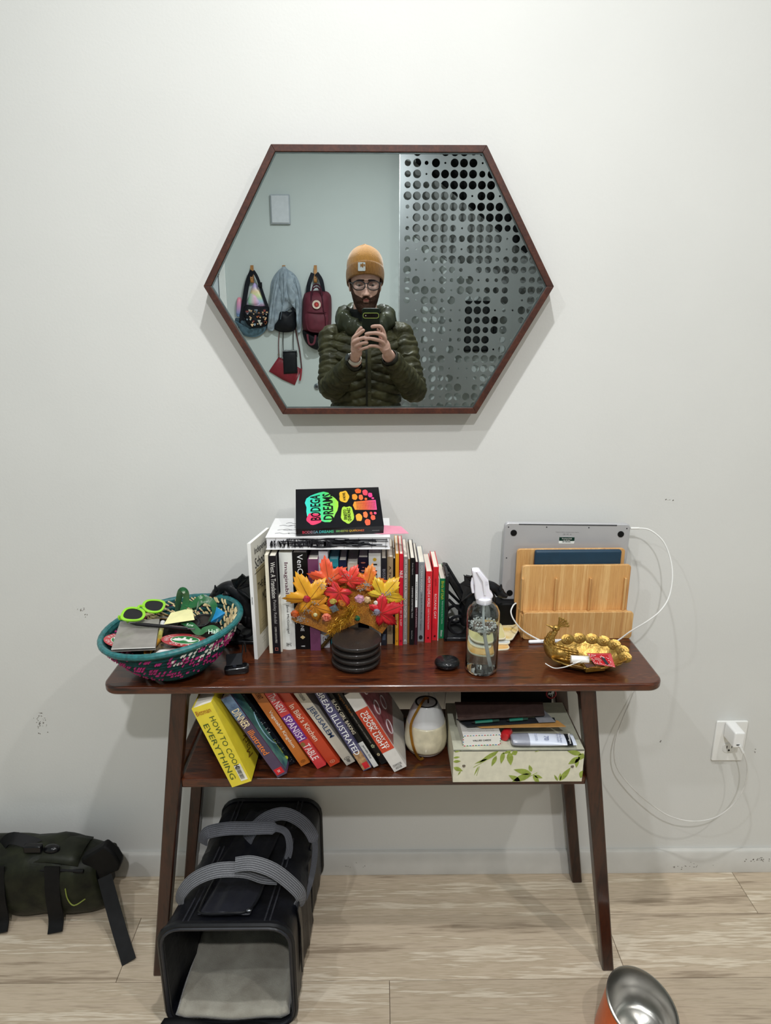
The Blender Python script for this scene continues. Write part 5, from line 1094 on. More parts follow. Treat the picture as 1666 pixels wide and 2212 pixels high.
bf = T('black_folder', 'large black folder with a round red and white emblem standing behind the leafy box', 'folder', (.305, by+.188, SZ+.001), (math.radians(-9), 0, 0))
O('cover', M().box((-.0, 0, .09), (.22, .004, .18)), mt('0b0b0c', .4), bf, bev=.001)
ep = P(1201, 1521, Y=by+.155); 
el_ = V((ep.x-.305, -.0022, ep.z-SZ))
O('emblem_ring', M().tube([(el_.x+.0115*math.cos(a/24*2*PI), -.0022, el_.z+.0115*math.sin(a/24*2*PI)) for a in range(24)], .0018, 5, closed=True), mt('a8242c', .5), bf)
em = [(-.5, -.1), (-.42, .14), (-.3, .2), (-.15, .12), (0, .12), (.08, .3), (.28, .42), (.5, .36), (.42, .22), (.5, .12), (.38, .06), (.42, -.06), (.2, -.02), (.22, -.2), (.3, -.3), (.18, -.34), (.08, -.12), (-.12, -.1), (-.1, -.24), (.0, -.36), (-.14, -.36), (-.24, -.14), (-.32, -.1), (-.42, -.26), (-.5, -.28), (-.42, -.1)]
O('emblem', M().prism([(el_.x+x*.015, el_.z+y_*.015) for x, y_ in em], .0004, (0, -.002, 0), (1, 0, 0), (0, 0, 1)), mt('dcdcd6', .5), bf, smooth=False)
# ---------------------------------------------------------------- soft pet carrier under the table
# front opening frame and back frame in world space
fF = [P(x, y_, Y=-.405) for x, y_ in ((352, 2235), (640, 2245), (640, 2000), (366, 1988))]
XL0, XR0 = -.470, -.190; YF = -.432; HF = .280; XLb, XRb = -.425, -.165; YB = -.028; HB = .262
pc = T('pet_carrier', 'open soft black pet carrier with grey webbing handles and fleece pad under the table', 'pet carrier', (-.31, -.22, 0))
co = V((-.31, -.22, 0))
nyl = mt('0c0d12', .42, var=.3, scale=18, bump=.8, bs=40); trim_b = mt('141518', .4, var=.1, coat=.12); mesh_b = mt('07080a', .7, var=.3, scale=500)
def frame_pts(xl, xr, y_, h, r_, n=5): return [V((a, y_, b_+h/2)) for a, b_ in rrect(xr-xl, h, r_, n, (xl+xr)/2, 0)]
fr = frame_pts(XL0, XR0, YF, HF, .045); bk_ = frame_pts(XLb, XRb, YB, HB, .045); NF = len(fr)
off = V((0, 0, .003))
def body(u, v):
    i = int(u*NF) % NF; a, b_ = fr[i], bk_[i]; p_ = a.lerp(b_, v); mid = a.lerp(b_, .5)
    sag = -.014*math.sin(PI*v)*(1 if p_.z > .15 else 0); wr = .0045*math.sin(v*17+i*1.3)*math.sin(PI*v)+.003*math.sin(v*41+i*2.1)*math.sin(PI*v)
    out = V((p_.x-(XL0+XR0)/2, 0, p_.z-.14)).normalized(); return p_+V((0, 0, sag))+out*wr-co+off
O('nylon_shell', M().grid(body, NF, 26, cu=True), nyl, pc, solid=.003, ang=180)
O('front_rim', M().tube([p_-co+off for p_ in fr], .0075, 8, closed=True), trim_b, pc); O('front_rim_piping', M().tube([p_-co+off+V((0, -.007, 0))-V(((p_.x-(XL0+XR0)/2), 0, p_.z-.142)).normalized()*.004 for p_ in fr], .0035, 6, closed=True), mt('26272c', .35, coat=.2), pc)
O('back_rim', M().tube([p_-co+off for p_ in bk_], .0070, 8, closed=True), trim_b, pc)
O('back_panel', M().prism([(p_.x-co.x, p_.z+.003) for p_ in bk_], .003, (0, YB-co.y+.003, 0), (1, 0, 0), (0, 0, 1)), mesh_b, pc, smooth=False)
O('fleece_pad', M().grid(lambda u, v: (lerp(XL0+.018, XR0-.018, u)+(.01*v if u < .5 else 0)-co.x, lerp(YF+.002, YB-.02, v)-co.y, .020+.004*math.sin(u*9+v*5)+.003*math.sin(v*13)+.03*max(0, abs(u-.5)-.44)*8), 30, 30), mt('a9a598', .95, var=.12, scale=22, bump=.5, bs=350, sheen=.6, col2='8b8578'), pc, solid=.016, ang=180)
# seams and zips along the top
def top(u, v, dz=.004):  # u across 0..1, v along
    a = V((lerp(XL0, XR0, u), YF, HF)); b_ = V((lerp(XLb, XRb, u), YB, HB)); p_ = a.lerp(b_, v); return p_+V((0, 0, -.014*math.sin(PI*v)+dz+.003))-co
for u in (.17, .21, .79, .83): O('zip_seam', M().tube([top(u, k/20, .001) for k in range(21)], .0026, 5), mt('2a2b30', .4, var=.2, scale=300), pc)
O('top_flap', M().grid(lambda u, v: top(.27+.40*u+.04*v, .05+.30*v, .008+.006*math.sin(PI*u)*math.sin(PI*v)+.0015*math.sin(u*19)), 18, 14), mt('1d1e24', .4, var=.15, scale=14, bump=.7, bs=34, coat=.1), pc, solid=.003, ang=180)
O('flap_zip', M().tube(spl([top(.27, .35, .01), top(.265, .12, .01), top(.30, .055, .01), top(.52, .05, .012), top(.64, .07, .01), top(.69, .16, .01), top(.70, .35, .01)], 6), .003, 6), trim_b, pc)
O('top_flap', M().grid(lambda u, v: top(.22+.42*u+.10*v, .42+.48*v, .005+.005*math.sin(PI*u)*math.sin(PI*v)+.0015*math.sin(u*23)), 18, 18), mt('0f1016', .36, var=.2, scale=14, bump=.8, bs=34, coat=.12), pc, solid=.003, ang=180)
def rows(pts, wds, upf, n=7, mat=None):
    L = len(pts); m = M(); wl_ = wds if isinstance(wds, list) else [wds]*L
    for j in range(n):
        q = []
        for i, p_ in enumerate(pts):
            Tn = (pts[min(L-1, i+1)]-pts[max(0, i-1)]).normalized(); U0 = V(upf(i/(L-1))); Nn = (U0-Tn*U0.dot(Tn)).normalized(); Bn = Tn.cross(Nn)
            q.append(p_+Bn*wl_[i]*.5*(2*(j+.5)/n-1)+Nn*.0014)
        m.tube(q, .0006, 4)
    O('stitch_rows', m, mat, pc, kind='stuff')
web = mt('6b6c70', .6, var=.12, scale=500, bump=.3, bs=900, stretch=(1, 1, 1))
def cp_(x, y_, Y): return P(x, y_, Y=Y)-co
h1 = [cp_(388, 1955, -.36), cp_(392, 1930, -.355), cp_(420, 1900, -.35), cp_(470, 1880, -.345), cp_(530, 1880, -.34), cp_(568, 1892, -.335), cp_(600, 1895, -.33)]
h1b = [cp_(508, 1868, -.345), cp_(545, 1865, -.345), cp_(590, 1880, -.345), cp_(630, 1910, -.345), cp_(650, 1935, -.345), cp_(643, 1960, -.35)]
def upn(a, b_): return lambda t: V(a).lerp(V(b_), t)
O('handle_strap', M().ribbon(spl(h1, 5), .031, .0025, up=upn((-.6, -.5, .6), (.2, -.6, .7))), web, pc, smooth=True, label='grey webbing handle strap at the front left')
O('handle_strap', M().ribbon(spl(h1b, 5), .031, .0025, up=upn((0, -.5, .8), (.7, -.4, .5))), web, pc, smooth=True, label='grey webbing handle strap at the front right')
h2 = [cp_(438, 1823, -.21), cp_(446, 1800, -.20), cp_(490, 1790, -.19), cp_(540, 1789, -.19), cp_(590, 1788, -.19), cp_(618, 1798, -.20), cp_(626, 1830, -.215), cp_(618, 1862, -.23), cp_(605, 1880, -.25)]
h2b = [cp_(534, 1816, -.18), cp_(545, 1795, -.18), cp_(575, 1768, -.17), cp_(615, 1758, -.165), cp_(655, 1778, -.165), cp_(678, 1812, -.17), cp_(680, 1850, -.19), cp_(672, 1900, -.23), cp_(655, 1950, -.29), cp_(640, 1985, -.34)]
O('handle_strap', M().ribbon(spl(h2, 5), [.030]*21+[.016]*20, .0025, up=upn((-.5, -.6, .5), (.2, -.7, .3))), mt('5e5f66', .6, var=.12, scale=500, bump=.3, bs=900), pc, smooth=True, label='grey webbing handle strap at the back left')
O('handle_strap', M().ribbon(spl(h2b, 5), [.030]*26+[.015]*20, .0025, up=upn((-.2, -.6, .7), (.8, -.3, .4))), mt('5e5f66', .6, var=.12, scale=500, bump=.3, bs=900), pc, smooth=True, label='grey webbing handle strap running down the right side')
stm = mt('37383c', .8)
rows(spl(h1, 5), .031, upn((-.6, -.5, .6), (.2, -.6, .7)), mat=stm); rows(spl(h1b, 5), .031, upn((0, -.5, .8), (.7, -.4, .5)), mat=stm)
rows(spl(h2, 5), [.030]*21+[.016]*20, upn((-.5, -.6, .5), (.2, -.7, .3)), mat=stm); rows(spl(h2b, 5), [.030]*26+[.015]*20, upn((-.2, -.6, .7), (.8, -.3, .4)), mat=stm)
O('side_strap', M().ribbon([V((XR0+.006, -.36, .26))-co, V((XR0+.009, -.35, .20))-co, V((XR0+.010, -.36, .08))-co], .028, .0025, up=(1, 0, 0)), trim_b, pc)
O('side_strap', M().ribbon([V((XR0+.014, -.16, .24))-co, V((XR0+.016, -.17, .14))-co, V((XR0+.014, -.17, .05))-co], .028, .0025, up=(1, 0, 0)), trim_b, pc)
O('zip_pull', M().box(cp_(357, 2140, -.425), (.008, .004, .016)).tube([cp_(357, 2133, -.425), cp_(357, 2144, -.425)], .002, 6), mt('9a8f6a', .3, .9), pc)
O('zip_pull', M().ell(top(.66, .06, .016), (.006, .004, .003), 8, 6), mt('7a7c80', .3, .9), pc)
O('door_flap', M().grid(lambda u, v: V((lerp(-.475, -.20, u)-.035*v*(1-u), YF-.014-.085*v, .010+.030*(1-v)*(1-u*.8)+.006*math.sin(u*11+v*4)))-co, 24, 10), mesh_b, pc, solid=.003, ang=180)
# ---------------------------------------------------------------- dark duffel at the left edge
dp = P(90, 1968, Z=0)
db = T('duffel_bag', 'black and dark olive duffel bag on the floor at the left edge of the picture', 'bag', (-.93, -.10, 0))
do = V((-.93, -.10, 0)); oliv = mt('0f100b', .5, var=.35, scale=25, bump=.6, bs=60, col2='26291a'); blk = mt('0a0a0b', .6, var=.2, scale=60)
def duf(u, v):
    a = u*2*PI; x = lerp(-1.32, -.725, v); k = 1-.25*(max(0, abs(v-.5)-.36)/.14)**2
    cx, cz = -.098, .098; e = (abs(math.cos(a))**3+abs(math.sin(a))**3)**(-1/3.)
    y_ = cx+.072*k*e*math.cos(a); z = cz+.094*k*e*math.sin(a)+.004*math.sin(v*23+a*2)-(.012*(v > .8)*math.sin((v-.8)*15) if math.sin(a) > 0 else 0)
    return V((x+.010*math.sin(a*2)*(v > .9), y_+.003*math.sin(v*31+a), max(.003, z)))-do
O('bag_body', M().grid(duf, 40, 40, cu=True), oliv, db, ang=180, solid=.002)
O('end_panel', M().add([duf(i/40, 1) for i in range(40)], [tuple(range(40))]), blk, db, ang=180)
O('zip', M().tube([V((x, -.155, .158+.003*math.sin(x*20)))-do for x in [-1.30+.02*k for k in range(28)]], .005, 6), blk, db)
O('top_panel', M().grid(lambda u, v: V((lerp(-1.3, -.775, v), lerp(-.150, -.05, u), .188+.005*math.sin(v*9)-.03*max(0, v-.85)*6*.4-.012*(abs(u-.5)*2)**3))-do, 6, 20), mt('1d1f15', .5, var=.2), db, solid=.004, ang=180)
for px in (110, -10):
    a = P(px, 1900, Y=-.172); O('front_strap', M().ribbon(spl([V((a.x, -.158, .175))-do, V((a.x, -.175, .10))-do, V((a.x, -.178, .03))-do, V((a.x+.004, -.20, .008))-do], 4), .038, .004, up=(0, -1, .2)), blk, db); 
O('grab_handle', M().ribbon(spl([P(-5, 1842, Y=-.10)-do, P(20, 1812, Y=-.10)-do, P(60, 1818, Y=-.10)-do, P(95, 1832, Y=-.10)-do, P(130, 1838, Y=-.10)-do], 5), .03, .004, up=(0, -.6, .8)), blk, db)
O('side_buckle', M().box(P(72, 1832, Y=-.13)-do, (.045, .016, .02)).ell(P(112, 1834, Y=-.12)-do, (.022, .014, .012), 12, 8), mt('0d0d10', .3, coat=.3), db, bev=.003)
q = [P(185, 1836, Y=-.11), P(205, 1826, Y=-.11), P(235, 1808, Y=-.11), P(258, 1826, Y=-.11), P(273, 1840, Y=-.10), P(268, 1856, Y=-.10), P(250, 1868, Y=-.11), P(246, 1905, Y=-.13), P(215, 1910, Y=-.14), P(190, 1905, Y=-.13)]
O('end_flap', M().prism([(p_.x-do.x, p_.z) for p_ in q], .03, (0, -.012, 0), (1, 0, 0), (0, 0, 1)), blk, db, bev=.006)
O('velcro_strap', M().ribbon([(P(226, 1893, Y=-.15)-do).lerp(P(279, 2078, Z=.004)-do, k/12)-V((0, 0, .014*math.sin(PI*k/12))) for k in range(13)], .034, .003, up=(0, -.55, .8)), blk, db, label='flat black hook and loop strap lying out on the floor')
O('piping', M().tube(spl([P(141, 1920, Y=-.175)-do, P(146, 1942, Y=-.175)-do, P(160, 1956, Y=-.175)-do, P(184, 1942, Y=-.17)-do], 4), .0015, 5), mt('7f8a3c', .5), db)
# ---------------------------------------------------------------- orange steel bowl
rimc = P(1381, 2155, Z=.105)
ob = T('pet_bowl', 'orange pet bowl with a steel inside standing on the floor at the lower right', 'bowl', (rimc.x+.004, rimc.y-.012, 0))
tl = math.radians(12)
def til(q, a, i): z = q.z; return (q.x, q.y, z+q.y*math.tan(tl)*(max(0, z)/.10)**1.5*1.3-q.x*.22*(max(0, z)/.1)**1.5)
O('orange_shell', M().lathe([(.0001, 0), (.088, 0), (.092, .004), (.090, .020), (.082, .06), (.0765, .090), (.0750, .094), (.0735, .092), (.077, .06), (.084, .01), (.0001, .008)], 56, fn=til), mt('c9571a', .35, var=.05, coat=.3), ob)
ss = mt('aaa8a3', .3, 1, var=.04, scale=6)
O('steel_liner', M().lathe([(.0765, .093), (.0760, .097), (.0735, .098), (.0715, .094), (.068, .060), (.060, .032), (.048, .024), (.0001, .022)], 56, fn=til, cap=False), ss, ob, solid=.0008, ang=60)
# ---------------------------------------------------------------- things on the far wall, seen in the mirror
def puff(pts, th, wr=.004, nr=6, seed=0, back=0, cen=None):
    """closed outline in world space -> pillow whose back lies flat towards the wall (-y) and front bulges to +y"""
    n = len(pts); c = cen or sum(pts, V())/n; vs = []; fs = []; rnd = random.Random(seed)
    for k in range(nr+1):
        s = 1-k/nr; dep = th*(1-s**3.2)**.6
        for i, p_ in enumerate(pts):
            q = c.lerp(p_, max(s, .001)); q = V((q.x, p_.y*s+c.y*(1-s), q.z)); w_ = wr*noise.noise(q*22+V((seed, 0, 0))) if 0 < k else 0
            vs.append(q+V((0, dep+w_*2, 0)))
    for k in range(nr):
        for i in range(n):
            j = (i+1) % n; fs.append((k*n+i, k*n+j, (k+1)*n+j, (k+1)*n+i))
    b0_ = len(vs); vs += [p_-V((0, back, 0)) for p_ in pts]
    for i in range(n): fs.append((i, (i+1) % n, b0_+(i+1) % n, b0_+i))
    fs.append(tuple(range(b0_, b0_+n)))
    return M().add(vs, fs)
def wp(lst, off=.01, n=4, closed=True):
    q = [Pm(x, y_, FRONT+off) for x, y_ in lst]
    return spl(q, n, closed) if n > 1 else q
def local(m, c): m.v = [q-c for q in m.v]; return m
def pth(lst, offs, c, n=4): return spl([Pm(x, y_, FRONT+o)-c for (x, y_), o in zip(lst, offs if isinstance(offs, (list, tuple)) else [offs]*len(lst))], n)
a_, b_ = Pm(584, 421, FRONT), Pm(628, 485, FRONT)
wpn = T('wall_panel', 'blank pale grey rectangular panel high on the far wall left of the photographer', 'wall panel', ((a_.x+b_.x)/2, FRONT, (a_.z+b_.z)/2))
O('panel_back', M().box((0, .012, 0), (b_.x-a_.x, .024, a_.z-b_.z)), mt('a9b0b8', .5, var=.02), wpn, bev=.002)
O('panel_face', M().box((0, .028, 0), (b_.x-a_.x-.012, .010, a_.z-b_.z-.012)), mt('c3c8ce', .45, var=.02), wpn, bev=.006)
tan_ = mt('a5733c', .5, var=.1, scale=40)
for px, lab in ((545.5, 'tan leather strap hook holding the floral sling bag'), (614, 'tan leather strap hook hidden behind the denim jacket'), (682, 'tan leather strap hook holding the maroon backpack')):
    c = Pm(px, 592, FRONT); hk = T('strap_hook', lab, 'hook', c, group='leather hooks on the far wall')
    O('strap', M().ribbon(spl([V((0, .004, .062)), V((0, .006, .02)), V((0, .010, -.05)), V((0, .03, -.062)), V((0, .042, -.045)), V((0, .034, .0)), V((0, .012, .05))], 4), .022, .003, up=lambda t: V((0, 1, .2 if t < .5 else -.2))), tan_, hk)
    for z in (-.012, -.034): O('rivet', M().ell((0, .043, z), (.003, .002, .003), 8, 6), mt('3a2a1a', .4, .5), hk)
# sling bag, iridescent pouch, cap, pink pouch
nylw = mt('12151d', .6, var=.1)
c = Pm(546, 600, FRONT); sg = T('sling_bag', 'black floral print sling bag on the left hook', 'bag', c)
O('strap', M().ribbon(pth([(545, 585), (535, 610), (528, 650), (519, 715)], [.05, .03, .03, .03], c), .035, .004, up=(0, 1, 0)), nylw, sg)
O('strap', M().ribbon(pth([(547, 585), (556, 600), (566, 630), (579, 668)], [.05, .04, .04, .04], c), .022, .004, up=(0, 1, 0)), nylw, sg)
O('bag_body', local(puff(wp([(529, 660), (555, 661), (581, 664), (580, 690), (572, 706), (550, 709), (534, 700), (528, 682)], .035), .05, seed=1), c), mt('14161c', .6, var=.1), sg, ang=180)
rq = random.Random(4); pc3 = ['c9a27a', 'b8b4a8', '8a3a34', 'd8b48a', '7a8a98', 'a8643a']
for k in range(34):
    x, y_ = rq.uniform(532, 577), rq.uniform(668, 703); p_ = Pm(x, y_, FRONT+.088)-c; r_ = rq.uniform(.004, .012)
    O('flower_print', M().prism([(r_*(1+.3*math.sin(3*a))*math.cos(a), r_*(1+.3*math.sin(3*a))*math.sin(a)) for a in [i*PI/5 for i in range(10)]], .003, p_-V((0, 0, 0)), (-1, 0, 0), (0, 0, 1)), mt(pc3[k % 6], .6), sg, smooth=False)
O('zip', M().tube(pth([(530, 674), (555, 677), (581, 677)], .09, c), .003, 6), mt('3a3c44', .4), sg)
O('buckle', M().box(Pm(562, 615, FRONT+.05)-c, (.03, .012, .035)), mt('0c0c0e', .4), sg, bev=.003)
c = Pm(553, 640, FRONT); ir = T('iridescent_bag', 'small pastel rainbow iridescent bag hanging behind the floral sling bag', 'bag', c)
irm = gradm(['d8b0d0', 'a8c8d8', 'c8d8a0', 'e0c8a0', 'b8a8d8'], 2, -.07, .07)
O('bag_body', local(puff(wp([(548, 612), (556, 616), (566, 634), (577, 662), (536, 660), (539, 640)], .012), .028, seed=2), c), irm, ir, ang=180)
O('front_pocket', local(puff(wp([(541, 634), (556, 640), (562, 658), (537, 658)], .03), .02, seed=3), c), gradm(['a8d0b8', 'd8a8c0', 'a8b8e0'], 0, -.04, .04), ir, ang=180)
c = Pm(517, 662, FRONT); o = O('pastel_pouch', local(puff(wp([(513, 644), (520, 643), (523, 652), (521, 680), (511, 682), (511, 660)], .008), .03, seed=5), c), gradm(['7a9ac8', 'c890b8', 'e08a9a'], 2, -.06, .06), loc=c, ang=180); tag(o, 'narrow pink and blue pouch at the far left of the hanging things', 'pouch')
c = Pm(545, 700, FRONT); cpp = T('cap', 'slate blue cap hanging under the floral sling bag with its brim down', 'cap', c)
O('crown', local(puff(wp([(508, 688), (530, 690), (575, 696), (572, 712), (520, 715)], .004), .028, seed=6), c), mt('3c505c', .8, var=.08), cpp, ang=180)
O('brim', local(puff(wp([(508, 692), (545, 712), (577, 698), (572, 716), (552, 728), (526, 724), (512, 708)], .02), .022, seed=7), c), mt('46606e', .8, var=.08), cpp, ang=180)
# denim jacket and black bag under it
den = mt('7c8994', .85, var=.10, scale=30, bump=.4, bs=120, col2='98a5af')
c = Pm(615, 640, FRONT); dj = T('denim_jacket', 'light blue denim jacket hanging on the middle hook', 'jacket', c)
def shell(lst, off, th, seed, nm='body', wr=.012, mm=den): return O(nm, local(puff(wp(lst, off), th, wr=wr, seed=seed, nr=9), c), mm, dj, ang=180)
shell([(613, 576), (622, 582), (636, 592), (645, 610), (650, 640), (651, 680), (641, 660), (632, 668), (620, 672), (600, 702), (588, 708), (578, 700), (583, 650), (586, 610), (598, 588)], .01, .055, 11, 'body')
shell([(600, 596), (588, 620), (583, 660), (578, 700), (579, 713), (592, 712), (596, 680), (601, 640), (606, 612)], .03, .05, 12, 'sleeve')
shell([(632, 590), (645, 606), (652, 640), (652, 680), (650, 714), (642, 714), (641, 670), (634, 630), (626, 606)], .03, .05, 13, 'sleeve')
shell([(609, 578), (618, 578), (622, 600), (616, 640), (612, 660), (606, 640), (603, 604)], .06, .022, 14, 'collar_fold', wr=.006)
shell([(622, 584), (634, 600), (642, 640), (634, 660), (622, 640), (618, 605)], .06, .02, 15, 'front_flap', wr=.006)
for lst in ([(600, 600), (592, 640), (585, 700)], [(636, 600), (646, 640), (647, 700)], [(612, 590), (613, 640), (606, 690)]): O('seam', M().tube(pth(lst, .088, c), .002, 5), mt('66747f', .8), dj)
c = Pm(615, 695, FRONT); bb = T('shoulder_bag', 'black crescent shoulder bag showing below the denim jacket', 'bag', c)
O('bag_body', local(puff(wp([(600, 690), (606, 668), (625, 674), (638, 672), (641, 700), (634, 715), (612, 718), (594, 712), (592, 702)], .02), .06, seed=16), c), mt('0f1116', .55, var=.1), bb, ang=180)
O('shoulder_strap', M().ribbon(pth([(604, 676), (608, 640), (614, 592), (620, 640), (636, 676)], [.03, .02, .045, .02, .03], c), .02, .004, up=(0, 1, 0)), nylw, bb)
# red clutch and black purse hanging from long straps
c = Pm(617, 800, FRONT); rcl = T('clutch', 'dark red clutch hanging askew by a long strap below the denim jacket', 'purse', c)
O('clutch_body', local(puff(wp([(602, 771), (625, 782), (651, 797), (637, 832), (610, 820), (581, 802)], .006, 1), .02, seed=17, wr=.001), c), mt('7a1626', .45, var=.06), rcl, ang=60)
O('strap', M().tube(pth([(603, 772), (602, 745), (604, 715), (612, 680)], [.015, .012, .015, .02], c), .003, 6), mt('5a1a20', .5), rcl)
O('strap', M().tube(pth([(652, 797), (648, 760), (640, 718), (632, 680)], [.015, .012, .015, .02], c), .004, 6), mt('4a1c22', .5), rcl)
O('tassel', M().ribbon(pth([(651, 796), (650, 810), (648, 822)], .02, c), .014, .004, up=(0, 1, 0)), mt('8a1c2c', .5), rcl)
O('chain_ring', M().tube([Pm(602, 766, FRONT+.015)-c+V((.006*math.cos(a), 0, .006*math.sin(a))) for a in [i*PI/6 for i in range(12)]], .0015, 5, closed=True), mt('9a8a60', .3, .9), rcl)
c = Pm(627, 782, FRONT); bp_ = T('purse', 'black rectangular snap purse hanging in front of the red clutch', 'purse', c)
O('purse_body', local(puff(wp([(611, 759), (641, 758), (643, 806), (613, 808)], .028, 1), .025, seed=18, wr=.001), c), mt('15171b', .6, var=.08), bp_, ang=60)
O('metal_frame', M().tube(pth([(611, 772), (611, 758), (626, 757), (641, 757), (642, 772)], .05, c, 2), .003, 6), mt('9a9ca0', .25, .9), bp_)
for x in (612, 634): O('strap', M().tube(pth([(x, 757), (x-.5, 740), (x, 716), (x+2, 690)], [.04, .02, .02, .03], c), .003, 6), mt('1c1416', .5), bp_)
# maroon backpack
mar = mt('571426', .7, var=.06, scale=40, bump=.15, bs=400)
c = Pm(685, 690, FRONT); bpk = T('backpack', 'maroon school backpack with a round white logo hanging on the right hook', 'backpack', c)
O('main_body', local(puff(wp([(655, 645), (660, 632), (672, 628), (700, 628), (712, 634), (716, 648), (716, 690), (712, 718), (696, 722), (668, 720), (655, 712), (653, 680)], .03), .10, seed=19, back=.02, wr=.003), c), mar, bpk, ang=180)
O('front_pocket', local(puff(wp([(663, 674), (705, 676), (707, 700), (704, 717), (670, 716), (662, 700)], .11), .028, seed=20, wr=.003), c), mar, bpk, ang=180)
O('bottom_panel', local(puff(wp([(655, 712), (680, 722), (711, 720), (714, 735), (700, 750), (686, 756), (668, 748), (657, 732)], .02), .08, seed=21, back=.01), c), mt('100f14', .7, var=.1), bpk, ang=180)
O('shoulder_strap', M().ribbon(pth([(676, 590), (668, 612), (665, 634)], [.05, .05, .04], c), .03, .008, up=(0, 1, 0)), nylw, bpk)
O('shoulder_strap', M().ribbon(pth([(684, 590), (694, 606), (699, 634)], [.05, .05, .04], c), .03, .008, up=(0, 1, 0)), nylw, bpk)
for l in ([(674, 640), (676, 620), (684, 614), (692, 620), (697, 640)], [(672, 660), (674, 630), (684, 620), (694, 632), (698, 664)]): O('grab_handle', M().tube(pth(l, [.10, .09, .07, .09, .10] if l[0][1] == 640 else [.125, .11, .075, .11, .125], c), .005, 7), mt('3a0f20', .7), bpk)
O('pocket_flap_seam', M().tube(pth([(664, 674), (684, 676), (705, 675)], .135, c), .003, 5), mt('3c0e1c', .7), bpk)
O('side_strap', M().tube(pth([(698, 664), (703, 690), (704, 716)], .135, c), .0025, 5), mt('3c0e1c', .7), bpk)
O('strap_loop', M().ribbon(pth([(664, 722), (668, 742), (678, 742), (682, 724)], .10, c), .014, .003, up=(0, 1, 0)), mar, bpk)
lc = Pm(684, 658, FRONT+.137)-c
O('logo_patch', M().lathe([(.0001, 0), (.031, 0), (.031, .003), (.0001, .003)], 32), mt('d9cdbc', .6), bpk, loc=lc, rot=(-PI/2, 0, 0))
lgr = O('logo_ring', M().lathe([(.0001, 0), (.0185, 0), (.0185, .001), (.0001, .001)], 28), mt('8a1a22', .6), bpk, loc=lc+V((0, .0032, 0)), rot=(-PI/2, 0, 0))
fx = [(-.6, -.5), (-.75, .1), (-.4, .6), (.1, .75), (.35, .55), (.2, .3), (.5, .25), (.45, .0), (.15, .05), (.5, -.4), (.2, -.7), (-.1, -.4), (-.3, -.75)]
O('logo_emblem', M().prism([(x*.013, z*.013) for x, z in fx], .001, lc+V((0, .0045, 0)), (-1, 0, 0), (0, 0, 1)), mt('c9402e', .6), bpk, smooth=False)
for i, ch in enumerate('FJ\u00c4LLR\u00c4VEN KANKEN '):
    a = 2*PI*i/17.; x, z = math.sin(a), math.cos(a)
    if ch != ' ': TX(bpk, ch, lc+V((-x*.0245, .0031, z*.0245)), (-z, 0, -x), (-x, 0, z), .0052, .0062, mt('8a1a22', .6))
# small round viewer on the far wall
c = Pm(685, 835, FRONT); dv = T('door_viewer', 'small round chrome lock on the far wall beside the photographer\u2019s elbow', 'lock', c, (-PI/2, 0, 0))
O('rim', M().lathe([(.0001, 0), (.022, 0), (.024, .004), (.020, .012), (.013, .014), (.012, .010), (.0001, .009)], 32), mt('8c949c', .2, .95), dv)
O('lens', M().ell((0, 0, .010), (.009, .009, .005), 16, 8), mt('1a1e24', .1, coat=1), dv)
# ---------------------------------------------------------------- the photographer
PC = Pm(789, 611, -1.945)                       # between the eyes, head centre plane
HC = V((PC.x, -1.945, PC.z))
person = T('person', 'bearded man in a mustard beanie, glasses and olive puffer jacket photographing himself in the mirror', 'person', (HC.x, -1.95, 0))
po = V((HC.x, -1.95, 0))
WT = [(-.130, .004), (-.124, .026), (-.112, .038), (-.095, .048), (-.07, .056), (-.04, .063), (-.01, .068), (.02, .071), (.05, .073), (.08, .069), (.105, .056), (.122, .030), (.127, .004)]
FT = [(-.130, .060), (-.122, .082), (-.105, .090), (-.088, .085), (-.072, .090), (-.055, .092), (-.04, .089), (-.02, .085), (.0, .080), (.022, .090), (.05, .089), (.08, .075), (.105, .052), (.127, .005)]
BT = [(-.130, .0), (-.11, .02), (-.08, .05), (-.05, .07), (-.02, .082), (.02, .094), (.06, .096), (.09, .080), (.115, .045), (.127, .005)]
def gs(x, s): return math.exp(-(x/s)**2)
def headp(a, z, off=0):   # a: angle from the front (+y)
    w_ = prof(WT, z); f_ = prof(FT, z); b_ = prof(BT, z); s, c_ = math.sin(a), math.cos(a)
    e = 2.4; k = (abs(s)**e+abs(c_)**e)**(-1/e)
    x = w_*s*k; y_ = (f_ if c_ > 0 else b_)*c_*k
    if c_ > 0:
        fr_ = c_**.5
        nz_ = max(0, min(1, (.008-z)/.050)); nr_ = .027*nz_**.9 if z > -.046 else .027*gs(z+.046, .006)
        y_ += nr_*gs(x, .0085+.004*nz_)*fr_
        y_ += .008*(gs(abs(x)-.012, .006))*gs(z+.044, .007)
        y_ -= .012*gs(abs(x)-.031, .015)*gs(z-.001, .013)
        y_ += .005*gs(abs(x)-.028, .022)*gs(z-.021, .007)
        y_ += .006*gs(abs(x)-.042, .018)*gs(z+.028, .020)
        y_ += .005*gs(x, .020)*gs(z+.062, .005)+.0055*gs(x, .018)*gs(z+.073, .005)-.004*gs(x, .022)*gs(z+.0675, .003)
        y_ += .006*gs(x, .018)*gs(z+.108, .014)
    q = V((x, y_, z)); n_ = V((x, y_, 0)).normalized(); return q+n_*off
HR = Euler((math.radians(-7), 0, math.radians(-3))).to_matrix()
def hw(q): return HR @ q + HC - po
body = M()
NA, NZ_ = 96, 70
body.grid(lambda u, v: hw(headp(2*PI*u, lerp(-.1298, .1268, v))), NA, NZ_, cu=True)
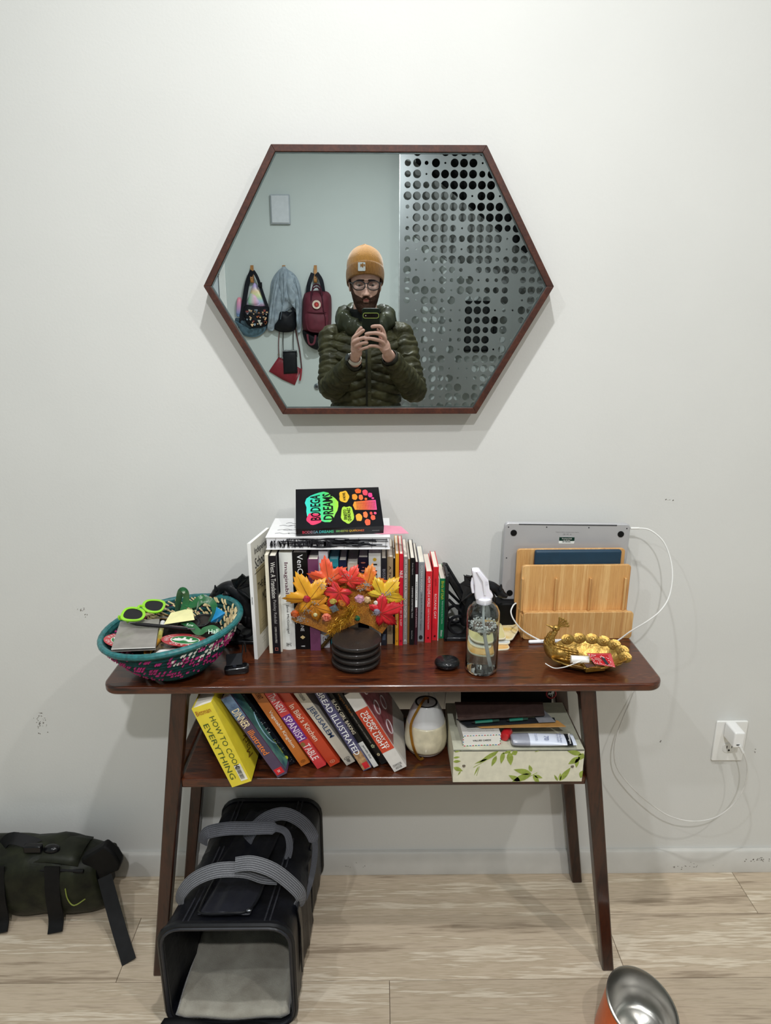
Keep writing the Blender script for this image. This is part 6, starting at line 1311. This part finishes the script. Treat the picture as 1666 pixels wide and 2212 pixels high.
for s in (-1, 1):
    body.ell(hw(V((s*.072, -.008, -.012))), (.007, .018, .030), 14, 10)
    body.ell(hw(V((s*.076, -.010, .002))), (.006, .014, .015), 12, 8)
neckb = V((0, -.02, 1.42))+V((0, 0, 0)); headb = hw(V((0, -.015, -.06)))
body.tube([neckb+V((0, -.01, -.04)), neckb+V((0, -.005, .02)), neckb.lerp(headb, .6), headb], [.075, .062, .058, .056], 20, up=(0, 1, 0), r2=[.072, .064, .062, .058])
def pp(px, py, Y): return Pm(px, py, Y)-po
SHL, ELL, WRL = pp(717, 728, -1.98), pp(716, 836, -1.86), pp(764, 783, -1.655)
SHR, ELR, WRR = pp(867, 724, -1.98), pp(894, 840, -1.86), pp(843, 773, -1.650)
skinmesh = []
body.tube([V((0, 0, .90)), V((0, 0, 1.02)), V((0, 0, 1.15)), V((0, .0, 1.30)), V((0, -.01, 1.40)), V((0, -.01, 1.45))], [.120, .115, .12, .125, .10, .06], 24, up=(0, 1, 0), r2=[.075, .075, .08, .085, .07, .055])
for s_, e_, w2 in ((SHL, ELL, WRL), (SHR, ELR, WRR)):
    body.tube(spl([V((0, -.02, 1.38)), s_, s_.lerp(e_, .5), e_, e_.lerp(w2, .4), w2, w2+(w2-e_)*.10], 4), [.045]*4+[.042]*4+[.038]*4+[.036]*4+[.033]*4+[.028]*4+[.027], 16)
for sx in (-1, 1):
    body.tube(spl([V((sx*.085, 0, .95)), V((sx*.10, .01, .72)), V((sx*.105, .015, .50)), V((sx*.11, -.01, .28)), V((sx*.115, -.02, .09))], 4), [.085]*4+[.075]*4+[.055]*4+[.05]*4+[.04], 16)
# hands: each finger its own chain rooted in the palm, unequal lengths
CY = CAM.y
def hp_(px, py, dy): return Pm(px, py, CY+dy)-po
def fing(m, lst, r0=.0088, r1=.0070):
    q = spl([hp_(*a) for a in lst], 5); n = len(q)-1
    rs = [lerp(r0, r1, k/n)+.0008*abs(math.sin(k/n*PI*3)) for k in range(n+1)]
    d = (q[-1]-q[-2]).normalized(); m.tube(q+[q[-1]+d*.003, q[-1]+d*.005], rs+[r1*.78, r1*.35], 12)
hand = M()
# his right hand (image right)
fing(hand, [(833, 740, -.020), (829, 718, -.006), (822, 706, .006), (812, 704.5, .012), (803, 706, .012)], .0090, .0072)
fing(hand, [(833, 744, -.018), (830, 728, -.002), (816, 720, .010), (800, 720, .013), (790, 722, .013)], .0092, .0074)
fing(hand, [(832, 748, -.018), (826, 738, -.002), (810, 733, .010), (798, 731, .013), (789, 732, .013)], .0088, .0070)
fing(hand, [(830, 754, -.020), (818, 749, -.006), (806, 747, .006), (797, 748, .009)], .0078, .0062)
fing(hand, [(836, 758, -.035), (826, 742, -.040), (820, 722, -.034), (815, 708, -.026)], .0110, .0082)
hand.ell(hp_(831, 748, -.020), (.026, .015, .034), 18, 12, rot=(0, math.radians(-18), 0)); hand.ell(hp_(835, 758, -.030), (.021, .017, .026), 16, 10)
hand.tube(spl([hp_(833, 750, -.022), hp_(838, 764, -.045), WRR], 5), [.022, .022, .0215, .021, .0215, .022, .0225, .023, .024, .025, .026], 16)
# his left hand (image left)
fing(hand, [(768, 748, -.022), (763, 732, -.012), (775, 722, .004), (786, 713, .010)], .0090, .0072)
fing(hand, [(768, 750, -.020), (764, 740, -.004), (778, 732, .008), (791, 729, .011)], .0092, .0074)
fing(hand, [(769, 754, -.020), (769, 748, -.002), (782, 742, .008), (794, 740, .010)], .0088, .0070)
fing(hand, [(772, 758, -.020), (777, 756, -.004), (787, 752, .006), (795, 750, .008)], .0078, .0062)
fing(hand, [(766, 760, -.040), (763, 740, -.034), (771, 722, -.024), (781, 708, -.014)], .0110, .0082)
hand.ell(hp_(770, 752, -.022), (.024, .016, .033), 18, 12, rot=(0, math.radians(20), 0)); hand.ell(hp_(773, 762, -.030), (.020, .017, .024), 16, 10)
hand.tube(spl([hp_(770, 756, -.026), hp_(767, 770, -.050), WRL], 5), [.022, .022, .0215, .021, .0215, .022, .0225, .023, .024, .025, .026], 16)
th = O('body', hand, None, None); md = th.modifiers.new('r', 'REMESH'); md.mode = 'VOXEL'; md.voxel_size = .0024
m2 = th.modifiers.new('s', 'SMOOTH'); m2.factor = .5; m2.iterations = 3
dg_ = bpy.context.evaluated_depsgraph_get(); hm_ = bpy.data.meshes.new_from_object(th.evaluated_get(dg_)); bpy.data.objects.remove(th)
body.add([v.co.copy() for v in hm_.vertices], [tuple(p_.vertices) for p_ in hm_.polygons])
skin = mt('c29787', .5, var=.05, scale=60, bump=.08, bs=500, sss=.08, col2='cfa596')
O('body', body, skin, person, ang=180)
# face details
ir_ = mt('2a1c14', .2, coat=.8)
for s in (-1, 1):
    O('eye', M().ell(hw(V((s*.0315, .0655, .001))), (.0115, .0115, .0115), 16, 12), mt('cfc8c2', .2, var=.01, coat=.6), person)
    O('iris', M().ell(hw(V((s*.0315, .0762, -.0035))), (.0052, .0022, .0050), 12, 8), ir_, person)
    O('eyelid', M().grid(lambda u, v: hw(V((s*.0315, .0655, .001))+Euler((.0, 0, 0)).to_matrix() @ V((.0128*math.cos(PI*u)*math.cos(lerp(-.16, 1.2, v)), .0128*math.sin(PI*u)*math.cos(lerp(-.16, 1.2, v)), .0128*math.sin(lerp(-.16, 1.2, v))))), 14, 8), skin, person, ang=180)
    O('eyebrow', M().grid(lambda u, v: hw(headp(s*lerp(.13, .62, u), +.0135+.009*v*(1-.6*u)+.0035*math.sin(PI*u*.8), .003*math.sin(PI*v)+.0012)), 12, 5), mt('2a1f1a', .9, var=.2, scale=400, bump=.6, bs=800), person, ang=180)
lipm = mt('a8645c', .5, var=.05)
for zc, r_ in ((-.0645, .0036), (-.0725, .0050)): O('lip', M().tube([hw(headp(a, zc-.0015*abs(a)*6*(1 if zc > -.07 else -.4), -.0005)) for a in [lerp(-.30, .30, k/10) for k in range(11)]], [max(.0006, r_*math.sin(PI*(k+.3)/10.6)) for k in range(11)], 8), lipm, person)
beard = mt('2b1d17', .9, var=.3, scale=300, bump=1, bs=700, col2='4a3226')
def zt_b(a):
    a = abs(a); return lerp(-.082, -.060, max(0, min(1, (a-.25)/.07))) if a < .32 else lerp(-.060, -.046, min(1, (a-.32)/.58)) if a < .9 else lerp(-.046, .010, min(1, (a-.9)/.4))
def bfn(u, v):
    a = lerp(-1.42, 1.42, u); z = lerp(-.1295, zt_b(a), v); q = headp(a, max(z, -.1292), 0); n_ = V((q.x, q.y, (-.02 if z < -.1 else 0))).normalized()
    off = .0065*min(1, (1-v)*5)*min(1, (1.42-abs(a))*4+.25)+.0012
    off += .0022*noise.noise(q*260); d_ = n_*off
    if z < -.11: d_ += V((0, 0, -.010*(1-v)))
    return hw(q+d_)
O('beard', M().grid(bfn, 90, 34), beard, person, ang=180, solid=.002)
O('moustache', M().grid(lambda u, v: hw(headp(lerp(-.36, .36, u), lerp(-.0600, -.0480, v)-.010*abs(u-.5)**1.5*4, .0042*math.sin(PI*v)+.0015+.0012*noise.noise(V((u*40, v*9, 0))))), 34, 8), beard, person, ang=180, solid=.0015)
for s in (-1, 1): O('hair', M().grid(lambda u, v: hw(headp(s*lerp(1.30, 2.2, u), lerp(-.035, .05, v), .004+.001*noise.noise(V((u*20, v*20, 3))))), 14, 10), beard, person, ang=180, solid=.002)
# glasses
blkf = mt('12141c', .25, coat=.6)
gm = M()
def gring(s, k=1.0): return [hw(V((s*.0345+.0272*k*(math.cos(a)+.06*math.cos(3*a)), .101-.06*abs(s*.0335+.0255*math.cos(a))**1.3, -.004+.0222*k*(math.sin(a)+.09*math.sin(3*a))))) for a in [2*PI*i/32 for i in range(32)]]
for s in (-1, 1):
    gm.tube(gring(s), [.0022 if math.sin(2*PI*i/32) < .3 else .0030 for i in range(32)], 6, closed=True)
    gm.tube([hw(V((s*.060, .096, .006))), hw(V((s*.072, .085, .007))), hw(V((s*.076, .04, .006))), hw(V((s*.077, -.01, .003)))], [.003, .0026, .0022, .002], 6)
gm.tube(spl([hw(V((-.010, .102, .003))), hw(V((0, .104, .006))), hw(V((.010, .102, .003)))], 4), .0024, 6)
go = O('glasses', gm, blkf, person)
lens_m = mt('e8eef2', .02, var=0, trans=1, ior=1.02)
for s in (-1, 1):
    rgl = gring(s, .95); n = len(rgl); O('lens', M().add(rgl, [tuple(range(n))]), lens_m, go, smooth=False, solid=.0008)
# beanie
must = mt('a87430', .95, var=.12, scale=160, bump=.8, bs=260, stretch=(1, 1, .3), sheen=.4, col2='9a6a2a'); must2 = mt('94652a', .95, var=.14, scale=200, bump=.9, bs=300, stretch=(1, 1, .3), sheen=.3, col2='7a5020')
def brim_z(a): return lerp(.046, -.030, (1-math.cos(a))/2*1.25 if (1-math.cos(a))/2*1.25 < 1 else 1)
def bcap(u, v):
    a = 2*PI*u; z = lerp(brim_z(a)+.015, .168, v); t_ = max(0, (z-.06)/.108)
    k = (1-t_**2.6)**.5 if t_ < 1 else 0
    w_ = lerp(.082, .086, .5)*k+.002; l_ = .104*k+.002
    k2 = 1+.012*math.sin(a*9)*t_+.02*math.sin(a*3+2)*t_*(1-t_)
    e = 2.2; s, c_ = math.sin(a), math.cos(a); kk = (abs(s)**e+abs(c_)**e)**(-1/e)
    return hw(V((w_*s*kk*k2, -.002+l_*c_*kk*k2-.01*t_, z+.004*math.sin(a*2+1)*t_)))
hat = O('beanie', M().grid(bcap, 72, 24, cu=True), must, person, ang=180, solid=.003)
def bcuff(u, v):
    a = 2*PI*u; z0 = brim_z(a); t_ = v; z = z0+.062*(t_ if t_ < .5 else 1-t_)*2 if False else z0+.060*min(1, t_*1.25)
    w_ = .0855+.0035*math.sin(PI*min(1, t_*1.1)); l_ = .1055+.0035*math.sin(PI*min(1, t_*1.1)); e = 2.2; s, c_ = math.sin(a), math.cos(a); kk = (abs(s)**e+abs(c_)**e)**(-1/e)
    tt = max(0, (z-.06)/.108); sh = (1-tt**2.6)**.5; sh = lerp(1, sh, .95)
    rib = 1+.004*math.sin(a*60)
    if t_ > .82: w_ -= .004; l_ -= .004
    return hw(V((w_*s*kk*rib*sh, -.002+l_*c_*kk*rib*sh, z)))
O('cuff', M().grid(bcuff, 180, 10, cu=True), must2, hat, ang=180, solid=.004)
pz = V((-.020, 0, .082)); pcn = hw(V((-.021, .1045, .079)))
pn_ = (HR @ V((-.18, 1, .16))).normalized(); px_ = V((0, 0, 1)).cross(pn_).normalized(); pz_ = pn_.cross(px_)
O('label_patch', M().prism(rrect(.034, .038, .003, 2), .0015, pcn, px_, pz_), mt('b9bcbc', .7), hat, smooth=False)
TX(hat, 'C', pcn+pn_*.0017+pz_*.004, -px_, pz_, .018, .020, mt('c07c2a', .7), bold=.0, name='logo_emblem')
TX(hat, 'carhartt', pcn+pn_*.0017-pz_*.013, -px_, pz_, .028, .007, mt('4a4a44', .7))
# ---------------------------------------------------------------- puffer jacket
olv = mt('2c2a1a', .5, var=.14, scale=14, bump=.9, bs=70, coat=.0, col2='45422a')
def puffy(ph): return abs(math.sin(ph))**.55
TW = [(.86, .175), (.95, .172), (1.05, .168), (1.15, .172), (1.25, .185), (1.33, .198), (1.39, .185), (1.43, .150), (1.465, .105), (1.50, .085)]
TD = [(.86, .125), (.95, .125), (1.05, .125), (1.15, .13), (1.25, .14), (1.33, .135), (1.39, .115), (1.43, .100), (1.465, .085), (1.50, .075)]
def torso(u, v):
    a = 2*PI*u; z = lerp(.86, 1.50, v); w_, d_ = prof(TW, z), prof(TD, z); s, c_ = math.sin(a), math.cos(a); e = 2.35; k = (abs(s)**e+abs(c_)**e)**(-1/e)
    x = w_*s*k; pf = puffy((z+.28*abs(x)*(1 if z < 1.3 else -1))*PI/.044)
    o_ = .013*pf-.004; n_ = V((s, c_, 0)).normalized()
    q = V((x, -.03+d_*c_*k, z))+n_*o_
    q += n_*.007*noise.noise(q*26)+n_*.005*noise.noise(q*60)
    return q
jk = O('jacket', M().grid(torso, 150, 260, cu=True), olv, person, ang=180)
def sleeve(S_, E_, W_, nm):
    path = spl([S_+V((.07 if S_.x < 0 else -.07, 0, -.004)), S_+V((0, 0, .002)), S_.lerp(E_, .35), S_.lerp(E_, .75), E_, E_.lerp(W_, .3), E_.lerp(W_, .65), W_], 26)
    n = len(path)-1; rt = [(0, .042), (.12, .054), (.3, .059), (.5, .058), (.62, .060), (.8, .050), (.93, .042), (1, .037)]; rs = []; L_ = 0
    for k in range(n+1):
        if k: L_ += (path[k]-path[k-1]).length
        rs.append(prof(rt, k/n)+.008*puffy(L_*PI/.031)-.002)
    m = M().tube(path, rs, 40, cap=False)
    for i, q in enumerate(m.v): m.v[i] = q+V((noise.noise(q*24), noise.noise(q*24+V((9, 0, 0))), noise.noise(q*24+V((0, 9, 0)))))*.009+V((noise.noise(q*55), noise.noise(q*55+V((9, 0, 0))), noise.noise(q*55+V((0, 9, 0)))))*.004
    o = O(nm, m, olv, jk, ang=180)
    d = (W_-E_).normalized(); O('cuff', M().tube([W_-d*.012, W_+d*.012], [.040, .034], 24, cap=False), mt('23221a', .6), o, solid=.004)
sleeve(SHL, ELL, WRL, 'sleeve'); sleeve(SHR, ELR, WRR, 'sleeve')
# hood lying round the neck
hd = spl([V((.0+.108*math.sin(a), -.025+.098*math.cos(a), 1.482+.040*(1-math.cos(a))/2-.028*max(0, math.cos(a))**3)) for a in [2*PI*k/16 for k in range(16)]], 5, closed=True)
mh = M().tube(hd, [(.040-.012*max(0, math.cos(2*PI*k/80)))+.005*math.sin(k*.9)+.004*math.sin(k*2.3+1) for k in range(len(hd))], 16, closed=True, up=(0, 0, 1), r2=[.058-.018*max(0, math.cos(2*PI*k/80))+.006*math.sin(k*.7) for k in range(len(hd))])
for i, q in enumerate(mh.v): mh.v[i] = q+V((noise.noise(q*20), noise.noise(q*20+V((9, 0, 0))), noise.noise(q*20+V((0, 9, 0)))))*.010+V((noise.noise(q*50), noise.noise(q*50+V((9, 0, 0))), noise.noise(q*50+V((0, 9, 0)))))*.007
O('hood', mh, mt('1f2118', .5, var=.14, scale=14, bump=.45, bs=55, coat=.3, col2='3c3f2a'), jk, ang=180)
O('inner_collar', M().lathe([(.074, 1.44), (.070, 1.48), (.070, 1.53), (.073, 1.55)], 32, (0, -.02, 0), sy=1.05, cap=False), mt('101213', .8), jk, solid=.004)
def fy(x, z): return V((x, -.03+prof(TD, z)+.011, z))
O('zip', M().ribbon([fy(.004, z) for z in [.87+.03*k for k in range(18)]], .010, .004, up=(0, 1, 0)), mt('1a1a12', .4, coat=.3), jk)
O('zip_placket', M().ribbon([fy(.016, z)-V((0, .002, 0)) for z in [.87+.03*k for k in range(18)]], .020, .006, up=(0, 1, 0)), olv, jk)
O('trousers', M().tube(spl([V((-.085, 0, .93)), V((-.10, .01, .72)), V((-.105, .015, .50)), V((-.11, -.01, .28)), V((-.115, -.02, .08))], 4), [.105]*4+[.088]*4+[.070]*4+[.064]*4+[.058], 18).tube(spl([V((.085, 0, .93)), V((.10, .01, .72)), V((.105, .015, .50)), V((.11, -.01, .28)), V((.115, -.02, .08))], 4), [.105]*4+[.088]*4+[.070]*4+[.064]*4+[.058], 18).ell((0, 0, .92), (.17, .12, .09), 24, 12), mt('2a3a58', .8, var=.1, scale=60, bump=.2), person, ang=180)
for sx in (-1, 1):
    sh = O('shoe', M().tube(spl([V((sx*.115, -.075, .048)), V((sx*.115, -.02, .055)), V((sx*.118, .06, .046)), V((sx*.122, .14, .034)), V((sx*.122, .185, .026))], 4), [.026]*2+[.038]*6+[.045]*4+[.046]*3+[.036, .022], 16, up=(0, 0, 1), r2=[.030]*2+[.045]*6+[.036]*4+[.028]*3+[.02, .014]), mt('3a3632', .7, var=.1), person, ang=180)
    O('sole', M().prism([(x+sx*.118, y_) for x, y_ in [(-.036, -.09), (.036, -.09), (.040, .02), (.047, .12), (.030, .20), (-.030, .20), (-.047, .12), (-.040, .02)]], .018, (0, 0, 0)), mt('c9c6bf', .7), sh, bev=.004)
# watch
d = (hp_(768, 768, -.047)-WRL).normalized(); wc = WRL.lerp(hp_(768, 768, -.047), .55)
nn_ = d.orthogonal().normalized(); b2 = d.cross(nn_)
O('watch_strap', M().ribbon([wc+(nn_*math.cos(a)+b2*math.sin(a))*.0285 for a in [2*PI*k/28 for k in range(28)]], .020, .003, up=lambda t: nn_*math.cos(2*PI*t*27/28)+b2*math.sin(2*PI*t*27/28), closed=True), mt('cfc8c0', .5), person, smooth=False)
wf = wc+V((-.027, .008, .006)); O('watch_case', M().lathe([(.0001, 0), (.017, 0), (.018, .004), (.016, .009), (.0001, .0095)], 24), mt('141518', .2, coat=.8), person, loc=wf-V((0, 0, 0)), rot=(V((-1, .5, .3)).normalized()).to_track_quat('Z', 'Y').to_euler())
# ---------------------------------------------------------------- phone (the picture is taken from its lens)
ph = T('phone', 'dark green phone held up with both hands in front of the photographer\u2019s chest', 'phone', CAM-CF*.0035)
R3 = Matrix((CR, CU, -CF)).transposed()          # local z points towards the photographer
ph.rotation_euler = R3.to_euler()
pcx, pcy = -.009, -.049
O('case', M().prism(rrect(.0775, .158, .010, 5, pcx, pcy), .0095, (0, 0, .0)), mt('18241c', .45, var=.05, coat=.1), ph, bev=.0018)
O('screen', M().prism(rrect(.068, .148, .008, 5, pcx, pcy), .0006, (0, 0, .0096)), mt('0a0b0e', .1, coat=1), ph, smooth=False)
def ringp(w_, h, r_, t_, z, th_):
    a, b_ = rrect(w_, h, r_, 5, pcx, 0), rrect(w_-2*t_, h-2*t_, r_-t_, 5, pcx, 0); n = len(a); m = M()
    m.add([(x, y_, z) for x, y_ in a]+[(x, y_, z) for x, y_ in b_]+[(x, y_, z-th_) for x, y_ in a]+[(x, y_, z-th_) for x, y_ in b_], [f for i in range(n) for j in [(i+1) % n] for f in ((i, j, n+j, n+i), (2*n+i, 3*n+i, 3*n+j, 2*n+j), (i, 2*n+i, 2*n+j, j), (n+i, n+j, 3*n+j, 3*n+i))])
    return m
O('camera_bar', M().prism(rrect(.064, .019, .0085, 5, pcx, 0), .0003, (0, 0, -.0006)), mt('08090a', .15, coat=1), ph, smooth=False)
O('bar_trim', ringp(.070, .0245, .010, .0028, 0, .0012), mt('9fb05a', .4), ph, smooth=False)
O('flash', M().lathe([(.0001, 0), (.0022, 0), (.0022, .0004), (.0001, .0004)], 12), mt('e8e6dc', .3), ph, loc=(pcx-.022, 0, -.0010), rot=(0, 0, 0))
O('camera_lens', M().lathe([(.0045, 0), (.0062, 0), (.0062, .0005), (.0045, .0005), (.0045, 0)], 24), mt('22262a', .2, .6), ph, loc=(0, 0, -.0011))
O('camera_lens', M().lathe([(.0001, 0), (.0040, 0), (.0040, .0005), (.0001, .0005)], 24), mt('15202a', .1, coat=1), ph, loc=(pcx+.022, 0, -.0011))
